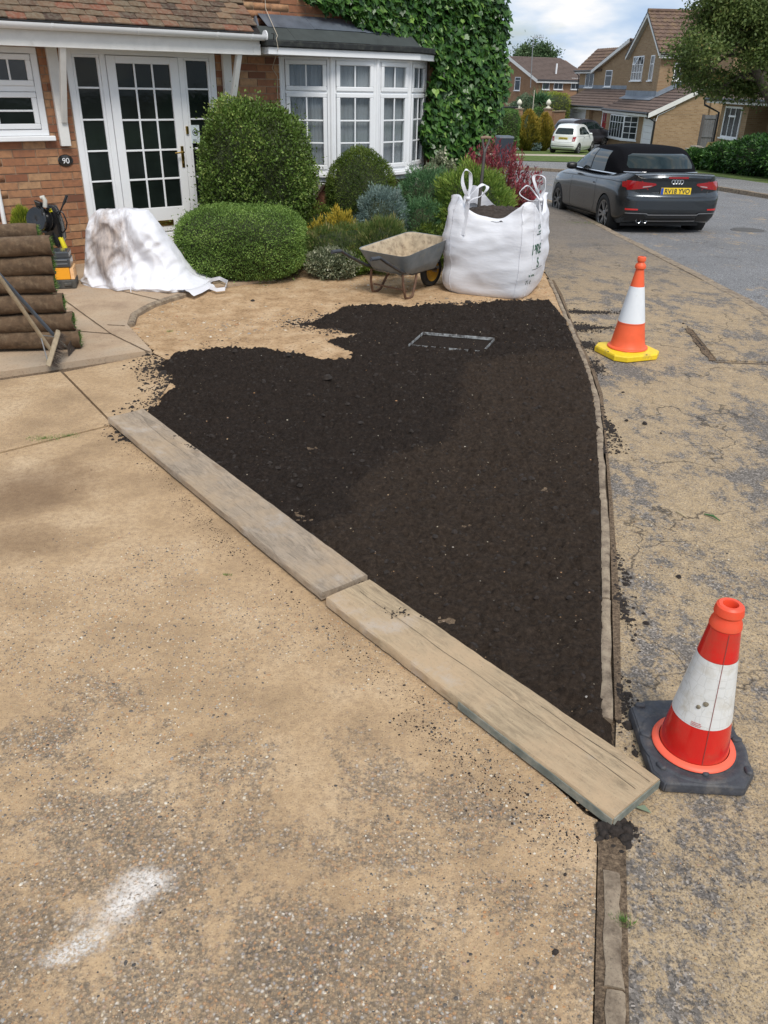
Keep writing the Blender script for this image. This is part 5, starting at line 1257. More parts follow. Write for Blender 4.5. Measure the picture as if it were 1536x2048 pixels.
q = [Vector((*G(x, y, .03), .02)) for x, y in [(412, 578), (425, 570), (440, 567), (456, 572), (450, 582), (434, 583), (418, 580)]]
MB().ribbon([Vector((p.x-crumple_o[0], p.y-crumple_o[1], .035+.02*math.sin(i))) for i, p in enumerate(q)], (.1, .2, 1), .035, .004).build('strap', M['bag'], cb_, sm=60)
MB().tube([(.0, -.40, .05), (.01, -.43, .0), (.03, -.45, -.02), (.05, -.46, .0)], .004, 6).build('tie_cord', M['bag'], cb_)

# --- stack of turf rolls
turf_soil = plain('turf underside soil', (.10, .062, .035), .98, var=.35, vscale=18, bump=1.0, bscale=70, dirt=(.20, .14, .085), dscale=14, damt=(.5, .7))
turf_green = plain('rolled grass', (.05, .10, .022), .9, var=.4, vscale=60, bump=1, bscale=200)
def turf_roll(loc, rz, r_, L_, label, tilt=0, seed=0, light=False):
    root = empty('turf_roll', loc, 0, label, 'turf roll', 'rolled turves stacked on the path'); root.rotation_euler = (0, tilt, rz)
    random.seed(seed); th = .021; turns = (r_-.012)/(th*1.12); n = int(22*turns); st = []
    for i in range(n+1):
        a_ = 2*math.pi*turns*i/n; rr = .012+(r_-.012)*i/n; st.append((a_, rr))
    ph = math.pi*1.6-2*math.pi*turns
    def lay(r0, r1, nm, mat, kx=26, seedo=0):
        V = []
        for k_ in range(kx+1):
            x = -L_+L_*k_/kx
            for a_, rr in st:
                wob = 1+.05*noise.noise(Vector((x*16, math.cos(a_+ph)*4, math.sin(a_+ph)*4+seed)))+.07*noise.noise(Vector((x*4, math.cos(a_+ph)*1.2, math.sin(a_+ph)*1.2+seed)))
                for dr_ in (r0, r1):
                    R2_ = max(.004, rr+dr_)*wob; xx = x+(.012*noise.noise(Vector((a_*1.3, seed+seedo, 0)))+.02*(1-rr/r_)*-1 if k_ == kx else 0)
                    V.append((xx, R2_*math.cos(a_+ph)*1.03, R2_*math.sin(a_+ph)*.95+r_*.95+.008*noise.noise(Vector((x*5, seed, 1)))))
        w = 2*(n+1); F = []
        for k_ in range(kx):
            for i in range(n):
                for s_ in (0, 1):
                    a = k_*w+2*i+s_; F.append((a, a+2, a+2+w, a+w) if s_ else (a+2, a, a+w, a+2+w))
        for i in range(n): 
            a = kx*w+2*i; F.append((a, a+1, a+3, a+2)); a = 2*i; F.append((a+1, a, a+2, a+3))
        a = 2*n; F += [(k_*w+a, k_*w+a+1, (k_+1)*w+a+1, (k_+1)*w+a) for k_ in range(kx)]
        me = bpy.data.meshes.new(nm); me.from_pydata(V, [], F); smooth(me, 60); return link(nm, me, mat, root)
    lay(-.012, 0, 'soil_layer', turf_soil); lay(-.020, -.0125, 'grass_layer', turf_green)
    # grass blades sticking out of the end
    nb = 260; V = []; F = []
    for i in range(nb):
        a_, rr = random.choice(st); aa = a_+ph; rr -= .016; p = Vector((random.uniform(-.03, .0), rr*math.cos(aa), rr*math.sin(aa)+r_*.95)); d = Vector((random.uniform(.01, .035), random.uniform(-.015, .015), random.uniform(-.012, .02)))
        s_ = Vector((0, random.uniform(-1, 1), random.uniform(-1, 1))).normalized()*.0015; V += [p-s_, p+s_, p+d]; F.append((3*i, 3*i+1, 3*i+2))
    fast('grass_blades', np.array([tuple(v) for v in V]), np.array(F), np.random.default_rng(seed).random(nb), M['blade'], root)['kind'] = 'stuff'
    return root
M['blade'] = tinted('grass blades', [(0, (.05, .12, .02)), (.6, (.11, .22, .04)), (1, (.26, .32, .10))], .7, 0)
names = ['bottom roll of the turf stack, behind the broom head', 'second roll up from the ground in the turf stack', 'third roll up from the ground in the turf stack', 'fourth roll up, set a little back in the turf stack', 'fifth roll up in the turf stack beside the orange tool box', 'sixth roll up, green grass showing at its end, just under the topmost', ]
ang = R(12)
endp = [(162, 683), (150, 645), (130, 608), (112, 572), (110, 537), (107, 504)]
for i, p in enumerate(endp):
    x, y = XY(*p, 5.93); turf_roll((x, y, .034+.136*i), ang+random.uniform(-.03, .03), .079, 1.15, names[i], R(random.uniform(-1.5, 2.0)), i+1)
x, y = XY(80, 482, 6.15); turf_roll((x, y, .034+.136*5.45), ang, .07, 1.1, 'topmost pale sandy roll of the turf stack, set behind the others', 0, 9)
for i in range(5):
    x, y = XY(endp[i][0]-14, endp[i][1], 6.13); turf_roll((x-.03, y+.0, .034+.136*i), ang, .078, 1.1, ['lowest', 'second', 'third', 'fourth', 'highest'][i]+' roll of the hidden rear column of the turf stack', 0, 20+i)

# --- broom and rake
wood = plain('pale broom wood', (.33, .26, .17), .75, var=.2, vscale=14, bump=.3, dirt=(.16, .12, .08), dscale=12)
bro = empty('broom', (*G(98, 738, .03), .035), 0, 'wide wooden broom leaning on the turf rolls, head on the path, pale pole', 'broom')
B0 = bro.location.copy()
hb = Vector((0, 0, .025)); ht = Vector((*XY(117, 662, 5.68), Zt(117, 662, 5.68)))-B0; hd = (ht-hb).normalized(); sdv = Vector((.35, -.9, .0)).normalized(); nv = hd.cross(sdv).normalized()
def obox(m_, c0, c1, sv, nv_, ws, wn_):
    vs = [c+sv*a*ws+nv_*b*wn_ for c in (c0, c1) for a, b in ((-1, -1), (1, -1), (1, 1), (-1, 1))]; return m_.add(vs, [(0, 1, 2, 3), (7, 6, 5, 4), (0, 4, 5, 1), (1, 5, 6, 2), (2, 6, 7, 3), (3, 7, 4, 0)])
def fixn(o):
    bm = bmesh.new(); bm.from_mesh(o.data); bmesh.ops.recalc_face_normals(bm, faces=bm.faces[:]); bm.to_mesh(o.data); bm.free(); return o
fixn(obox(MB(), hb, ht, sdv, nv, .034, .017).build('head', wood, bro, bevel=.006))
brs = MB(); random.seed(5)
bn = nv if nv.x > 0 else -nv
for i in range(260):
    c_ = hb.lerp(ht, random.uniform(.03, .97))+sdv*random.uniform(-.026, .026)+bn*.017; d = bn*random.uniform(.05, .065)+Vector((random.uniform(-1, 1), random.uniform(-1, 1), random.uniform(-1, 1)))*.012; s_ = hd*.0016
    brs.add([c_-s_, c_+s_, c_+d], [(0, 1, 2)])
o = brs.build('bristles', plain('dark bristles', (.05, .035, .025), .9), bro); o['kind'] = 'stuff'
hm_ = hb.lerp(ht, .42)-bn*.015
he = Vector((*XY(0, 556, 5.25), Zt(0, 556, 5.25)))-B0; he = hm_+(he-hm_)*1.35
MB().tube([hm_, hm_+(he-hm_)*.5+Vector((0, 0, .004)), he], [.0145, .0145, .0145], 10).build('pole', wood, bro, sm=60)
MB().tube([hb.lerp(ht, .10)-bn*.012, hm_+(he-hm_)*.16], .005, 6).build('brace', M['steel'], bro)
MB().tube([hb.lerp(ht, .80)-bn*.012, hm_+(he-hm_)*.16], .005, 6).build('brace', M['steel'], bro)
rk = empty('hoe', (*G(144, 712, .03), .035), 0, 'blue grey metal handled hoe leaning on the turf rolls beside the broom', 'hoe')
K0 = rk.location.copy()
e0 = Vector((*XY(140, 700, 5.78), Zt(140, 700, 5.78)))-K0; e1 = Vector((*XY(118, 682, 5.72), Zt(118, 682, 5.72)))-K0; e2 = Vector((*XY(0, 551, 5.3), Zt(0, 551, 5.3)))-K0; e2 = e1+(e2-e1)*1.35
MB().tube([e1, e2], .0135, 10).build('handle', plain('blue grey tube', (.10, .125, .16), .45, .3, var=.15), rk, sm=60)
MB().tube([e0, e0.lerp(e1, .5), e1+(e2-e1)*.04], [.006, .008, .012], 8).build('neck', plain('bare steel neck', (.30, .27, .22), .5, .4), rk, sm=60)
bl0 = Vector((-.02, -.02, 0)); bl1 = Vector((*G(158, 690, .03), .04))-K0
fixn(MB().add([bl0, bl1, bl1+Vector((-.03, .01, .075)), bl0+Vector((-.0, .01, .07)), bl0+Vector((.006, .004, 0)), bl1+Vector((.006, .004, 0)), bl1+Vector((-.024, .014, .075)), bl0+Vector((.006, .014, .07))], [(0, 1, 2, 3), (4, 5, 6, 7), (0, 1, 5, 4), (1, 2, 6, 5), (2, 3, 7, 6), (3, 0, 4, 7)]).build('blade', plain('rusty blade', (.07, .055, .045), .7, .4), rk))

# --- pressure washer and tool box
pw = empty('pressure_washer', (*XY(118, 545, 8.32), .03), R(12), 'black and yellow pressure washer with hose reel and lance, standing behind the turf stack', 'pressure washer')
W0 = Vector(pw.location); 
def wl_(px, py, Y):
    q = Vector((*XY(px, py, Y), Zt(px, py, Y)))-W0; c_, s_ = math.cos(-R(12)), math.sin(-R(12)); return Vector((q.x*c_-q.y*s_, q.x*s_+q.y*c_, q.z))
yy_ = plain('bright yellow plastic', (.80, .68, .03), .4, var=.05)
gl = plain('glossy black plastic', (.012, .012, .013), .22, coat=.4)
for a, b in (((120, 474), (133, 515)), ((115, 498), (125, 530))):
    MB().tube([wl_(a[0], a[1], 8.3), wl_((a[0]+b[0])/2+3, (a[1]+b[1])/2, 8.3), wl_(b[0], b[1]+8, 8.3)], [.024, .026, .024], 8).build('upright', yy_, pw, sm=60)
MB().tube([wl_(126, 518, 8.34), wl_(122, 548, 8.34)], .07, 12).build('lower_body', gl, pw, sm=60)
bp = [wl_(*q, 8.28) for q in [(93, 408), (103, 413), (112, 430), (119, 450), (122, 468), (124, 478), (119, 498), (110, 492), (96, 482), (88, 470), (86, 440)]]
cc_ = sum(bp, Vector())/len(bp)
fixn(MB().slab(bp, Vector((.03, .14, 0))).build('motor_housing', gl, pw, bevel=.018, sm=40, seg=2))
rc = wl_(79, 440, 8.2); MR = Matrix.Translation(rc) @ Matrix.Rotation(R(-30), 4, 'Z') @ Matrix.Rotation(R(78), 4, 'X')
reel = MB().lathe([(.001, -.06), (.11, -.06), (.118, -.05), (.118, -.042), (.085, -.038), (.085, .03), (.118, .034), (.118, .046), (.11, .055), (.04, .058), (.001, .05)], 32, MR, (False, False)).build('hose_reel', gl, pw, sm=40)
MB().tube([wl_(92, 445, 8.15), wl_(86, 430, 8.14), wl_(84, 415, 8.15)], [.014, .012, .01], 8).build('reel_crank', gl, pw, sm=60)
fixn(MB().slab([wl_(*q, 8.22) for q in [(66, 400), (80, 406), (82, 418), (74, 420)]], Vector((.02, .05, 0))).build('handle_bracket', gl, pw, bevel=.006))
MB().tube([wl_(82, 396, 8.2), wl_(86, 394, 8.2), wl_(90, 401, 8.2), wl_(90, 414, 8.2)], [.020, .021, .021, .021], 10).build('top_grip', plain('off white grip', (.50, .49, .44), .6), pw, sm=60)
for q in ([(99, 419), (103, 417), (98, 433), (95, 430)], [(100, 417), (105, 423), (103, 424), (98, 421)]):
    fixn(MB().slab([wl_(x, y, 8.262) for x, y in q], Vector((.0, .012, 0))).build('yellow_flash', yy_, pw))
MB().tube([wl_(117, 433, 8.34), wl_(125, 412, 8.36), wl_(130, 402, 8.37), wl_(134, 390, 8.38)], [.008, .008, .016, .013], 8).build('lance', gl, pw, sm=60)
hs = [wl_(*q, 8.33) for q in [(112, 425), (118, 423), (128, 430), (134, 445), (132, 458), (124, 468)]]
MB().tube([hs[0], (hs[0]+hs[1])/2, hs[1], (hs[1]+hs[2])/2+Vector((.01, 0, .01)), hs[2], hs[3], hs[4], hs[5]], .007, 8).build('hose', gl, pw, sm=60)
tb = empty('tool_box', (*XY(130, 580, 7.95), .03), R(14), 'orange and black plastic tool box with clear lid on the path beside the turf', 'tool box')
orb = plain('orange plastic', (.85, .36, .02), .45, var=.06); dk = plain('dark grey plastic', (.035, .037, .037), .55, var=.2, dirt=(.12, .11, .09))
MB().box(-.16, .125, -.12, .14, 0, .085).build('tray', dk, tb, bevel=.012, seg=2)
MB().box(-.135, .085, -.11, .12, .086, .20).build('drawer_box', orb, tb, bevel=.008, seg=2)
MB().box(.088, .122, -.105, .12, .086, .195).box(.10, .112, -.109, -.104, .13, .155).build('side_latch', plain('pale orange', (.85, .52, .26), .5), tb, bevel=.004)
MB().box(-.15, .105, -.12, .12, .205, .285).box(-.13, .10, -.10, .12, .286, .345).build('lid', plain('smoky lid', (.06, .065, .07), .25, coat=.5), tb, bevel=.012, seg=2)
MB().box(-.13, .08, -.126, -.1205, .235, .24).box(-.13, .08, -.126, -.1205, .27, .275).build('lid_rib', plain('pale edge', (.25, .26, .27), .4), tb)
MB().box(-.155, -.10, -.135, -.1205, .09, .12).box(.02, .09, -.135, -.1205, .03, .06).build('latch', dk, tb, bevel=.004)
# small leftovers on the pavement
tw = MB().tube([Vector((*G(1408, 1030), .006)), Vector((*G(1425, 1036), .012)), Vector((*G(1440, 1044), .006))], [.003, .006, .002], 6)
props(tw.build('green_sprig', plain('green sprig', (.05, .12, .04), .8), None), 'small green sprig lying on the sandy pavement above the near cone', 'sprig')
tw = MB().tube([Vector((*G(1352, 1024), .005)), Vector((*G(1364, 1031), .007)), Vector((*G(1374, 1037), .004))], [.003, .004, .002], 6)
props(tw.build('twig', plain('dry straw', (.45, .36, .22), .8), None), 'pale dry stalk on the pavement left of the green sprig', 'twig')
x, y = G(1284, 1622); lf = MB().add([(x-.022, y+.01, .006), (x-.006, y-.006, .012), (x+.024, y-.012, .005), (x+.008, y+.01, .014)], [(0, 1, 2, 3)])
props(lf.build('fallen_leaf', plain('grey green leaf', (.16, .20, .13), .8), None), 'small grey green leaf on the ground by the corner of the board', 'leaf')
for i, (px, py, s_) in enumerate([(1357, 1154, .013), (1289, 848, .02), (1253, 842, .013), (1246, 785, .012), (1322, 867, .009), (1188, 1028, .028), (505, 604, .028), (655, 770, .035), (936, 606, .04), (1110, 1905, .010)]):
    x, y = G(px, py); o = lumps('soil_clod', np.array([(x, y)]), [s_], M['clod'], z=s_*.2 if py != 770 else .05, kind=None)
    ws = ['round black clod on the pavement left of the near cone top', 'largest dark clod on the pavement below the yellow cone base', 'dark clod just left of the larger one below the yellow cone base', 'small clod near the edging below the yellow based cone', 'tiny clod right of the two below the yellow cone base', 'clod lying against the concrete edging on the topsoil', 'dark clod alone on the bare earth near the clipped low hedge', 'large lump standing up from the upper left of the topsoil', 'clod at the foot of the white bulk bag', 'small black stone on the driveway near the bottom edging']
    props(o, ws[i], 'clod')
# ================================================================== PLANTS
def leafmat(nm, stops, tr=.22, rough=.55):
    stops = [(p_, tuple(min(.9, q*1.4) for q in c_)) for p_, c_ in stops]
    return tinted(nm, stops, rough, 0, transl=tr, spec=.35)
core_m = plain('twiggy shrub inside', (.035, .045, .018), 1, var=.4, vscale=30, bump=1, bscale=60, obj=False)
def leaf_cloud(P, Nm, ln, wd, spread=.9, droop=0.0, up=0.0, fold=.25):
    n = len(P); r_ = rng.normal(0, 1, (n, 3)); D = Nm*1.0+r_*spread+np.array([0, 0, up]); D /= np.linalg.norm(D, axis=1, keepdims=True)
    A = rng.normal(0, 1, (n, 3)); S = np.cross(D, A); S /= np.linalg.norm(S, axis=1, keepdims=True)+1e-9; U = np.cross(S, D)
    L_ = (ln*rng.uniform(.6, 1.25, n))[:, None]; W_ = (wd*rng.uniform(.7, 1.2, n))[:, None]
    p0 = P; p1 = P+D*L_*.45+S*W_*.5+U*L_*fold*.4; p2 = P+D*L_-U*L_*droop; p3 = P+D*L_*.45-S*W_*.5+U*L_*fold*.4
    V = np.stack([p0, p1, p2, p3], 1).reshape(-1, 3); F = np.arange(4*n).reshape(n, 4)
    return V, F
def superell(n, rx, ry, rz, ex, zmin=-1.0, seed=0, lump=.06, lfreq=3.0, shell=(.86, 1.03), flat=0):
    g = np.random.default_rng(seed); d = g.normal(0, 1, (n*3, 3)); d /= np.linalg.norm(d, axis=1, keepdims=True); 
    q = (np.abs(d)**ex).sum(1)**(-1/ex); p = d*q[:, None]; k = p[:, 2] > zmin; p = p[k][:n]; d = d[k][:n]
    nrm = np.sign(p)*np.abs(p)**(ex-1)/np.array([rx, ry, rz]); nrm /= np.linalg.norm(nrm, axis=1, keepdims=True)
    ph = g.uniform(0, 6.28, 9)
    b = .9*np.sin(p[:, 0]*lfreq*9+ph[7])*np.sin(p[:, 1]*lfreq*8+ph[8])*np.sin(p[:, 2]*lfreq*9.5+ph[0])+(np.sin(p[:, 0]*lfreq*2.1+ph[0])*np.sin(p[:, 1]*lfreq*1.7+ph[1])+np.sin(p[:, 2]*lfreq*2.5+ph[2])*np.sin(p[:, 0]*lfreq*1.3+ph[3])+.6*np.sin(p[:, 0]*lfreq*5+ph[4])*np.sin(p[:, 2]*lfreq*5.5+ph[5])*np.sin(p[:, 1]*lfreq*4+ph[6]))
    s = g.uniform(shell[0], shell[1], len(p))*(1+lump*b)
    P = p*s[:, None]*np.array([rx, ry, rz]); return P, nrm, b
def shrub(name, label, cat, c, r_, ex, n, leaf, mat, zmin=-.98, lump=.05, lf=3.0, spread=.8, up=.1, seed=0, shell=(.84, 1.04), group=None, core=.84, coremat=None, stems=True, extra=0):
    """c = base centre on the ground, r_ = (rx, ry, height)"""
    rx, ry, h = r_; rz = h/2
    root = empty(name, (c[0], c[1], c[2] if len(c) > 2 else 0), 0, label, cat, group)
    P, N_, b = superell(n, rx, ry, rz, ex, zmin, seed, lump, lf, shell)
    if extra:
        g = np.random.default_rng(seed+5); k = g.choice(len(P), extra); P2 = P[k]*1.0+N_[k]*g.exponential(.035, (extra, 1))+g.normal(0, .008, (extra, 3)); P = np.concatenate([P, P2]); N_ = np.concatenate([N_, N_[k]]); b = np.concatenate([b, b[k]])
    P[:, 2] += rz
    V, F = leaf_cloud(P, N_, leaf[0], leaf[1], spread, 0, up)
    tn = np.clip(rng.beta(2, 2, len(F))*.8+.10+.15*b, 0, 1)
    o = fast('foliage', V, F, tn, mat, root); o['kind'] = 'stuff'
    # inner mass of twigs
    m_ = MB(); k = 20; vs = []
    for i in range(13):
        ph = math.pi*(i/12)-math.pi/2
        for j in range(k):
            th = 2*math.pi*j/k; d = np.array([math.cos(ph)*math.cos(th), math.cos(ph)*math.sin(th), math.sin(ph)]); q = (np.abs(d)**ex).sum()**(-1/ex); p = d*q*core*np.array([rx, ry, rz]); vs.append((p[0], p[1], p[2]+rz))
    m_.add(vs, [(i*k+j, i*k+(j+1) % k, (i+1)*k+(j+1) % k, (i+1)*k+j) for i in range(12) for j in range(k)])
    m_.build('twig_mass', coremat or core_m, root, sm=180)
    return root
def on(px, Y, wpx, top, base=None):
    """centre x, half width, top height of something seen at picture column px at distance Y"""
    x0, _ = XY(px-wpx/2, top+40, Y); x1, _ = XY(px+wpx/2, top+40, Y); return (x0+x1)/2, (x1-x0)/2, Zt(px, top, Y)
Lbox = leafmat('box leaves', [(0, (.030, .038, .010)), (.35, (.055, .085, .016)), (.7, (.095, .165, .028)), (1, (.26, .30, .085))])
Llow = leafmat('hebe leaves', [(0, (.05, .08, .018)), (.5, (.105, .18, .035)), (1, (.22, .31, .075))])
Lyew = leafmat('yew leaves', [(0, (.02, .04, .006)), (.5, (.055, .09, .012)), (1, (.13, .17, .025))])
Lblue = leafmat('blue juniper needles', [(0, (.05, .085, .075)), (.5, (.11, .16, .145)), (1, (.22, .28, .25))], .1)
Ljun = leafmat('green juniper needles', [(0, (.02, .055, .022)), (.5, (.05, .115, .045)), (1, (.11, .20, .08))], .12)
Lgold = leafmat('golden conifer', [(0, (.13, .12, .015)), (.5, (.30, .24, .03)), (1, (.55, .38, .05))])
Lheath = leafmat('heath needles', [(0, (.025, .05, .012)), (.5, (.07, .115, .025)), (.85, (.17, .18, .06)), (1, (.36, .28, .14))])
Lbright = leafmat('bright conifer', [(0, (.035, .075, .012)), (.5, (.10, .17, .025)), (1, (.24, .30, .06))])
Lvar = leafmat('variegated leaves', [(0, (.05, .065, .035)), (.5, (.11, .13, .07)), (.85, (.28, .29, .19)), (1, (.42, .40, .30))])
Lred = leafmat('red young leaves', [(0, (.04, .055, .022)), (.35, (.10, .09, .045)), (.55, (.13, .03, .035)), (.8, (.23, .035, .05)), (1, (.34, .12, .12))])
Lhedge = leafmat('hedge leaves', [(0, (.025, .055, .012)), (.5, (.06, .13, .025)), (1, (.14, .22, .055))])
Lyg = leafmat('yellow green hedge', [(0, (.06, .09, .008)), (.5, (.17, .21, .02)), (1, (.34, .36, .06))])
Lgb = leafmat('golden brown conifer', [(0, (.06, .06, .008)), (.4, (.14, .13, .018)), (.75, (.26, .20, .03)), (1, (.40, .26, .05))])
Llaur = leafmat('laurel leaves', [(0, (.010, .03, .008)), (.5, (.024, .07, .015)), (.9, (.065, .14, .03)), (1, (.16, .27, .08))], .18, .35)
Livy = leafmat('ivy leaves', [(0, (.010, .030, .008)), (.4, (.024, .066, .014)), (.75, (.062, .135, .025)), (1, (.18, .28, .06))], .12, .34)
Ltree = leafmat('tree leaves', [(0, (.03, .05, .012)), (.5, (.07, .105, .025)), (.85, (.13, .165, .045)), (1, (.25, .17, .06))], .3)

# big box shrub (rounded cube), yew dome, low clipped shrub
x, w, z = on(512, 9.75, 226, 203); shrub('box_shrub', 'large tall box shrub with a rounded top, between the door and the bow window', 'shrub', (x, 9.62), (w*.96, .58, z-.03), 2.8, 46000, (.034, .020), Lbox, lump=.055, seed=1, extra=6000, core=.88, up=.15)
x, w, z = on(486, 8.85, 253, 420); shrub('clipped_shrub', 'low wide clipped green shrub, cushion shaped, right of the crumpled white bag', 'shrub', (x, 8.80), (w*.97, .60, z+.04), 3.2, 52000, (.021, .011), Llow, lump=.018, seed=2, extra=2500, core=.92, spread=.7, up=.1, shell=(.93, 1.02))
x, w, z = on(722, 10.2, 140, 299); shrub('yew_dome', 'dark green clipped yew dome under the bow window', 'shrub', (x, 10.05), (w*.97, .42, z), 2.35, 26000, (.030, .009), Lyew, lump=.03, seed=3, core=.88, up=.2, shell=(.9, 1.03))
x, w, z = on(765, 9.55, 100, 380); shrub('blue_juniper', 'small blue grey conifer between the yew dome and the wheelbarrow', 'shrub', (x, 9.55), (w, .26, z), 2.2, 15000, (.045, .006), Lblue, lump=.10, lf=5, seed=4, spread=.55, up=.5, core=.75)
x, w, z = on(850, 10.3, 112, 342); shrub('green_juniper', 'spreading blue green juniper under the right end of the bow window', 'shrub', (x, 10.2), (w, .42, z), 2.2, 17000, (.05, .007), Ljun, lump=.12, lf=5, seed=5, spread=.55, up=.4, core=.75)
x, w, z = on(842, 9.7, 90, 398); shrub('green_juniper', 'lower green juniper just behind the wheelbarrow tray', 'shrub', (x, 9.6), (w, .28, z), 2.2, 9000, (.045, .007), Ljun, lump=.12, lf=5, seed=15, spread=.55, up=.4, core=.75)
x, w, z = on(945, 9.9, 150, 338); shrub('bright_conifer', 'bright yellow green conifer behind the bulk bag', 'shrub', (x, 9.75), (w, .42, z), 2.3, 21000, (.055, .010), Lbright, lump=.11, lf=4, seed=6, spread=.5, up=.6, core=.78)
x, w, z = on(700, 9.15, 190, 452); shrub('heath', 'low green heath with pale brown tips, left of the wheelbarrow', 'shrub', (x, 9.15), (w, .36, z), 2.4, 22000, (.045, .005), Lheath, lump=.09, lf=6, seed=7, spread=.4, up=1.1, core=.8)
x, w, z = on(768, 9.0, 90, 440); shrub('heath', 'taller tuft of heath with brown flower tips behind the barrow handle', 'shrub', (x, 8.98), (w, .22, z), 2.2, 11000, (.055, .005), Lheath, lump=.11, lf=6, seed=8, spread=.35, up=1.3, core=.75)
x, w, z = on(682, 9.35, 62, 424); shrub('golden_conifer', 'small orange gold conifer in front of the yew dome', 'shrub', (x, 9.32), (w, .17, z), 2.0, 4200, (.05, .010), Lgold, lump=.14, lf=6, seed=9, spread=.4, up=1.0, core=.6)
x, w, z = on(640, 9.25, 50, 446); shrub('golden_conifer', 'tiny gold sprig conifer beside the clipped low shrub', 'shrub', (x, 9.28), (w, .12, z), 2.0, 1700, (.05, .010), Lgold, lump=.14, lf=6, seed=10, spread=.4, up=1.0, core=.55)
x, w, z = on(664, 8.65, 98, 506); shrub('variegated_shrub', 'sprawling grey green variegated shrublet at the front of the bed', 'shrub', (x, 8.75), (w, .24, z+.02), 2.1, 7000, (.030, .012), Lvar, lump=.14, lf=6, seed=11, spread=.7, up=.35, core=.65)
x, w, z = on(700, 8.85, 72, 496); shrub('yellow_shrub', 'small yellowish green shrublet behind the variegated one', 'shrub', (x, 8.92), (w, .2, z), 2.1, 5200, (.03, .009), Lbright, lump=.14, lf=6, seed=12, spread=.6, up=.5, core=.7)
x, w, z = on(645, 9.6, 150, 418); shrub('dark_shrub', 'dark green filler shrub between the large box shrub and the yew dome', 'shrub', (x, 9.7), (w, .3, z), 2.2, 9000, (.04, .012), Lyew, lump=.1, lf=5, seed=13, spread=.8, up=.3, core=.75)
x, w, z = on(860, 9.3, 70, 452); shrub('dark_shrub', 'dark low shrub hidden behind the tray of the wheelbarrow', 'shrub', (x, 9.35), (w, .3, z), 2.2, 6000, (.04, .012), Lyew, lump=.1, lf=5, seed=14, spread=.8, up=.3, core=.75)
# potted conifer and geranium by the left wall
x, w, z = on(52, 8.55, 42, 416)
pc = shrub('potted_conifer', 'small lime green conifer by the brick wall behind the turf stack', 'shrub', (x, 8.5, .25), (w, .12, z-.25), 1.7, 6500, (.05, .006), leafmat('lime conifer', [(0, (.05, .09, .01)), (.5, (.16, .21, .02)), (1, (.36, .36, .05))]), lump=.05, seed=16, spread=.25, up=1.6, core=.8)
MB().lathe([(.09, -.22), (.12, 0), (.125, .0), (.125, .03), (.11, .03), (.10, 0)], 20).build('pot', plain('terracotta pot', (.35, .14, .07), .8), pc, sm=40)
x, y = XY(68, 470, 8.3); z = Zt(68, 470, 8.3)
ge = empty('red_geranium', (x, y, 0), 0, 'red geranium bloom between the turf stack and the pressure washer', 'flower')
gm = leafmat('red petals', [(0, (.5, .01, .01)), (1, (.8, .04, .03))]); g_ = np.random.default_rng(3); P = g_.normal(0, .022, (160, 3))+np.array([0, 0, z]); V, F = leaf_cloud(P, P*0+np.array([0, -.5, .5]), .018, .016, 1); fast('petals', V, F, g_.random(160), gm, ge)
P = g_.normal(0, .05, (200, 3))+np.array([0, 0, z-.10]); V, F = leaf_cloud(P, P*0+np.array([0, -.5, .5]), .04, .04, 1); fast('leaves', V, F, g_.random(200), Lbox, ge)
MB().lathe([(.08, 0), (.11, .32), (.115, .35), (.10, .35)], 20).build('pot', plain('grey pot', (.3, .31, .33), .7), ge, sm=40)
x, y = XY(84, 484, 8.15); z = Zt(84, 484, 8.15)
wp = empty('white_plastic_jug', (x, y, 0), 0, 'small pale plastic watering jug poking up behind the turf stack', 'jug')
MB().lathe([(.05, .0), (.075, .02), (.078, z-.06), (.05, z-.01), (.02, z+.02), (.018, z+.045)], 18).build('body', plain('pale plastic', (.42, .48, .52), .5), wp, sm=40)

# red leaved shrub with upright shoots
x, w, z = on(998, 11.4, 160, 300)
rs_ = empty('red_shrub', (x, 11.3, T(11.3)), 0, 'shrub with dark red young leaves between the bulk bag and the road', 'shrub')
g_ = np.random.default_rng(31); V = []; Fq = []; tn = []; st = MB()
shoots = []
for i in range(210):
    a = g_.uniform(0, 6.28); r0 = g_.uniform(0, .12); b = Vector((r0*math.cos(a), r0*math.sin(a), .05))
    tx, ty = g_.uniform(-1, 1), g_.uniform(-.8, .8); hh = (z+.25)*g_.uniform(.45, 1.0)*(1-.30*abs(tx)**1.5)
    tip = Vector((tx*w*1.05, ty*.42, hh)); 
    if tx < -.3: tip.z += .12
    mid = b.lerp(tip, .5)+Vector((tx*.1, ty*.1, .08)); shoots.append((b, mid, tip))
    if i < 60: st.tube([b, mid, tip], [.007, .005, .002], 5, False)
Pp, Nn = [], []
for b, m_, t_ in shoots:
    for k in range(46):
        u = g_.uniform(.25, 1.0)**.7; p = (b*(1-u)**2+m_*2*u*(1-u)+t_*u*u); Pp.append((p.x+g_.normal(0, .018), p.y+g_.normal(0, .018), p.z+g_.normal(0, .018))); d = (t_-m_).normalized(); Nn.append((d.x+g_.normal(0, .5), d.y+g_.normal(0, .5), d.z+g_.normal(0, .3)))
        tn.append(np.clip(.15+.75*u*g_.uniform(.55, 1.15), 0, 1))
V, F = leaf_cloud(np.array(Pp), np.array(Nn), .065, .017, .25, .1, .1); o = fast('foliage', V, F, np.array(tn), Lred, rs_); o['kind'] = 'stuff'
st.build('stems', plain('brown stems', (.10, .06, .04), .8), rs_)

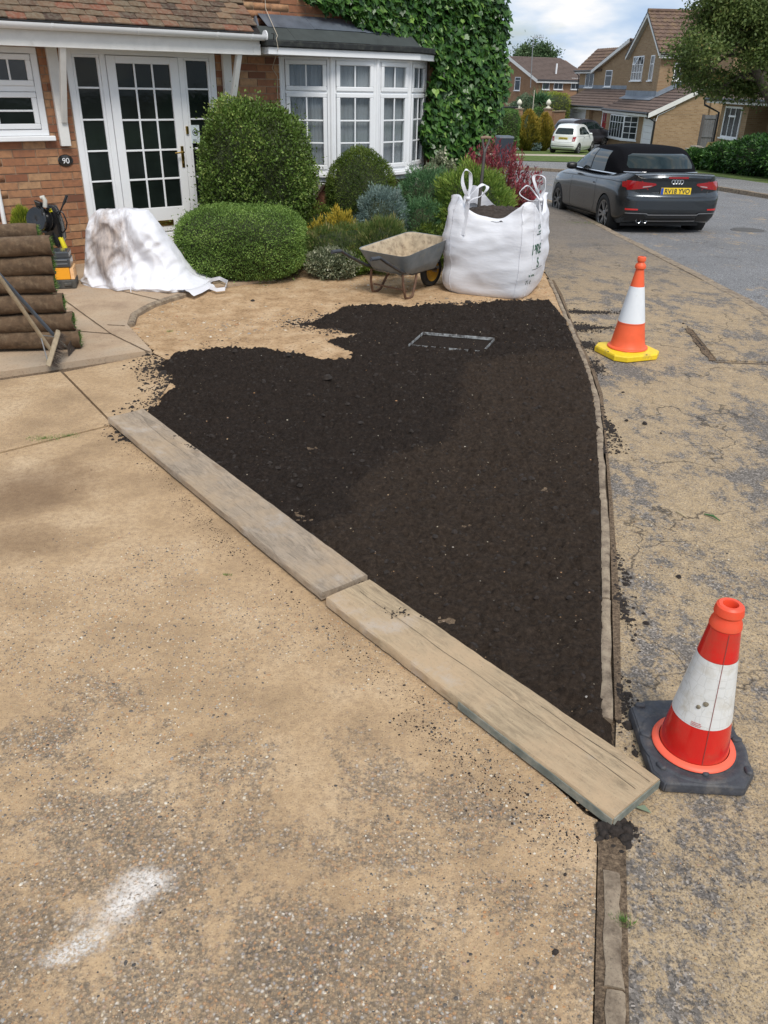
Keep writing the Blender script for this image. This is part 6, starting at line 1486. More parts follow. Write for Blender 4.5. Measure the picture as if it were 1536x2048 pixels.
# ivy on the house end
ivy_px = [(612, -12), (640, 8), (672, 26), (700, 42), (735, 60), (765, 80), (830, 92), (872, 100), (884, 128), (868, 175), (858, 215), (852, 260), (850, 290), (862, 318), (885, 340), (912, 338), (935, 316), (962, 290), (984, 268), (996, 240), (1010, 200), (1016, 120), (1014, 40), (1008, -14)]
def tos(px, py):
    a, f, v = ray(px, py); n_ = _N; dd_ = .12+.20*min(1, max(0, (px-700)/250)); t_ = (n_[0]*HO[0]+n_[1]*HO[1]+dd_)/(n_[0]*a+n_[1]*f); x, y = a*t_, f*t_; return ((x-HO[0])*_W[0]+(y-HO[1])*_W[1], H+v*t_)
ivp = [tos(*q) for q in ivy_px]; ivp = [(s_, z) if z < 3.0 else (s_, z+1.6) for s_, z in ivp]
def ivd(s_, z): return .10+.20*np.clip((s_-3.2)/2.6, 0, 1)+.10*vnoise(s_+5, z+5, 2.2, 61, 3)
ivy = empty('ivy', (HO[0], HO[1], 0), R(90-HAZ), 'dense ivy covering the right end of the brick house beside the bow window', 'ivy')
leaf_o = [(0, 0), (.30, -.16), (.50, .10), (.42, .38), (.20, .52), (0, 1.0), (-.20, .52), (-.42, .38), (-.50, .10), (-.30, -.16)]
n = 8200; c_ = scatter(n, 2.6, 6.35, .7, 4.6, lambda x, y: sdist(x, y, ivp)+(vnoise(x, y, 6, 62, 3)-.5)*.16 > 0)
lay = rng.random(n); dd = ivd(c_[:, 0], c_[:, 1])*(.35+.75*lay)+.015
sizes = rng.uniform(.050, .105, n)
az_ = rng.normal(0, .55, n); tl = rng.normal(.35, .35, n); rl = rng.normal(math.pi, .7, n)
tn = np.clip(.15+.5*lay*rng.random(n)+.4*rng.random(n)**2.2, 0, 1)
Vb = np.array([(x, 0, y) for x, y in leaf_o]); Vb[:, 1] = -.10*np.abs(Vb[:, 0])*0+.22*np.abs(Vb[:, 0])-.10*Vb[:, 2]**2
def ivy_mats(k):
    return Matrix.Translation((c_[k, 0], -dd[k], c_[k, 1])) @ Matrix.Rotation(az_[k], 4, 'Z') @ Matrix.Rotation(-tl[k], 4, 'X') @ Matrix.Rotation(rl[k], 4, 'Y') @ Matrix.Scale(sizes[k], 4)
big = set(np.argsort(-(sizes*(1+.6*lay)*(c_[:, 1] < 2.95)))[:300].tolist())
ivm = []
for k in range(8):
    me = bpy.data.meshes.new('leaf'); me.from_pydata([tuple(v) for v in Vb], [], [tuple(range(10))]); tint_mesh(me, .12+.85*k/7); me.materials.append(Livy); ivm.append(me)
VV = []; 
for k in range(n):
    Mx = ivy_mats(k)
    if k in big:
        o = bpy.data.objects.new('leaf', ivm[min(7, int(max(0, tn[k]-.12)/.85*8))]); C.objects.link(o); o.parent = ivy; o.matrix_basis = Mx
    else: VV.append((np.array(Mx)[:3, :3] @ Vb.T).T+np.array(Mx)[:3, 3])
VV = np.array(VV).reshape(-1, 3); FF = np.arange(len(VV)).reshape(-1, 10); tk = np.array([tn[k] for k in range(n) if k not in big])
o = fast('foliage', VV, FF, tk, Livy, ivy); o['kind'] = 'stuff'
# backing tangle of stems and dead leaves so the wall only shows at the edge
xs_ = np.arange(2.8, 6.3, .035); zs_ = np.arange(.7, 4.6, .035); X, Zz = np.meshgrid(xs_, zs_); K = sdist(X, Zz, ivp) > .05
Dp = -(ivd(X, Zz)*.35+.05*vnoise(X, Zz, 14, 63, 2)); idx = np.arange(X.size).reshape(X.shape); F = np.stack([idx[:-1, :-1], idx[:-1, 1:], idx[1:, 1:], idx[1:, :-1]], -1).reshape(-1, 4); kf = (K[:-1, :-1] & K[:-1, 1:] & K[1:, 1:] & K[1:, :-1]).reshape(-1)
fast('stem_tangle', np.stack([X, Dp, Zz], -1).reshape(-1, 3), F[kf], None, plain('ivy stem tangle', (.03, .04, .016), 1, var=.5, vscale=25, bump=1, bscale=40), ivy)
iv = MB(); random.seed(8)
for i in range(16):
    s_ = random.uniform(4.95, 5.7); p = [Vector((s_, -.03, .25))]
    for k in range(7): p.append(p[-1]+Vector((random.uniform(-.12, .14), random.uniform(-.02, .01), random.uniform(.12, .25))))
    iv.tube(p, .010, 5)
iv.build('stems', plain('ivy stems', (.14, .10, .07), .9), ivy)
x, w, z = on(880, 11.4, 70, 318); shrub('scrub_growth', 'scrubby pale green growth at the foot of the ivy', 'shrub', (x, 11.35), (w, .25, z), 2.1, 5000, (.05, .03), Lvar, lump=.14, lf=5, seed=17, spread=.9, core=.7)

# weeds and bits of grass
x, y = G(1345-0, 0, 0) if False else G(265, 890)
gw = MB(); 
def tuft(name, label, x, y, n, h, r_, mat=None, z=0):
    g = np.random.default_rng(int(abs(x*1000))); V = []; 
    for i in range(n):
        a = g.uniform(0, 6.28); q = g.uniform(0, r_); b = np.array([x+q*math.cos(a), y+q*math.sin(a)*.6, z]); d = np.array([g.normal(0, .5), g.normal(0, .5), 1.0]); d *= h*g.uniform(.4, 1)/np.linalg.norm(d); s_ = np.array([math.cos(a), math.sin(a), 0])*.0012
        V += [b-s_, b+s_, b+d]
    o = fast(name, np.array(V), np.arange(3*n).reshape(n, 3), g.random(n), mat or M['blade'], None); props(o, label, 'weeds', kind='stuff')
tuft('moss_tuft', 'mossy weeds growing in the joint of the driveway left of the board', *G(88, 878), 260, .022, .10)
tuft('moss_tuft', 'small green weed in the slab joint nearer the board', *G(137, 872), 120, .02, .07)
tuft('grass_tuft', 'tiny green weed on the driveway below the joint of the two boards', *G(455, 1150), 60, .012, .02)
tuft('grass_tuft', 'grass tuft against the kerb behind the grey car', *GT(1165, 447), 160, .05, .35, z=T(14.5))
tuft('grass_tuft', 'wisp of dry grass beside the near concrete edging', *G(1243, 1845), 120, .03, .035)
tuft('grass_tuft', 'small weed in the bare earth left of the topsoil', *G(340, 664), 50, .03, .03)

# plants across the road
def hedge(name, label, x0, x1, ytop, ybase, Y, depth, mat, n, leaf=.06, ex=6, seed=0, lump=.03, cat='hedge', zb=None, up=.2):
    a = XY(x0, ybase, Y)[0]; b = XY(x1, ybase, Y)[0]; zt = Zt((x0+x1)/2, ytop, Y); z0 = T(Y) if zb is None else zb
    return shrub(name, label, cat, ((a+b)/2, Y+depth/2, z0), ((b-a)/2, depth/2, zt-z0), ex, n, (leaf, leaf*.5), mat, lump=lump, seed=seed, core=.93, up=up)
hedge('green_hedge', 'clipped leafy hedge nearest the ivy, across the road by the dark bin', 975, 1036, 222, 305, 47, 2.2, Lhedge, 14000, .09, 7, 41)
hedge('round_hedge', 'small round clipped bush beside the brick gate pillar', 1064, 1098, 217, 250, 58, 1.5, Lhedge, 5000, .10, 3, 42, cat='shrub')
hedge('grey_bush', 'loose grey green bush below the gable of the far brick house', 1026, 1078, 195, 225, 64, 3, leafmat('grey green bush', [(0, (.02, .045, .02)), (.6, (.07, .11, .06)), (1, (.14, .18, .1))]), 6000, .14, 2.2, 43, .12, 'shrub')
hedge('yellow_hedge', 'tall yellow green hedge in front of the far brick house', 1073, 1142, 187, 232, 68, 3, Lyg, 9000, .10, 5, 44, .02)
def tear(name, label, px, wpx, top, base, Y, seed, mat=Lgb, n=9000):
    x = XY(px, base, Y)[0]; w = (XY(px+wpx/2, base, Y)[0]-XY(px-wpx/2, base, Y)[0])/2; z0 = T(Y); zt = Zt(px, top, Y); h = zt-z0
    root = empty(name, (x, Y, z0), 0, label, 'shrub', None); g = np.random.default_rng(seed)
    u = g.uniform(0, 1, n); prof = np.interp(u, [0, .12, .35, .62, .85, 1], [.35, .72, 1.0, .92, .5, .08]); a = g.uniform(0, 6.28, n)
    lob = 1+.16*np.sin(a*5+u*9+seed)+.10*np.sin(a*9-u*21)
    rr = prof*lob*g.uniform(.8, 1.04, n); P = np.stack([w*rr*np.cos(a), w*rr*np.sin(a), u*h*(.9+.12*np.sin(a*4+seed))], 1); N_ = np.stack([np.cos(a), np.sin(a), np.full(n, .9)], 1)
    V, F = leaf_cloud(P, N_, .16, .05, .35, 0, .8); o = fast('foliage', V, F, np.clip(u*.55+g.random(n)*.5, 0, 1), mat, root); o['kind'] = 'stuff'
    k = 14; m_ = MB().add([(w*.8*q*math.cos(2*math.pi*j/k), w*.8*q*math.sin(2*math.pi*j/k), z) for z, q in ((0, .35), (.12*h, .72), (.35*h, 1), (.62*h, .9), (.85*h, .45), (.96*h, .03)) for j in range(k)], [(i*k+j, i*k+(j+1) % k, (i+1)*k+(j+1) % k, (i+1)*k+j) for i in range(5) for j in range(k)])
    m_.build('twig_mass', core_m, root, sm=180); return root
tear('golden_bush', 'gold brown conifer bush left of the pair, near the dark bin', 1052, 48, 222, 299, 52.5, 51)
tear('golden_bush', 'gold brown conifer bush right of the pair, beside the white car', 1084, 34, 228, 298, 52.9, 52)
hedge('grey_dwarf_bush', 'low grey bush between the two gold brown conifers', 1060, 1082, 284, 300, 52.0, .8, Lblue, 1500, .1, 2.2, 53, .1, 'shrub')
# cordyline
x, y = XY(1088, 215, 66); cz = Zt(1088, 206, 66); co = empty('cordyline', (x, 66, T(60)), 0, 'spiky leaved plant left of the yellow green hedge', 'plant')
g_ = np.random.default_rng(6); P = np.zeros((300, 3))+np.array([0, 0, cz-T(60)]); N_ = g_.normal(0, 1, (300, 3)); N_[:, 2] = np.abs(N_[:, 2])*.8; N_ /= np.linalg.norm(N_, axis=1, keepdims=True); V, F = leaf_cloud(P, N_, 1.1, .06, .1, .25); fast('leaves', V, F, g_.random(300), Ljun, co)
MB().tube([(0, 0, 0), (0, 0, cz-T(60))], .1, 8).build('stem', plain('stem', (.12, .09, .06), .9), co)
co.location.x = XY(1078, 210, 66)[0]
# laurel mass on the right
la = empty('laurel_bush', (0, 0, 0), 0, 'broad glossy dark green laurel bush at the right edge across the road', 'shrub')
lp = [(12.1, 34.5, .5, .7), (12.6, 32.6, .8, 1.0), (13.2, 30.9, 1.1, 1.3), (13.6, 29.2, 1.25, 1.45), (13.9, 27.6, 1.3, 1.55), (14.1, 26, 1.3, 1.5), (14.6, 24.4, 1.5, 1.5), (15.2, 30, 1.6, 1.6), (15.6, 27.6, 1.7, 1.75)]
Ps, Ns, bs = [], [], []
for i, (x, y, r_, h) in enumerate(lp):
    P, N_, b = superell(5200, r_, r_*1.15, h/2, 2.4, -.95, 70+i, .08, 4); P = P+np.array([x, y, h/2+T(y)]); Ps.append(P); Ns.append(N_); bs.append(b)
P = np.concatenate(Ps); N_ = np.concatenate(Ns); V, F = leaf_cloud(P, N_, .13, .055, .8, .1, .25); o = fast('foliage', V, F, np.clip(rng.random(len(F))*.8+.1+.1*np.concatenate(bs), 0, 1), Llaur, la); o['kind'] = 'stuff'
mb = MB()
for (x, y, r_, h) in lp: mb.lathe([(r_*.35, 0), (r_*.8, h*.2), (r_*.88, h*.5), (r_*.7, h*.8), (r_*.25, h*.94)], 14, Matrix.Translation((x, y, T(y))))
mb.build('twig_mass', core_m, la, sm=180)['kind'] = 'stuff'
# trees
def tree(name, label, base, trunk, crowns, mat, leaf, n, barkc=(.09, .075, .055), seed=0, limbs=9, gap=.5, jit=1.0):
    root = empty(name, base, 0, label, 'tree'); B = Vector(base); random.seed(seed); g = np.random.default_rng(seed)
    tr = MB(); P_ = [Vector(p)-B for p in trunk]; k = len(P_); tr.tube(P_, [.17*(1-.75*i/(k-1)) for i in range(k)], 10)
    top = P_[-1]; 
    for c in crowns:
        cc = Vector(c[:3])-B; st_ = min(P_, key=lambda q: (q-cc).length+abs(q.z-cc.z)*.2); mid = st_.lerp(cc, .5)+Vector((0, 0, .25)); tr.tube([st_, mid, cc], [.09, .055, .02], 6)
        for j in range(3):
            e = cc+Vector((random.uniform(-1, 1)*c[3], random.uniform(-1, 1)*c[3], random.uniform(-.7, .7)*c[4]))*.9; tr.tube([cc.lerp(mid, .3), cc.lerp(e, .5)+Vector((0, 0, .1)), e], [.03, .018, .006], 5)
    tr.build('trunk', plain(name+' bark', barkc, .9, var=.3, vscale=8, bump=.8, bscale=30), root, sm=60)
    Ps, tn = [], []
    for c in crowns:
        m_ = int(n*(c[3]**2*c[4])/sum(q[3]**2*q[4] for q in crowns)); ncl = max(6, int(26*jit)); cl = g.normal(0, 1, (ncl, 3)); cl /= np.linalg.norm(cl, axis=1, keepdims=True); cl *= g.uniform(.35, 1.0, (ncl, 1))
        w_ = g.integers(0, ncl, m_); P = cl[w_]+g.normal(0, gap*.36, (m_, 3)); P = P*np.array([c[3], c[3], c[4]])+np.array([c[0]-B.x, c[1]-B.y, c[2]-B.z]); Ps.append(P); tn.append(np.clip(.15+.5*g.random(m_)+.35*g.random(ncl)[w_], 0, 1))
    P = np.concatenate(Ps); N_ = g.normal(0, 1, P.shape); V, F = leaf_cloud(P, N_*.6, leaf, leaf*.5, .8, .1, .1); o = fast('crown', V, F, np.concatenate(tn), mat, root); o['kind'] = 'stuff'; return root
def at(px, py, Y): return (*XY(px, py, Y), Zt(px, py, Y))
tr_px = [(1600, 330), (1560, 230), (1520, 160), (1496, 110), (1484, 85), (1478, 55), (1480, 20)]
crn = []
for (px, py, rp, rh) in [(1395, 100, 46, 28), (1372, 150, 26, 22), (1420, 45, 40, 40), (1470, 15, 60, 40), (1520, 40, 50, 50), (1440, 80, 40, 30), (1405, 150, 42, 18), (1450, 165, 55, 22), (1505, 172, 55, 18), (1540, 150, 50, 40), (1430, 182, 30, 12), (1520, 95, 40, 40), (1560, 60, 60, 60), (1430, 0, 40, 30), (1475, 60, 30, 30), (1380, 128, 20, 12), (1545, 185, 30, 12)]:
    p = at(px, py, 27+random.uniform(-1.2, 1.2)); k = 27/FPX*1.08; crn.append((p[0], p[1], p[2], rp*k*.92, rh*k*1.0))
tree('garden_tree', 'spreading tree with fine drooping leaves in the top right corner, over the bungalow', (*XY(1548, 380, 27), T(27)), [at(px, py, 27) for px, py in tr_px], crn, Ltree, .115, 32000, seed=3, gap=.62, jit=1.3)
bx = at(1072, 110, 118)
tree('distant_tree', 'round dark green tree showing above the ridge of the farthest house', (bx[0], 118, -2), [(bx[0], 118, -2), (bx[0], 118, 2), (bx[0], 118, 5)], [(*at(1052, 108, 118), 1.5, .9), (*at(1070, 103, 118), 1.6, 1.1), (*at(1090, 107, 118), 1.5, .9), (*at(1072, 114, 118), 2.6, .8)], leafmat('distant leaves', [(0, (.02, .045, .018)), (.5, (.05, .09, .035)), (1, (.10, .14, .06))]), .35, 6000, seed=5, gap=.8)
# ================================================================== CARS   (local: x forward from the rear bumper, y left, z up)
def cspline(xs_, ys_, x):
    xs_ = np.asarray(xs_, float); ys_ = np.asarray(ys_, float); m = np.gradient(ys_, xs_); i = np.clip(np.searchsorted(xs_, x)-1, 0, len(xs_)-2); h = xs_[i+1]-xs_[i]; t = (x-xs_[i])/h
    d = np.diff(ys_)/np.diff(xs_)
    for k in range(len(m)):
        a = d[k-1] if k > 0 else d[0]; b = d[k] if k < len(d) else d[-1]
        m[k] = 0 if a*b <= 0 else 2*a*b/(a+b)
    return (2*t**3-3*t**2+1)*ys_[i]+(t**3-2*t**2+t)*h*m[i]+(-2*t**3+3*t**2)*ys_[i+1]+(t**3-t**2)*h*m[i+1]
def loft_body(st, keys, NX=90, NR=30, K=14, crown=.03, deform=None, x0=None, x1=None, botw=None):
    """st: dict of station arrays; keys: list of (wname,zname) bottom->top"""
    xs_ = np.linspace(st['x'][0], st['x'][-1], NX)
    W_ = [cspline(st['x'], st[a], xs_) for a, b in keys]; Z_ = [cspline(st['x'], st[b], xs_) for a, b in keys]
    u = np.linspace(0, len(keys)-1, NR); V = []; ring = None
    for i, x in enumerate(xs_):
        w = [W_[k][i] for k in range(len(keys))]; z = [Z_[k][i] for k in range(len(keys))]; kk = np.arange(len(keys))
        ww = cspline(kk, w, u); zz = cspline(kk, z, u); r_ = []
        for a, b in zip(ww, zz): r_.append((x, a, b))
        for j in range(1, K): y = ww[-1]*(1-2*j/K); r_.append((x, y, zz[-1]+crown*(1-(y/ww[-1])**2)))
        for a, b in zip(ww[::-1], zz[::-1]): r_.append((x, -a, b))
        for j in range(1, K): y = -ww[0]*(1-2*j/K); r_.append((x, y, zz[0]))
        V += r_; k = len(r_)
    n = len(xs_); F = [(i*k+j, i*k+(j+1) % k, (i+1)*k+(j+1) % k, (i+1)*k+j) for i in range(n-1) for j in range(k)]
    for end in (0, n-1):       # end caps as grids so they can be curved
        base = end*k; rows = []
        for r_ in range(NR):
            L_ = base+r_; R2_ = base+NR+(K-1)+(NR-1-r_)
            a = Vector(V[L_]); b = Vector(V[R2_]); row = [L_]
            for j in range(1, K):
                if r_ == NR-1: row.append(base+NR+j-1)
                elif r_ == 0: row.append(base+NR+(K-1)+NR+(K-1-j))
                else: V.append(tuple(a.lerp(b, j/K))); row.append(len(V)-1)
            row.append(R2_); rows.append(row)
        for r_ in range(NR-1):
            for j in range(K):
                q = (rows[r_][j], rows[r_][j+1], rows[r_+1][j+1], rows[r_+1][j]); F.append(q if end == 0 else q[::-1])
    if deform: V = [deform(*p) for p in V]
    me = bpy.data.meshes.new('body'); me.from_pydata(V, [], F); bm = bmesh.new(); bm.from_mesh(me); bmesh.ops.recalc_face_normals(bm, faces=bm.faces[:]); bm.to_mesh(me); bm.free(); me.validate(); return me
def cut_arches(me, wheels, r_):
    o = bpy.data.objects.new('t', me); C.objects.link(o); cs = []
    for (x, z) in wheels:
        c = MB().lathe([(r_, -1.2), (r_, 1.2)], 40, Matrix.Translation((x, 0, z)) @ Matrix.Rotation(R(90), 4, 'X')); cm = c.mesh('c'); bm = bmesh.new(); bm.from_mesh(cm); bmesh.ops.recalc_face_normals(bm, faces=bm.faces[:]); bm.to_mesh(cm); bm.free(); co = bpy.data.objects.new('c', cm); C.objects.link(co); cs.append(co)
        md = o.modifiers.new('b', 'BOOLEAN'); md.operation = 'DIFFERENCE'; md.object = co; md.solver = 'EXACT'
    bpy.context.view_layer.update(); dg = bpy.context.evaluated_depsgraph_get(); m2 = bpy.data.meshes.new_from_object(o.evaluated_get(dg))
    bpy.data.objects.remove(o)
    for c in cs: bpy.data.objects.remove(c)
    return m2
def decal(name, poly, axis, bvh, mat, parent, off=.004, sgn=1, grid=.06, thick=.0):
    """poly in (a,b): axis 'side' -> (x,z) at y=sgn*; 'rear' -> (y,z) seen from -x ; 'top' -> (x,y)"""
    bm = bmesh.new(); bm.faces.new([bm.verts.new((a, b, 0)) for a, b in poly])
    a0, a1 = min(p[0] for p in poly), max(p[0] for p in poly); b0, b1 = min(p[1] for p in poly), max(p[1] for p in poly)
    for v in np.arange(a0+grid, a1, grid): bmesh.ops.bisect_plane(bm, geom=bm.verts[:]+bm.edges[:]+bm.faces[:], plane_co=(v, 0, 0), plane_no=(1, 0, 0))
    for v in np.arange(b0+grid, b1, grid): bmesh.ops.bisect_plane(bm, geom=bm.verts[:]+bm.edges[:]+bm.faces[:], plane_co=(0, v, 0), plane_no=(0, 1, 0))
    last = None
    for v in bm.verts:
        a, b = v.co.x, v.co.y
        if axis == 'side': o, d = Vector((a, 2*sgn, b)), Vector((0, -sgn, 0))
        elif axis == 'rear': o, d = Vector((-1.5, a, b)), Vector((1, 0, 0))
        elif axis == 'front': o, d = Vector((7, a, b)), Vector((-1, 0, 0))
        else: o, d = Vector((a, b, 3)), Vector((0, 0, -1))
        h, nn, i_, ds = bvh.ray_cast(o, d)
        if h is None: h = (last if last else o+d*1.2); h = o+d*((h-o).dot(d))
        last = h; v.co = h-d*off
    bmesh.ops.recalc_face_normals(bm, faces=bm.faces[:])
    dd = {'side': Vector((0, sgn, 0)), 'rear': Vector((-1, 0, 0)), 'front': Vector((1, 0, 0)), 'top': Vector((0, 0, 1))}[axis]
    if sum(f.normal.dot(dd) for f in bm.faces) < 0: bmesh.ops.reverse_faces(bm, faces=bm.faces[:])
    if thick:
        ex = bmesh.ops.extrude_edge_only(bm, edges=[e for e in bm.edges if len(e.link_faces) == 1])
        for g in ex['geom']:
            if isinstance(g, bmesh.types.BMVert): g.co -= dd*thick
    me = bpy.data.meshes.new(name); bm.to_mesh(me); bm.free(); smooth(me, 40); return link(name, me, mat, parent)
def line_decal(name, pts, axis, bvh, mat, parent, w=.006, off=.003, sgn=1):
    """thin strip following a polyline"""
    L1, L2 = [], []
    for i, p in enumerate(pts):
        a = pts[max(i-1, 0)]; b = pts[min(i+1, len(pts)-1)]; d = Vector((b[0]-a[0], b[1]-a[1])).normalized(); n_ = Vector((-d.y, d.x))*w/2; L1.append((p[0]+n_.x, p[1]+n_.y)); L2.append((p[0]-n_.x, p[1]-n_.y))
    V = []
    def hit(a, b):
        if axis == 'side': o, d = Vector((a, 2*sgn, b)), Vector((0, -sgn, 0))
        else: o, d = Vector((-1.5, a, b)), Vector((1, 0, 0))
        h, *_r = bvh.ray_cast(o, d); return (h-d*off) if h is not None else None
    P = []
    for i in range(len(pts)-1):
        k = max(2, int((Vector(pts[i+1])-Vector(pts[i])).length/.05))
        for j in range(k+(i == len(pts)-2)):
            u = j/k; P.append((hit(L1[i][0]*(1-u)+L1[i+1][0]*u, L1[i][1]*(1-u)+L1[i+1][1]*u), hit(L2[i][0]*(1-u)+L2[i+1][0]*u, L2[i][1]*(1-u)+L2[i+1][1]*u)))
    P = [p for p in P if p[0] is not None and p[1] is not None]
    V = [q for p in P for q in p]
    MB().add(V, [(2*i, 2*i+1, 2*i+3, 2*i+2) for i in range(len(P)-1)]).build(name, mat, parent)
def wheel(parent, x, y, r_, w, sgn, tyre_m, rim_m, spokes=5, dark=None, name='wheel'):
    root = empty(name, (x, y, r_)); root.parent = parent; Mx = Matrix.Rotation(R(-90*sgn), 4, 'X')      # lathe z -> outward y
    MB().lathe([(r_*.66, -w), (r_*.9, -w), (r_*.985, -w*.86), (r_, -w*.6), (r_, -.02), (r_*.985, .0), (r_*.93, .012), (r_*.78, .014), (r_*.71, .004), (r_*.69, -.02)], 36, Mx, (False, False)).build('tyre', tyre_m, root, sm=50)
    MB().lathe([(r_*.70, .004), (r_*.705, -.002), (r_*.66, -.03), (r_*.64, -w*.8), (.001, -w*.8)], 36, Mx, (False, False)).build('rim_barrel', dark or M['black'], root, sm=50)
    m_ = MB(); m_.lathe([(r_*.655, .0), (r_*.71, .004), (r_*.715, -.01), (r_*.65, -.014)], 36, Mx, (False, False)); m_.lathe([(.001, -.004), (r_*.16, -.004), (r_*.2, -.02), (r_*.2, -.04)], 20, Mx, (False, False))
    for i in range(spokes):
        for d_ in ((-.11, .11) if spokes < 7 else (0,)):
            a = 2*math.pi*i/spokes; p0 = Vector((math.cos(a+d_*.6)*r_*.15, math.sin(a+d_*.6)*r_*.15, -.012)); p1 = Vector((math.cos(a+d_*2.0)*r_*.68, math.sin(a+d_*2.0)*r_*.68, -.003)); s_ = Vector((-math.sin(a), math.cos(a), 0))
            vs = [p0-s_*.013, p0+s_*.013, p1+s_*.019, p1-s_*.019]; vs += [q-Vector((0, 0, .022)) for q in vs]; vs = [Mx @ q for q in vs]
            m_.add(vs, [(0, 1, 2, 3), (7, 6, 5, 4), (0, 4, 5, 1), (1, 5, 6, 2), (2, 6, 7, 3), (3, 7, 4, 0)])
    fixn(m_.build('rim', rim_m, root, sm=40)); return root

def paint(nm, col, metal=.4, rough=.35, dust=0):
    m_ = plain(nm, col, rough, metal, var=.05, vscale=3, coat=.6 if dust else 1.0, spec=.3 if dust else .5, dirt=(.05, .047, .044) if dust else None, dscale=4, damt=(.55, 1.2)); return m_
glass_car = plain('tinted car glass', (.010, .018, .016), .04, 0, var=.2, spec=.5)
redl = plain('red lamp lens', (.32, .008, .012), .12, coat=1, var=.15, vscale=30); redl2 = plain('bright red reflector', (.55, .02, .02), .2, coat=1)
pale_l = plain('clear lamp lens', (.45, .36, .36), .15, coat=1)

# ---------- dark grey convertible
az_car = -7
cx0, cy0 = GT(1205, 462, -.085); 
u_ = Vector((math.sin(R(az_car)), math.cos(R(az_car)), 0)); rgt = Vector((math.cos(R(az_car)), -math.sin(R(az_car)), 0))
rw = Vector((3.80, 14.75, 0))                       # rear left wheel contact
orig = rw-u_*.86+rgt*.80; orig.z = T(16)-.085
car = empty('convertible_car', orig, math.atan2(u_.y, u_.x), 'dark grey convertible car with black soft top parked along the kerb', 'car')
car.rotation_euler = (0, math.atan(.0355), math.atan2(u_.y, u_.x))
pnt = paint('dark grey metallic paint', (.060, .068, .076), .75, .25, 1)
S = dict(x=[0, .05, .15, .35, .6, .87, 1.3, 1.9, 2.6, 3.2, 3.46, 3.85, 4.15, 4.33, 4.42],
 zb=[.34, .27, .235, .22, .215, .21, .20, .195, .195, .20, .205, .21, .22, .25, .34],
 wb=[.62, .70, .76, .80, .81, .81, .80, .80, .80, .81, .82, .80, .74, .62, .40],
 z1=[.40, .38, .36, .36, .36, .36, .34, .34, .34, .35, .36, .36, .36, .38, .42],
 w1=[.72, .79, .835, .87, .885, .895, .885, .88, .882, .892, .895, .87, .80, .68, .46],
 z2=[.60, .62, .64, .66, .67, .67, .66, .65, .64, .64, .63, .60, .56, .54, .52],
 w2=[.74, .81, .855, .885, .895, .898, .892, .886, .886, .892, .89, .86, .78, .66, .46],
 z3=[.80, .83, .85, .865, .875, .88, .875, .865, .86, .85, .84, .80, .72, .66, .60],
 w3=[.70, .765, .81, .84, .85, .855, .85, .85, .85, .84, .83, .79, .71, .60, .42],
 z4=[.93, .975, .99, .995, .985, .965, .935, .925, .925, .935, .92, .87, .79, .71, .63],
 w4=[.60, .655, .69, .715, .72, .725, .735, .745, .745, .71, .69, .62, .54, .44, .32])
def defA(x, y, z):
    f_ = max(0, 1-x/.55)**1.5; lean = np.interp(z, [.2, .32, .44, .62, .67, .72, .90, .985, 1.03], [.12, .05, .0, .0, .012, .065, .045, -.012, -.005]); cur = .16*(abs(y)/.85)**2.6
    g_ = max(0, 1-(4.42-x)/.5); return (x+f_*(lean+cur)-g_*.25*(abs(y)/.8)**2, y, z)
me = loft_body(S, [('wb', 'zb'), ('w1', 'z1'), ('w2', 'z2'), ('w3', 'z3'), ('w4', 'z4')], 96, 32, 16, .022, defA)
bd = bvh_of(link('tmp', me)); bpy.data.objects.remove(bpy.data.objects['tmp'])
me = cut_arches(me, [(.86, .30), (3.46, .30)], .352); smooth(me, 38)
body = link('body', me, pnt, car)
for s_ in (1, -1):
    wheel(car, .86, .885*s_, .318, .22, s_, M['rubber'], plain('machined dark alloy', (.38, .385, .39), .35, .8, var=.1), 5, M['black'])
    wheel(car, 3.46, .885*s_, .318, .22, s_, M['rubber'], plain('machined dark alloy', (.22, .225, .23), .35, .8, var=.1), 5, M['black'])
    k = 28; vs = []
    for i in range(k+1):
        a = R(-12+204*i/k); 
        for rr in (.352, .372): vs.append((0, 0, 0) if False else (.86+rr*math.cos(a), .30+rr*math.sin(a)))
fab = plain('black soft top fabric', (.009, .009, .011), .95, var=.15, vscale=40, bump=.3, bscale=300, spec=.05)
Gh = dict(x=[.56, .66, .82, 1.02, 1.25, 1.6, 2.0, 2.35, 2.58, 2.85, 3.1, 3.3],
 zb=[.93]*12, wb=[.66, .71, .735, .75, .755, .76, .76, .755, .75, .745, .73, .70],
 z1=[.985, 1.02, 1.08, 1.15, 1.19, 1.20, 1.20, 1.19, 1.16, 1.09, 1.02, .97], w1=[.64, .685, .70, .70, .695, .69, .69, .685, .68, .69, .69, .67],
 z2=[1.0, 1.07, 1.20, 1.30, 1.355, 1.375, 1.375, 1.355, 1.315, 1.19, 1.07, .985], w2=[.58, .60, .59, .575, .56, .555, .55, .54, .535, .57, .60, .62])
me = loft_body(Gh, [('wb', 'zb'), ('w1', 'z1'), ('w2', 'z2')], 60, 16, 14, .035, lambda x, y, z: (x+.22*max(0, 1-(x-.56)/.8)*(abs(y)/.66)**2.4, y, z))
smooth(me, 50); top_o = link('soft_top', me, fab, car); bt = bvh_of(top_o)
decal('rear_window', [(-.56, 1.055), (-.585, 1.10), (-.53, 1.245), (-.45, 1.275), (.45, 1.275), (.53, 1.245), (.585, 1.10), (.56, 1.055)], 'rear', bt, glass_car, car, .006, thick=.012)
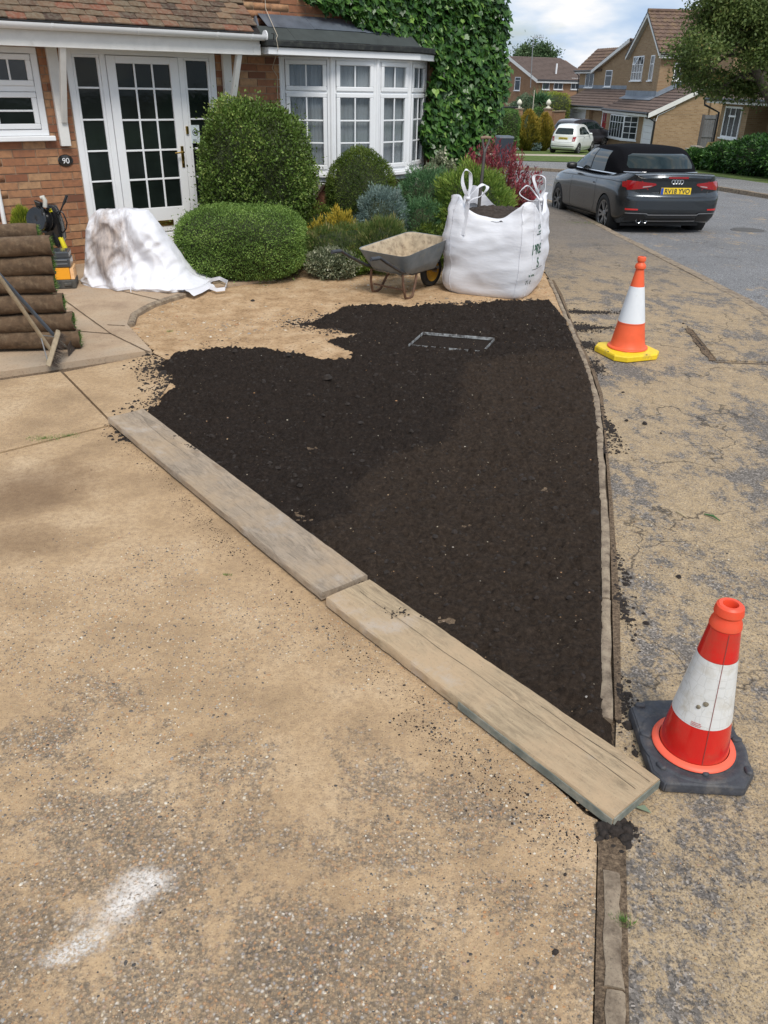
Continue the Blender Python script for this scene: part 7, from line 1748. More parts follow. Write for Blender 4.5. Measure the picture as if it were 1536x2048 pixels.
for s_ in (1, -1):
    decal('side_window', [(1.40, .975), (1.42, 1.30), (2.30, 1.325), (2.52, 1.30), (2.78, 1.16), (3.02, 1.02), (3.02, .985)], 'side', bt, glass_car, car, .006, s_, thick=.012)
    line_decal('window_pillar', [(2.10, .97), (2.10, 1.32)], 'side', bt, M['black'], car, .03, .012, s_)
    line_decal('window_trim', [(.70, .955), (1.2, .962), (2.0, .965), (3.0, .972)], 'side', bt, M['chrome'], car, .016, .012, s_)
    line_decal('windscreen_pillar', [(2.50, 1.325), (2.78, 1.185), (3.02, 1.045), (3.2, .97)], 'side', bt, pnt, car, .045, .012, s_)
    line_decal('door_seam', [(1.42, .90), (1.41, .80), (1.36, .60), (1.38, .40), (1.46, .30), (2.6, .29), (2.70, .32), (2.74, .5), (2.72, .90)], 'side', bd, M['black'], car, .008, .0025, s_)
    decal('door_handle', [(1.50, .775), (1.50, .795), (1.68, .80), (1.68, .78)], 'side', bd, pnt, car, .018, s_, thick=.02)
    mr = MB().lathe([(.001, -.10), (.045, -.095), (.07, -.05), (.075, .02), (.06, .08), (.001, .10)], 14, Matrix.Translation((2.72, .90*s_, 1.0)) @ Matrix.Rotation(R(90), 4, 'X') @ Matrix.Diagonal((.85, .9, 1, 1)), (False, False)).build('door_mirror', M['black'], car, sm=60)
    line_decal('side_skirt', [(1.25, .255), (3.0, .25)], 'side', bd, M['chrome'] if False else pnt, car, .03, .012, s_)
MB().tube([(.56+.20*(abs(y)/.66)**2.4+(-.012), y, .995) for y in np.linspace(-.655, .655, 17)], .010, 6).build('chrome_strip', M['chrome'], car, sm=60)
for s_ in (1, -1): line_decal('crease_shade_line', [(.30, .865), (.8, .87), (1.6, .86), (2.6, .85), (3.4, .835)], 'side', bd, plain('painted crease shade', (.02, .022, .025), .3, .6), car, .012, .003, s_)  # dark strip along the smooth flank, painting in the shade of a body crease
decal('fuel_flap', [(.62, .70), (.62, .82), (.74, .82), (.74, .70)], 'side', bd, pnt, car, .003, -1)
# tail
for s_ in (1, -1):
    decal('tail_lamp', [(s_*a, b) for a, b in [(.80, .845), (.78, .90), (.60, .885), (.355, .86), (.345, .835), (.43, .80), (.56, .775), (.78, .752)]], 'rear', bd, redl, car, .010, thick=.02)
    decal('tail_lamp_side', [(.09, .76), (.10, .895), (.32, .875), (.28, .80)], 'side', bd, redl, car, .008, s_)
    decal('lamp_lens', [(s_*a, b) for a, b in [(.56, .793), (.55, .812), (.40, .826), (.44, .808)]], 'rear', bd, pale_l, car, .013)
    decal('reflector', [(s_*a, b) for a, b in [(.79, .445), (.79, .475), (.60, .47), (.60, .448)]], 'rear', bd, redl2, car, .008)
    decal('bumper_outlet', [(s_*a, b) for a, b in [(.80, .27), (.78, .375), (.48, .385), (.44, .33), (.46, .27)]], 'rear', bd, M['black'], car, .007)
decal('diffuser', [(-.44, .25), (-.44, .37), (.44, .37), (.44, .25)], 'rear', bd, M['black'], car, .006)
line_decal('bumper_trim', [(-.78, .40), (-.46, .40), (-.42, .378), (.42, .378), (.46, .40), (.78, .40)], 'rear', bd, M['chrome'] if False else plain('satin trim', (.42, .43, .45), .3, .8), car, .018, .014)
line_decal('bumper_trim', [(-.44, .275), (.44, .275)], 'rear', bd, plain('satin trim', (.40, .41, .43), .3, .8), car, .022, .013)
decal('boot_lip', [(-.66, .965), (-.60, .985), (.60, .985), (.66, .965), (.60, .935), (.35, .925), (-.35, .925), (-.60, .935)], 'rear', bd, plain('dark shut line', (.014, .015, .017), .3), car, .004)
line_decal('boot_seam', [(-.60, .925), (-.60, .76), (-.54, .66), (0, .645), (.54, .66), (.60, .76), (.60, .925)], 'rear', bd, M['black'], car, .007, .003)
line_decal('bumper_seam', [(-.80, .665), (-.62, .64), (.62, .64), (.80, .665)], 'rear', bd, M['black'], car, .005, .003)
decal('brake_light', [(-.17, .935), (-.17, .965), (.17, .965), (.17, .935)], 'rear', bd, redl, car, .009)
def rear_face(y, z, off=.0):
    h, *_r = bd.ray_cast(Vector((-1.5, y, z)), Vector((1, 0, 0))); return h.x-off
pxx = rear_face(0, .74, .014)
np_ = link('number_plate', MB().box(pxx-.004, pxx+.01, -.26, .26, .685, .796).mesh('plate', .003), plain('yellow number plate', (.85, .58, .03), .45), car)
link('plate_band', MB().box(pxx-.0052, pxx-.0042, .215, .258, .688, .793).mesh('band'), plain('blue band', (.02, .07, .35), .5), np_)
me = text_mesh('RV18 YVO', .104, .0006, bold=.0028); bb2 = [v.co.x for v in me.vertices]; sc = .43/(max(bb2)-min(bb2)); o = link('lettering', me, M['ink'], np_); o.matrix_local = Matrix.Translation((pxx-.0052, -.022, .741)) @ Matrix(((0, 0, -1, 0), (-1, 0, 0, 0), (0, 1, 0, 0), (0, 0, 0, 1))) @ Matrix.Diagonal((sc, .98, 1, 1))
me.transform(Matrix.Translation((-(max(bb2)+min(bb2))/2, 0, 0)))
em = MB(); ex = rear_face(0, .875, .012)
for i in range(4):
    yc = -.069+.046*i; vs = []; n = 24; m2 = 6
    for a_ in range(n):
        for b_ in range(m2):
            A, B_ = 2*math.pi*a_/n, 2*math.pi*b_/m2; rr = .031+.0055*math.cos(B_); vs.append((ex+.004*math.sin(B_), yc+rr*math.cos(A), .885+rr*math.sin(A)))
    em.add(vs, [(a_*m2+b_, a_*m2+(b_+1) % m2, ((a_+1) % n)*m2+(b_+1) % m2, ((a_+1) % n)*m2+b_) for a_ in range(n) for b_ in range(m2)])
fixn(em.build('ring_emblem', M['chrome'], car, sm=60))
for dy in (.0, .105):
    MB().lathe([(.046, -.12), (.048, .0), (.044, .012), (.038, .008), (.036, -.10), (.001, -.11)], 20, Matrix.Translation((rear_face(.46, .28, .02)+.02, .43+dy, .285)) @ Matrix.Rotation(R(-90), 4, 'Y'), (False, False)).build('exhaust_tip', M['chrome'], car, sm=50)
MB().box(1.4, 1.42, -.5, .5, .95, 1.15).build('seat_back', M['black'], car)
MB().box(.5, 4.0, -.7, .7, .16, .2).build('underbody', M['black'], car)

# ---------- closed cars
def hatch(nm, label, loc, az, L_, W_, Hh, pcol, dims, metal=0, wr=.29, windows=None):
    u = (math.sin(R(az)), math.cos(R(az))); root = empty(nm, loc, math.atan2(u[1], u[0]), label, 'car'); hw = W_/2
    d = dims; X = [q*L_ for q in d['x']]
    S_ = dict(x=X, zb=[q for q in d['zb']], wb=[hw*q*.90 for q in d['w']], z1=[.42]*len(X), w1=[hw*q for q in d['w']], z2=[Hh*q for q in d['zs']], w2=[hw*q*.985 for q in d['w']], z3=[Hh*q for q in d['zbelt']], w3=[hw*q*.92 for q in d['w']], z4=[Hh*q for q in d['zt']], w4=[hw*q for q in d['wt']])
    lean = d['lean']
    def df(x, y, z):
        f_ = max(0, 1-x/.9)**1.2; g_ = max(0, 1-(L_-x)/.6); return (x+f_*(np.interp(z/Hh, lean[0], lean[1])+.13*(abs(y)/hw)**2.4)-g_*.22*(abs(y)/hw)**2, y, z)
    me = loft_body(S_, [('wb', 'zb'), ('w1', 'z1'), ('w2', 'z2'), ('w3', 'z3'), ('w4', 'z4')], 64, 26, 12, .03, df)
    t_ = link('tmp', me); bv = bvh_of(t_); bpy.data.objects.remove(t_)
    me = cut_arches(me, [(d['ax'][0], wr-.01), (d['ax'][1], wr-.01)], wr+.03); smooth(me, 38); link('body', me, pcol, root)
    for s_ in (1, -1):
        for ax in d['ax']: wheel(root, ax, (hw-.01)*s_, wr, .19, s_, M['rubber'], plain('silver alloy', (.45, .46, .47), .35, .8), d.get('sp', 7), M['black'])
        for w_ in d['side']: decal('side_window', w_, 'side', bv, glass_car, root, .006, s_, thick=.012)
        for ln in d['seams']: line_decal('door_seam', ln, 'side', bv, M['black'], root, .010, .003, s_)
        MB().lathe([(.001, -.09), (.05, -.08), (.07, 0), (.05, .08), (.001, .09)], 12, Matrix.Translation((d['mir'][0], (hw+.03)*s_, d['mir'][1])) @ Matrix.Rotation(R(90), 4, 'X'), (False, False)).build('door_mirror', pcol, root, sm=60)
        decal('tail_lamp', [(a*s_, b) for a, b in d['lamp']], 'rear', bv, redl, root, .012, thick=.02)
        if 'lamp2' in d: decal('lamp_lens', [(a*s_, b) for a, b in d['lamp2']], 'rear', bv, pale_l, root, .016)
        if 'lampside' in d: decal('tail_lamp_side', d['lampside'], 'side', bv, redl, root, .010, s_)
        decal('door_handle', [(d['hnd'][0], d['hnd'][1]), (d['hnd'][0], d['hnd'][1]+.025), (d['hnd'][0]+.16, d['hnd'][1]+.03), (d['hnd'][0]+.16, d['hnd'][1]+.005)], 'side', bv, M['chrome'], root, .015, s_)
    decal('rear_window', d['rw'], 'rear', bv, glass_car, root, .006, thick=.012)
    decal('bumper_strip', d['strip'], 'rear', bv, M['black'], root, .008)
    line_decal('tailgate_seam', d['gate'], 'rear', bv, M['black'], root, .008, .003)
    h, *_r = bv.ray_cast(Vector((-1.5, 0, d['plate'])), Vector((1, 0, 0)))
    pl_ = link('number_plate', MB().box(h.x-.014, h.x, -.26, .26, d['plate']-.055, d['plate']+.055).mesh('plate', .003), plain('yellow number plate', (.60, .46, .05), .5), root)
    # characters too small to read in the photograph: dark blocks of letter size
    for i, y in enumerate([.19, .13, .07, .01, -.07, -.13, -.19]): link('lettering', MB().box(h.x-.0155, h.x-.0143, y-.021, y+.021, d['plate']-.034, d['plate']+.034).mesh('block'), plain('smudged characters', (.16, .13, .03), .6) if i == 0 else bpy.data.materials['smudged characters'], pl_)
    MB().box(.3, L_-.4, -hw*.75, hw*.75, .16, .2).build('underbody', M['black'], root)
    return root, bv
wp_ = GT(1128, 307); 
wz = T(wp_[1])
Wc = (GT(1103, 305)[0]+GT(1155, 308)[0])/2, (GT(1103, 305)[1]+GT(1155, 308)[1])/2
k_ = 46.5/51.0
azw = 31; uw = Vector((math.sin(R(azw)), math.cos(R(azw)), 0))
axl = Vector((*XY(1129, 306, 49.5), 0)); lw0 = axl-uw*.55; zw = Zt(1129, 307, 49.5)
fd = dict(x=[0, .012, .04, .10, .2, .32, .45, .6, .70, .80, .9, .96, 1], zb=[.34, .27, .23, .2, .2, .18, .18, .18, .2, .2, .22, .26, .34], w=[.80, .87, .93, .97, .99, .99, .985, .985, .99, .98, .90, .78, .6],
 zs=[.42, .44, .46, .48, .49, .49, .48, .48, .47, .46, .44, .42, .38], zbelt=[.60, .615, .63, .64, .635, .63, .62, .61, .60, .58, .54, .50, .42], zt=[.66, .78, .90, .955, .985, 1.0, .995, .94, .82, .68, .61, .56, .46], wt=[.60, .62, .63, .64, .65, .65, .64, .63, .66, .68, .60, .48, .3],
 lean=([.1, .2, .36, .42, .5, .62, .75, .95, 1.0], [.08, .02, .0, .02, .06, .07, .12, .32, .36]), ax=(.58, 2.88), sp=7,
 side=[[(.66, 1.0), (.92, .985), (1.16, .975), (1.16, 1.34), (.98, 1.33), (.80, 1.25)], [(1.21, .975), (2.22, .955), (2.34, .97), (1.95, 1.26), (1.72, 1.345), (1.21, 1.36)]],
 seams=[[(1.18, 1.34), (1.18, .9), (1.12, .5), (1.2, .3), (2.30, .29), (2.36, .6), (2.32, .93)], [(.2, .90), (1.1, .90), (2.4, .86)]], mir=(2.20, .98), lamp=[(.52, .66), (.66, .66), (.70, .88), (.66, .90), (.54, .88)], lamp2=[(.56, .69), (.62, .69), (.63, .78), (.57, .78)], rw=[(-.50, 1.0), (-.53, 1.05), (-.46, 1.28), (-.38, 1.31), (.38, 1.31), (.46, 1.28), (.53, 1.05), (.50, 1.0)],
 strip=[(-.66, .385), (-.66, .42), (.66, .42), (.66, .385)], gate=[(-.53, 1.30), (-.58, .95), (-.50, .60), (.50, .60), (.58, .95), (.53, 1.30)], plate=.80, hnd=(1.28, .80))
hatch('small_white_car', 'small white hatchback car on the grass across the road, seen from behind', (lw0.x, lw0.y, zw), azw, 3.57, 1.63, 1.49, paint('white car paint', (.78, .79, .76), 0, .3), fd)
lk = dict(x=[0, .012, .04, .10, .2, .32, .45, .58, .68, .78, .9, .96, 1], zb=[.40, .34, .30, .26, .25, .24, .24, .24, .25, .25, .28, .32, .40], w=[.80, .88, .93, .97, .99, .985, .98, .985, .99, .98, .92, .82, .62],
 zs=[.46, .48, .5, .51, .51, .5, .5, .49, .48, .47, .46, .44, .40], zbelt=[.64, .65, .665, .67, .66, .65, .64, .63, .62, .61, .58, .54, .46], zt=[.74, .86, .93, .965, .99, 1.0, .995, .95, .84, .68, .64, .59, .5], wt=[.62, .63, .65, .66, .67, .67, .66, .65, .68, .72, .66, .54, .35],
 lean=([.1, .2, .36, .42, .5, .62, .75, .95, 1.0], [.1, .04, .0, .0, .02, .05, .10, .30, .34]), ax=(.80, 3.45), sp=5,
 side=[[(.85, 1.14), (1.55, 1.09), (1.55, 1.44), (1.15, 1.42)], [(1.6, 1.09), (2.35, 1.06), (2.35, 1.455), (1.6, 1.445)], [(2.4, 1.06), (3.2, 1.03), (3.12, 1.10), (2.72, 1.38), (2.4, 1.45)]],
 seams=[[(1.58, 1.1), (1.55, .5), (1.6, .35), (3.2, .33), (3.25, .8), (3.2, 1.02)], [(2.38, 1.06), (2.36, .34)]], mir=(2.95, 1.10), lamp=[(.42, .98), (.80, .95), (.80, 1.06), (.48, 1.07)], lampside=[(.12, .97), (.12, 1.08), (.55, 1.06), (.45, 1.0)], rw=[(-.52, 1.16), (-.56, 1.2), (-.48, 1.42), (.48, 1.42), (.56, 1.2), (.52, 1.16)],
 strip=[(-.75, .42), (-.72, .62), (.72, .62), (.75, .42)], gate=[(-.6, 1.40), (-.64, 1.0), (-.58, .68), (.58, .68), (.64, 1.0), (.6, 1.40)], plate=.88, hnd=(1.68, .92))
azs = 48; us = Vector((math.sin(R(azs)), math.cos(R(azs)), 0)); sx_, sy_ = XY(1101, 283, 54.0)
zsuv = Zt(1101, 296, 54.0)
hatch('dark_grey_car', 'dark grey crossover car parked behind the small white car by the white garage', (sx_+.55, sy_, zsuv), azs, 4.38, 1.82, 1.60, paint('dark grey paint', (.065, .06, .07), .5, .3), lk)

# ---------- wheelie bin
bx_, by_ = XY(1007, 300, 33.5); bz = T(33.5)+.02; bt_ = Zt(1007, 271, 33.5)-bz
bn_ = empty('wheelie_bin', (bx_, by_, bz), R(8), 'dark grey wheelie bin across the road behind the red shrub', 'bin')
dkb = plain('dark blue grey bin plastic', (.035, .045, .06), .55)
hb_ = bt_/1.06
def frus(m_, a, b, z0, z1, ya=0, yb=0):
    vs = [(-a[0], -a[1]+ya, z0), (a[0], -a[1]+ya, z0), (a[0], a[1]+ya, z0), (-a[0], a[1]+ya, z0), (-b[0], -b[1]+yb, z1), (b[0], -b[1]+yb, z1), (b[0], b[1]+yb, z1), (-b[0], b[1]+yb, z1)]
    return m_.add(vs, [(3, 2, 1, 0), (4, 5, 6, 7), (0, 1, 5, 4), (1, 2, 6, 5), (2, 3, 7, 6), (3, 0, 4, 7)])
frus(MB(), (.22, .24), (.285, .33), .05, .97*hb_).build('body', dkb, bn_, bevel=.02)
frus(MB(), (.30, .35), (.28, .32), .971*hb_, 1.05*hb_).build('lid', plain('bin lid', (.07, .085, .105), .45), bn_, bevel=.015)
for s_ in (1, -1): MB().lathe([(.001, -.025), (.09, -.025), (.1, 0), (.09, .025), (.001, .025)], 18, Matrix.Translation((.24*s_, .22, .1)) @ Matrix.Rotation(R(90), 4, 'Y'), (False, False)).build('wheel', M['rubber'], bn_)
MB().tube([(-.24, .36, .99*hb_), (.24, .36, .99*hb_)], .015, 8).build('handle_bar', dkb, bn_)
# ================================================================== HOUSES ACROSS THE ROAD
def brickmat(nm, cols, scale=1.0):
    t = NT(nm); p = t.pos(obj=True)
    nrm = t.new('TexCoord').outputs['Normal']; s3 = t.new('SeparateXYZ', None, Vector=p); n3 = t.new('SeparateXYZ', None, Vector=nrm)
    ax = t.math('GREATER_THAN', t.math('ABSOLUTE', n3.outputs[0]), .5)
    h = t.math('ADD', t.math('MULTIPLY', s3.outputs[1], ax), t.math('MULTIPLY', s3.outputs[0], t.math('SUBTRACT', 1.0, ax)))
    v = t.new('CombineXYZ', None, X=h, Y=s3.outputs[2]).outputs[0]
    b = t.new('TexBrick', None, Vector=v, Color1=cols[0], Color2=cols[1], Mortar=cols[2], Scale=1.0); b.inputs['Mortar Size'].default_value = .010; b.inputs['Brick Width'].default_value = .225; b.inputs['Row Height'].default_value = .075; b.inputs['Bias'].default_value = .0
    c = t.mix(t.ramp(t.noise(p, 1.1, 6, .65), [(.35, .45), (.65, 0.0)]), b.outputs[0], tuple(q*.62 for q in cols[0]))
    return t.done(c, .9, t.bump(b.outputs[1], -.5, .01), None, .2)
BK = brickmat('buff brown brick', [(.38, .255, .145), (.27, .165, .088), (.34, .27, .19)])
BK2 = brickmat('brown brick', [(.33, .18, .095), (.25, .13, .07), (.28, .21, .15)])
TL = plain('brown concrete roof tile', (.135, .085, .062), .9, var=.3, vscale=3, bump=.4, dirt=(.22, .15, .07), dscale=2.5, damt=(.5, .75))
TL2 = plain('grey brown roof tile', (.12, .085, .07), .9, var=.25, vscale=3, bump=.4)
def tiled(parent, A, B, Cc, D, mat, gauge=.33, pitch=.30, amp=.028, name='roof_tiles', over=.012):
    """double roman tiled slope: A,B eaves ends, D,C ridge ends (quad A-B-C-D). stepped courses with rolls"""
    A, B, Cc, D = map(Vector, (A, B, Cc, D)); nn = (B-A).cross(D-A).normalized(); 
    if nn.z < 0: nn = -nn
    Ls = ((D-A).length+(Cc-B).length)/2; W_ = max((B-A).length, (Cc-D).length); nr = max(2, int(Ls/gauge)); nc = max(2, int(W_/pitch*6)); V = []; F = []
    for r_ in range(nr):
        for e, (t_, lift) in enumerate(((r_/nr, .045), ((r_+1)/nr, .008))):
            a = A.lerp(D, t_); b = B.lerp(Cc, t_)
            for j in range(nc+1):
                u = j/nc; q = a.lerp(b, u); s_ = (q-a).length/pitch; w_ = amp*max(0, math.sin(2*math.pi*s_))**.8 if math.sin(2*math.pi*s_) > 0 else 0
                V.append(q+nn*(lift+w_))
        o = r_*2*(nc+1)
        F += [(o+j, o+j+1, o+nc+2+j, o+nc+1+j) for j in range(nc)]
        if r_: 
            p_ = o-(nc+1); F += [(p_+j, p_+j+1, o+j+1, o+j) for j in range(nc)]
        else:
            b0 = len(V)
    # bottom drop edge and board
    e0 = len(V); V += [V[j]-nn*.06 for j in range(nc+1)]; F += [(e0+j, e0+j+1, j+1, j) for j in range(nc)]
    m_ = MB().add(V, F); o = fixn(m_.build(name, mat, parent)); o['kind'] = 'stuff'
    MB().slab([A, B, Cc, D], -nn*.05).build('roof_deck', M['black_gutter'], parent)
    return o
def blk_(root, us, ws, zs, mat, name='wall', bevel=0): return MB().box(us[0], us[1], ws[0], ws[1], zs[0], zs[1]).build(name, mat, root)
def house_root(name, fr, z0, label):
    # local: x along u, y = -w (so that the local frame stays right handed)
    o = empty(name, (fr.o[0], fr.o[1], z0), math.pi/2-fr.az, label, 'house'); return o
def vbar(root, x0, x1, y0, y1, z0, z1, mat, nm, bevel=0): return MB().box(min(x0, x1), max(x0, x1), min(y0, y1), max(y0, y1), z0, z1).build(nm, mat, root)
def win(root, plane, c, a0, a1, z0, z1, cols=2, rows=1, out=-1, sill=True, glass=None, fr=.055, split=None, curtain=True):
    """window on local plane: plane 'y' (front, y=c) spanning x a0..a1 ; plane 'x' (x=c) spanning y a0..a1; out = outward sign"""
    f = empty('window'); f.parent = root; a0, a1 = min(a0, a1), max(a0, a1)
    def bx(p0, p1, d0, d1, q0, q1, nm, mat, bv=0):
        lo, hi = sorted((c+out*d0, c+out*d1)); m_ = MB()
        m_.box(*( (p0, p1, lo, hi, q0, q1) if plane == 'y' else (lo, hi, p0, p1, q0, q1))); return m_.build(nm, mat, f, bevel=bv)
    bx(a0, a1, .0, .045, z0, z0+fr, 'frame', M['white']); bx(a0, a1, .0, .045, z1-fr, z1, 'frame', M['white']); bx(a0, a0+fr, .0, .044, z0+fr, z1-fr, 'frame', M['white']); bx(a1-fr, a1, .0, .044, z0+fr, z1-fr, 'frame', M['white'])
    xs_ = [a0+fr+(a1-a0-2*fr)*i/cols for i in range(cols+1)]; zs = [z0+fr+(z1-z0-2*fr)*i/rows for i in range(rows+1)] if split is None else [z0+fr]+split+[z1-fr]
    for i, x in enumerate(xs_[1:-1]): bx(x-.022, x+.022, .0, .042, z0+fr, z1-fr, 'glazing_bar', M['white'])
    for z in zs[1:-1]: bx(a0+fr, a1-fr, .0, .040, z-.018, z+.018, 'glazing_bar', M['white'])
    for i in range(cols):
        for k in range(len(zs)-1): bx(xs_[i]+.003, xs_[i+1]-.003, .004+.001*i, .014, zs[k]+.003, zs[k+1]-.003, 'pane', glass or M['glass_far'])
    if sill: bx(a0-.06, a1+.06, .0, .12, z0-.06, z0-.002, 'sill', M['white'])
    return f
white = M['white_paint']
# ---------------- right hand house of the pair (gable, lean-to roof, bow window)
Cf = Frame(-3.2, (14.2, 49.3)); zc = -1.62
hc = house_root('brick_house', Cf, zc, 'buff brick house with steep tiled gable and lean-to roof behind the grey car')
h_ = lambda z: z-zc
W1 = 1.5; U0, U1, UA = 3.68, 9.32, 6.5
# lower storey
vbar(hc, 0, 9.3, -.45, -9, -.4, h_(.62), BK, 'wall')
gl_ = MB(); g0 = [(0, -.0), (0, -3.3)]
# side gable of the lean-to (plane x=0) as a solid wedge
MB().add([(0, -.15, h_(.60)), (0, -3.4, h_(.60)), (0, -3.4, h_(2.20)), (3.6, -.15, h_(.60)), (3.6, -3.4, h_(.60)), (3.6, -3.4, h_(2.20))], [(0, 1, 2), (3, 5, 4), (0, 3, 4, 1), (1, 4, 5, 2), (2, 5, 3, 0)]).build('wall', BK, hc)
# upper storey: gable front at w=W1
E_, AP = h_(3.80), h_(5.80)
prf = [(U0, h_(.60)), (U1, h_(.60)), (U1, E_), (UA, AP-.12), (U0, E_)]
MB().slab([(x, -W1, z) for x, z in prf], (0, -8, 0)).build('wall', BK, hc)
ov = .32
# main roof slopes (ridge runs along y)
def rf(x0, z0, x1, z1, y0, y1, mat, parent=hc): return tiled(parent, (x0, y0, z0), (x0, y1, z0), (x1, y1, z1), (x1, y0, z1), mat)
sl_ = (AP-E_)/(UA-U0)
rf(U0-ov, E_-sl_*ov+.10, UA, AP+.10, -W1+.28, -W1-9.5, TL); rf(U1+ov, E_-sl_*ov+.10, UA, AP+.10, -W1+.28, -W1-9.5, TL)
MB().tube([(UA, -W1+.28, AP+.14), (UA, -W1-9.5, AP+.14)], .11, 8).build('ridge', TL, hc)
for sx_, ue in ((1, U0-ov), (-1, U1+ov)):
    a = Vector((ue, -W1+.26, E_-sl_*ov+.06)); b = Vector((UA, -W1+.26, AP+.06)); MB().slab([a, b, b+Vector((0, 0, -.24)), a+Vector((0, 0, -.20))], (0, -.03, 0)).build('barge_board', white, hc)
    MB().slab([a+Vector((0, -.04, -.17)), b+Vector((0, -.04, -.21)), b+Vector((0, -.26, -.21)), a+Vector((0, -.26, -.17))], (0, 0, .02)).build('soffit', plain('grey soffit', (.42, .40, .36), .7), hc)
vbar(hc, U0-ov, U0-ov+.04, -W1+.26, -W1-8, E_-sl_*ov-.16, E_-sl_*ov+.04, white, 'fascia')
vbar(hc, U0-ov, U0-.0, -W1+.0, -W1-8, E_-sl_*ov-.16, E_-sl_*ov-.14, white, 'soffit')
g_r = R(0); MB().tube([(U0-ov-.06, -W1+.2, E_-sl_*ov+.05), (U0-ov-.06, -W1-8, E_-sl_*ov+.05)], .055, 8).build('gutter', M['black_gutter'], hc)
# lean-to roof
def ltz(w): return h_(.66)+(w+.05)*.46
tiled(hc, (-.12, .05, ltz(-.05)), (8.7, .05, ltz(-.05)), (8.7, -W1+.0, ltz(W1)), (-.12, -W1, ltz(W1)), TL2)
tiled(hc, (-.12, -W1, ltz(W1)), (3.67, -W1, ltz(W1)), (3.67, -3.3, ltz(3.3)), (-.12, -3.3, ltz(3.3)), TL2)
MB().slab([(-.16, .08, ltz(-.08)+.02), (-.16, -3.3, ltz(3.3)+.02), (-.16, -3.3, ltz(3.3)-.20), (-.16, -.25, ltz(.25)-.24), (-.16, .08, ltz(-.08)-.22)], (.03, 0, 0)).build('barge_board', white, hc)
MB().tube([(-.1, .12, ltz(-.05)-.02), (8.7, .12, ltz(-.05)-.02)], .06, 8).build('gutter', M['black_gutter'], hc)
vbar(hc, -.1, 8.7, .07, .04, ltz(-.05)-.20, ltz(-.05)-.04, white, 'fascia')
MB().tube([(-.05, .12, ltz(-.05)-.06), (.0, .05, ltz(-.05)-.2), (.06, -.39, ltz(-.05)-.42), (.06, -.39, -.2)], .045, 8).build('downpipe', M['black_gutter'], hc)
MB().tube([(-.03, -.43, ltz(.2)-.5), (-.03, -.5, ltz(.5)-.36), (-.03, -1.35, ltz(1.35)-.34), (-.03, -1.4, ltz(1.4)-.26)], .02, 6).build('overflow_pipe', M['white'], hc)
leadg = plain('grey lead flashing', (.22, .25, .29), .55, .3, var=.2, vscale=3)
MB().slab([(3.6, -W1+.0, ltz(W1)+.06), (9.3, -W1, ltz(W1)+.06), (9.3, -W1+.42, ltz(W1-.42)+.07), (3.4, -W1+.42, ltz(W1-.42)+.07)], (0, .0, .03)).build('flashing', leadg, hc)
vbar(hc, 3.66, 9.35, -W1+.012, -W1-.02, ltz(W1)+.08, ltz(W1)+.36, leadg, 'flashing')
MB().slab([(3.675, -W1, ltz(W1)+.06), (3.675, -3.3, ltz(3.3)+.06), (3.675, -3.3, ltz(3.3)+.3), (3.675, -W1, ltz(W1)+.3)], (-.02, 0, 0)).build('flashing', leadg, hc)
MB().slab([(3.65, -W1, ltz(W1)+.07), (3.65, -3.3, ltz(3.3)+.07), (3.40, -3.3, ltz(3.3)+.07), (3.40, -W1, ltz(W1)+.07)], (0, 0, .02)).build('flashing', leadg, hc)
vbar(hc, -.0, 3.67, -3.3, -9, -.3, h_(2.30), BK, 'wall')
vbar(hc, .02, 3.67, -4.2, -9, h_(2.29), h_(3.7), BK, 'wall')
# windows
win(hc, 'y', -W1, 6.62, 8.62, h_(2.28), h_(3.62), 4, 3, 1); win(hc, 'y', -W1, 4.72, 5.35, h_(2.28), h_(3.60), 1, 2, 1, split=[h_(3.15)])
# open top light
o = empty('open_light', (7.35, -W1+.05, h_(3.58)), 0); o.parent = hc; o.rotation_euler = (R(28), 0, 0)
MB().box(.0, .5, 0, .04, -.5, -.45).box(0, .5, 0, .04, -.05, 0).box(0, .05, 0, .039, -.45, -.05).box(.45, .5, 0, .039, -.45, -.05).build('sash', M['white'], o); MB().box(.05, .45, .01, .02, -.45, -.05).build('pane', M['glass_far'], o)
win(hc, 'x', U0, -2.35, -3.0, h_(2.30), h_(3.2), 2, 2, -1)
# canted bay window on the ground floor: big front, side return facing the camera
by0, by1 = 2.35, 7.9; pj_ = .62
YB = -.45
bz0, bz1 = h_(-.86), h_(.42)
def quadwin(p, q, z0, z1, nc, split, nm='bay_window', glass=None, parent=hc):
    p = Vector((p[0], p[1], 0)); q = Vector((q[0], q[1], 0)); L_ = (q-p).length; d = (q-p).normalized(); f = empty(nm, (p.x, p.y, 0), math.atan2(d.y, d.x)); f.parent = parent
    for a, b, c_, e in [(0, L_, z0, z0+.06), (0, L_, z1-.06, z1), (0, .06, z0+.06, z1-.06), (L_-.06, L_, z0+.06, z1-.06)]: MB().box(a, b, -.03, .03, c_, e).build('frame', M['white'], f)
    xs_ = [.06+(L_-.12)*i/nc for i in range(nc+1)]; zs = [z0+.06]+split+[z1-.06]
    for x in xs_[1:-1]: MB().box(x-.02, x+.02, -.028, .028, z0+.06, z1-.06).build('glazing_bar', M['white'], f)
    for z in zs[1:-1]: MB().box(.06, L_-.06, -.026, .026, z-.016, z+.016).build('glazing_bar', M['white'], f)
    for i in range(nc):
        for k in range(len(zs)-1): MB().box(xs_[i]+.002, xs_[i+1]-.002, -.012, .012, zs[k]+.002, zs[k+1]-.002).build('pane', glass or M['glass_far'], f)
    return f
P0, P1, P2, P3 = (2.9, YB), (3.85, .1), (6.6, .1), (7.6, YB)
quadwin(P1, P0, bz0, bz1, 2, [h_(-.5), h_(-.16), h_(.08)]); quadwin(P2, P1, bz0, bz1, 5, [h_(.02)]); quadwin(P3, P2, bz0, bz1, 2, [h_(.02)])
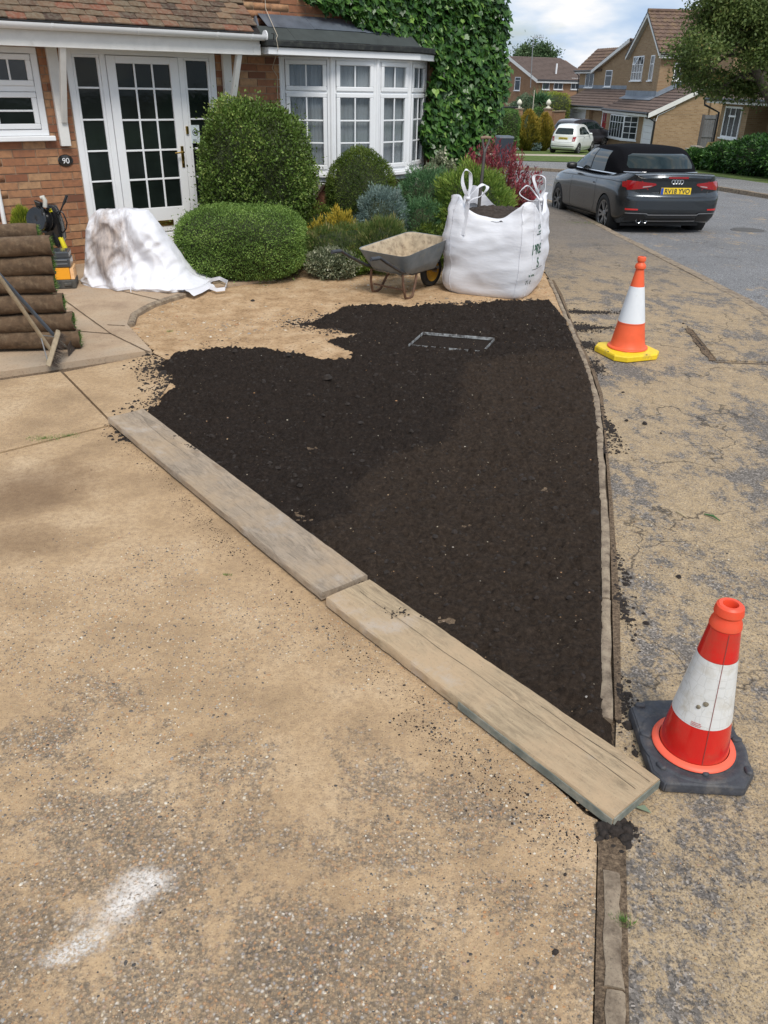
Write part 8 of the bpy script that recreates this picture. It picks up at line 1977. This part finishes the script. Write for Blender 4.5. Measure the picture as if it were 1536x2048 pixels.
MB().prism([(2.8, YB), (3.83, .18), (6.65, .18), (7.7, YB)], bz0-.08, bz0-.002).build('bay_sill', M['white'], hc)
MB().prism([(2.95, YB), (3.87, .07), (6.58, .07), (7.55, YB)], -.3, bz0-.081).build('wall', BK, hc)
MB().prism([(2.8, YB), (3.83, .0), (8.6, .0), (8.6, YB)], bz1+.002, bz1+.14).build('fascia', white, hc)
# narrow garage / store door
gd = empty('garage_door', (.25, -.43, 0)); gd.parent = hc
for i in range(6): MB().box(0, 1.45, 0, .03, -.1+i*.345, .235+i*.345).build('door_panel', M['white'], gd, bevel=.01)
MB().box(-.08, 0, -.01, .05, -.1, 2.05).build('door_jamb', white, gd); MB().box(1.45, 1.6, -.01, .05, -.1, 2.05).build('door_jamb', white, gd)
# ---------------- left hand house (red door, white garage)
Bf = Frame(-15, (lambda r: (r[0]*58, r[1]*58))(ray(1206, 271))); zb_ = -1.25
hb2 = house_root('brick_house', Bf, zb_, 'buff brick house with red door and white garage behind the two far cars')
k_ = lambda z: z-zb_
ez = k_(.60)
vbar(hb2, -1.6, 7.6, -.3, -8, -.5, ez, BK, 'wall')
vbar(hb2, 2.55, 3.1, .0, -.31, -.5, ez-.2, BK, 'pier'); vbar(hb2, 7.15, 7.6, .0, -.31, -.5, ez-.2, BK, 'pier')
tiled(hb2, (-1.9, .22, ez+.02), (7.9, .22, ez+.02), (7.0, -1.9, ez+1.15), (-1.9, -1.9, ez+1.15), TL2)
tiled(hb2, (7.9, -6, ez+.02), (7.9, .22, ez+.02), (7.0, -1.9, ez+1.15), (7.0, -6, ez+1.15), TL2)
MB().tube([(-1.7, .28, ez), (7.95, .28, ez)], .06, 8).build('gutter', M['black_gutter'], hb2)
vbar(hb2, -1.6, 7.9, .18, .215, ez-.20, ez-.02, white, 'fascia')
vbar(hb2, -1.6, 7.85, -.3, .17, ez-.20, ez-.17, white, 'soffit')
gd = empty('garage_door', (3.15, -.27, 0)); gd.parent = hb2
for i in range(5): MB().box(0, 3.95, 0, .03, -.3+i*.42, .11+i*.42).build('door_panel', M['white'], gd, bevel=.004)
rd = empty('front_door', (-.05, -.28, 0)); rd.parent = hb2
dr_ = plain('red front door', (.28, .008, .012), .4)
MB().box(0, .88, 0, .04, .0, 1.95).build('door_leaf', dr_, rd); MB().box(-.10, 0, 0, .06, -.02, 2.02).box(.88, .98, 0, .06, -.02, 2.02).box(-.2, 1.08, 0, .12, -.1, -.02).build('door_frame', M['white'], rd)
MB().box(.16, .34, .041, .05, .95, 1.55).box(.54, .72, .041, .05, .95, 1.55).box(.26, .62, .041, .05, 1.66, 1.80).build('pane', plain('leaded pane', (.25, .16, .18), .3), rd)
MB().box(.30, .58, .041, .055, .86, .90).build('letterbox', M['chrome'], rd)
# upper storey with gable end facing the street
w2 = 1.9; ua, ub = -3.9, 6.0; e2_, a2_ = k_(3.05), k_(4.88); um = (ua+ub)/2
MB().slab([(ua, -w2, .3), (ub, -w2, .3), (ub, -w2, e2_), (um, -w2, a2_), (ua, -w2, e2_)], (0, -7, 0)).build('wall', BK, hb2)
s2_ = (a2_-e2_)/(ub-um)
tiled(hb2, (ub+.3, -w2+.25, e2_-s2_*.3+.08), (ub+.3, -w2-7.3, e2_-s2_*.3+.08), (um, -w2-7.3, a2_+.08), (um, -w2+.25, a2_+.08), TL)
tiled(hb2, (ua-.3, -w2+.25, e2_-s2_*.3+.08), (ua-.3, -w2-7.3, e2_-s2_*.3+.08), (um, -w2-7.3, a2_+.08), (um, -w2+.25, a2_+.08), TL)
MB().slab([(ub+.3, -w2+.27, e2_-s2_*.3+.08), (um, -w2+.27, a2_+.08), (um, -w2+.27, a2_-.16), (ub+.3, -w2+.27, e2_-s2_*.3-.14)], (0, -.03, 0)).build('barge_board', white, hb2)
MB().slab([(ub+.3, -w2+.23, e2_-s2_*.3-.08), (um, -w2+.23, a2_-.10), (um, -w2+.01, a2_-.10), (ub+.3, -w2+.01, e2_-s2_*.3-.08)], (0, 0, .02)).build('soffit', white, hb2)
# set back wing to the left
vbar(hb2, ub, 9.0, -w2-.2, -w2-3, .3, e2_-.02, BK, 'wall')
tiled(hb2, (ub-1, -w2+.1, e2_-.05), (9.4, -w2+.1, e2_-.05), (9.4, -w2-1.7, e2_+1.55), (ub-1, -w2-1.7, e2_+1.55), TL); tiled(hb2, (ub-1, -w2-3.5, e2_-.05), (9.4, -w2-3.5, e2_-.05), (9.4, -w2-1.7, e2_+1.55), (ub-1, -w2-1.7, e2_+1.55), TL)
MB().slab([(9.0, -w2-.2, e2_-.02), (9.0, -w2-3.2, e2_-.02), (9.0, -w2-1.7, e2_+1.45)], (-.2, 0, 0)).build('wall', BK, hb2)
vbar(hb2, ub+.35, 9.35, -w2+.11, -w2+.07, e2_-.22, e2_-.04, white, 'fascia'); MB().tube([(ub+.35, -w2+.17, e2_-.05), (9.4, -w2+.17, e2_-.05)], .055, 8).build('gutter', M['black_gutter'], hb2)
MB().tube([(9.3, -w2+.17, e2_-.05), (9.02, -w2-.14, e2_-.4), (8.98, -w2-.14, 1.9)], .04, 6).build('downpipe', M['black_gutter'], hb2)
win(hb2, 'y', -w2-.2, 6.5, 7.85, k_(1.85), k_(2.9), 2, 1, 1)
win(hb2, 'y', -w2, 3.3, 4.3, k_(1.92), k_(3.02), 1, 2, 1, split=[k_(2.65)])
win(hb2, 'y', -w2, -2.6, -2.0, k_(1.8), k_(2.85), 1, 1, 1)
vbar(hb2, -1.6, ub-.0, -w2+.02, -w2-.03, ez+1.18, ez+1.42, leadg, 'flashing'); vbar(hb2, ub, 9.05, -w2-.18, -w2-.23, ez+1.18, ez+1.42, leadg, 'flashing')
# ---------------- farthest house
Af = Frame(64, (lambda r: (r[0]*82, r[1]*82))(ray(1075, 154))); za = -1.9
ha = house_root('brick_house', Af, za, 'farthest brick house with long brown roof and white barge boards, beyond the hedges'); q_ = lambda z: z-za
ea = q_(2.55); HW = 5.2; ra = q_(4.55)
LEN = 7.2
MB().slab([(0, 0, -.5), (0, 2*HW, -.5), (0, 2*HW, ea), (0, HW, ra-.1), (0, 0, ea)], (LEN, 0, 0)).build('wall', BK2, ha)
sa_ = (ra-ea)/HW
tiled(ha, (-.3, -.45, ea-sa_*.45+.1), (LEN+.3, -.45, ea-sa_*.45+.1), (LEN-.8, HW, ra+.1), (-.3, HW, ra+.1), TL2, amp=.012)
tiled(ha, (-.3, 2*HW+.45, ea-sa_*.45+.1), (LEN+.3, 2*HW+.45, ea-sa_*.45+.1), (LEN-.8, HW, ra+.1), (-.3, HW, ra+.1), TL2, amp=.012)
MB().slab([(-.32, -.45, ea-sa_*.45+.1), (-.32, HW, ra+.1), (-.32, HW, ra-.22), (-.32, -.45, ea-sa_*.45-.2)], (.04, 0, 0)).build('barge_board', white, ha)
MB().slab([(-.32, 2*HW+.45, ea-sa_*.45+.1), (-.32, HW, ra+.1), (-.32, HW, ra-.22), (-.32, 2*HW+.45, ea-sa_*.45-.2)], (.04, 0, 0)).build('barge_board', white, ha)
MB().box(-.3, LEN+.3, -.47, -.43, ea-sa_*.45-.18, ea-sa_*.45+.02).build('fascia', white, ha); MB().tube([(-.3, -.52, ea-sa_*.45+.05), (LEN+.3, -.52, ea-sa_*.45+.05)], .06, 8).build('gutter', M['black_gutter'], ha)
for a, b, cdef in ((1086, 1100, 1), (1109, 1127, 2), (1143.5, 1161, 2)):
    u0_, z1_ = Af.onw(a, 156, 0); u1_, _z = Af.onw(b, 157, 0); z0_ = Af.onw((a+b)/2, 179, 0)[1]
    win(ha, 'y', 0, u0_, u1_, q_(z0_), q_(z1_)-.0, cdef, 1 if cdef == 1 else 2, -1, split=None if cdef == 1 else [q_(z0_)+.85])
w0_, z1_ = Af.onu(1042, 154, 0); w1_, _z = Af.onu(1031, 154, 0); z0_ = Af.onu(1036, 181, 0)[1]
win(ha, 'x', 0, -w0_, -w1_, q_(z0_), q_(z1_), 1, 2, -1, split=[q_(z0_)+.95])
MB().tube([(3.0, 1.0, ea+.3), (3.0, 1.0, ea+1.45)], .09, 8).build('vent_pipe', M['white'], ha)
tv = MB(); mbx = Vector((1.0, 1.9, ea+.6))
# tv aerial mast rising in front of the gable
ae = empty('tv_aerial', (0, 0, 0), 0, 'tall thin television aerial mast against the farthest house', 'aerial')
p0 = Vector(at(1061, 175, 78)); p1 = Vector(at(1066.5, 74, 78)); MB().tube([p0, p1], .035, 6).build('mast', M['steel'], ae)
m_ = MB().tube([p1+Vector((-.1, 0, -.0)), p1+Vector((.95, .2, -.02))], .02, 5)
for i in range(6): m_.tube([p1+Vector((.1+i*.15, .03*i, -.22)), p1+Vector((.1+i*.15, .03*i, .2))], .012, 4)
m_.build('aerial_head', M['steel'], ae)
st_ = empty('garden_pole', (0, 0, 0), 0, 'pale thin pole standing behind the golden bushes', 'pole'); MB().tube([Vector(at(1064, 236, 60)), Vector(at(1069, 180, 60))], .03, 6).build('shaft', plain('pale pole', (.5, .45, .36), .7), st_)
# brick gate pillars with stone finials, connecting wall
fin = plain('pale stone finial', (.66, .64, .52), .7)
for i, (px, lab) in enumerate([(1037, 'brick gate pillar with pale pineapple finial, left of the pair'), (1095, 'brick gate pillar with pale pineapple finial, right of the pair')]):
    Yp = 57; x, y = XY(px, 230, Yp); zt = Zt(px, 216.5, Yp); zb2 = T(Yp); gp = empty('gate_pillar', (x, y, zb2), 0, lab, 'gate pillar', 'brick gate pillars with finials')
    MB().box(-.23, .23, -.23, .23, 0, zt-zb2-.06).build('pier', BK2, gp); MB().box(-.28, .28, -.28, .28, zt-zb2-.06, zt-zb2).build('cap', M['kerb'], gp)
    MB().lathe([(.17, 0), (.17, .05), (.07, .10), (.06, .16), (.15, .24), (.165, .32), (.12, .42), (.04, .50), (.001, .53)], 16, Matrix.Translation((0, 0, zt-zb2)), (True, False)).build('finial', fin, gp, sm=50)
a = XY(1097, 235, 57.3); b = XY(1119, 235, 59); gwall = empty('garden_wall', (a[0]+.25, a[1], T(57)), math.atan2(b[1]-a[1], b[0]-a[0]), 'low brick garden wall right of the gate pillars', 'wall'); wl__ = Vector((b[0]-a[0], b[1]-a[1])).length; zt = Zt(1105, 221, 58)-T(57)
MB().box(0, wl__, -.11, .11, 0, zt-.07).build('wall', BK2, gwall); MB().box(-.02, wl__, -.15, .15, zt-.07, zt).build('coping', M['kerb'], gwall)
a = XY(980, 300, 57); b = XY(1034, 300, 57); gw2 = empty('garden_wall', (a[0], a[1], T(57)), 0, 'long dark topped garden wall behind the hedge nearest the ivy', 'wall'); zt = Zt(1015, 213, 57)-T(57); MB().box(0, b[0]-a[0], -.11, .11, 0, zt-.1).build('wall', BK2, gw2); MB().box(0, b[0]-a[0], -.15, .15, zt-.1, zt).build('coping', M['black_gutter'], gw2)
# ---------------- bungalow at the right
Df = Frame(-3, (lambda r: (r[0]*32, r[1]*32))(ray(1499, 213))); zd = -1.35
hd_ = house_root('brick_bungalow', Df, zd, 'buff brick bungalow with one tall white window, at the right edge under the tree'); d_ = lambda z: z-zd
vbar(hd_, 0, 2.6, 0, -6, -.5, d_(1.38), BK, 'wall'); vbar(hd_, -3.0, 0, -.9, -6, -.5, d_(1.38), BK, 'wall'); vbar(hd_, -3.4, -2.95, 0, -.9, -.5, d_(1.38), BK, 'wall')
u0_, z1_ = Df.onw(1488, 212, 0); u1_, _z = Df.onw(1454, 210, 0); z0_ = Df.onw(1475, 277, 0)[1]
win(hd_, 'y', 0, .50, 2.14, d_(.07), d_(1.26), 3, 1, 1, fr=.07)
vbar(hd_, .98, 1.66, .046, .01, d_(.86), d_(.93), M['white'], 'glazing_bar')
tiled(hd_, (-3.6, .55, d_(1.48)), (3.1, .55, d_(1.48)), (3.1, -4, d_(3.3)), (-3.6, -4, d_(3.3)), TL2)
tiled(hd_, (3.1, .55, d_(1.48)), (3.1, .551, d_(1.48)), (3.1, -4.001, d_(3.3)), (3.1, -4, d_(3.3)), TL2) if False else None
MB().slab([(2.62, -.0, d_(1.38)), (2.62, -8, d_(1.38)), (2.62, -4, d_(3.1))], (-.2, 0, 0)).build('wall', BK, hd_)
vbar(hd_, -3.5, 3.05, .52, .56, d_(1.36), d_(1.49), white, 'fascia'); vbar(hd_, -3.5, 3.0, 0, .52, d_(1.36), d_(1.385), white, 'soffit')
MB().tube([(-3.5, .62, d_(1.50)), (3.1, .62, d_(1.50))], .06, 8).build('gutter', M['black_gutter'], hd_)
MB().tube([(3.05, .62, d_(1.46)), (3.05, .60, d_(1.28)), (2.68, .06, d_(1.0)), (2.68, .06, -.2)], .045, 8).build('downpipe', M['black_gutter'], hd_)
# gate, boards
gy = 45.0
def vertical_panel(name, label, cat, pxs, Y0, Y1, mat, ncol=6):
    (x0, y0), (x1, y1) = XY(pxs[0][0], pxs[0][1], Y0), XY(pxs[1][0], pxs[1][1], Y1); zt = Zt(pxs[0][0], pxs[0][1], Y0); zb3 = Zt(pxs[2][0], pxs[2][1], Y0)-.5; o = empty(name, (x0, y0, zb3), math.atan2(y1-y0, x1-x0), label, cat); L_ = math.hypot(x1-x0, y1-y0); h3 = zt-zb3
    for i in range(ncol): MB().box(L_*i/ncol+.006, L_*(i+1)/ncol-.006, 0, .02+.004*(i % 2), 0, h3).build('board', mat, o)
    [MB().box(0, L_, -.03, 0, h3*q_-.1, h3*q_).build('rail', mat, o) for q_ in (.97, .55)]; return o, L_, h3
gwood = plain('grey weathered timber', (.15, .155, .16), .85, var=.2, vscale=5, bump=.3)
o, L_, h3 = vertical_panel('timber_gate', 'tall grey boarded timber gate between the two brick houses', 'gate', [(1410, 230), (1433, 229), (1400, 295)], 42.5, 42.5, gwood, 5)
MB().box(L_, L_+.12, -.06, .06, 0, h3+.04).box(-.10, 0, -.06, .06, 0, h3+.02).build('post', plain('gate post', (.10, .09, .085), .8), o)
Yp = 36.5
def box_at(name, label, cat, pxl, pxr, top, Y, dep, mat, zb4=None, rz=0):
    x0 = XY(pxl, top, Y)[0]; x1 = XY(pxr, top, Y)[0]; z1 = Zt((pxl+pxr)/2, top, Y); z0 = T(Y) if zb4 is None else zb4; o = empty(name, (x0, Y, z0), rz, label, cat)
    MB().box(0, x1-x0, 0, dep, 0, z1-z0).build('panel', mat, o, bevel=.02); return o
cem = plain('pale cement board', (.34, .30, .26), .9, var=.15)
box_at('stacked_boards', 'stack of pale boards standing by the laurel, behind the soft top of the grey car', 'building boards', 1379, 1398, 301, Yp, .5, cem)
box_at('stacked_boards', 'right hand pale crate of boards beside the laurel bush', 'building boards', 1398.5, 1424, 302, Yp, .5, plain('tan board', (.33, .28, .22), .9, var=.12))
MB_ = MB(); x0 = XY(1376, 298, Yp)[0]; x1 = XY(1424, 298, Yp)[0]; z1 = Zt(1400, 300, Yp); sl2 = empty('loose_slabs', (x0, Yp-.05, z1), 0, 'loose pale slabs lying on top of the stacked boards', 'slabs')
for i, (a, b, zz_) in enumerate([(0, .45, 0), (.35, .75, .05), (.6, 1.05, .0), (.2, .55, .10)]): MB().box(a*(x1-x0), b*(x1-x0), 0, .45, zz_+.004, zz_+.045).build('slab', cem, sl2)
x0, y0 = XY(1407, 300, Yp+.9); pb = empty('plywood_sheet', (x0, y0, Zt(1410, 303, Yp+.9)), R(-8), 'yellow plywood offcut leaning against the foot of the timber gate', 'plywood')
fixn(MB().slab([(0, 0, 0), (.34, 0, 0), (.42, .1, .38), (.14, .1, .36)], (0, .02, 0)).build('sheet', plain('yellow plywood', (.50, .36, .14), .8, var=.2), pb))
x0, y0 = XY(1425, 305, Yp+.4); lb = empty('leaning_board', (x0, y0, T(Yp)), R(-5), 'dark board leaning on the bungalow wall beside the laurel', 'board')
zt = Zt(1432, 288, Yp+.4)-T(Yp); fixn(MB().slab([(0, 0, .3), (.26, 0, .3), (.38, .25, zt), (.18, .25, zt)], (0, .05, 0)).build('plank', plain('dark board', (.13, .11, .10), .8), lb))
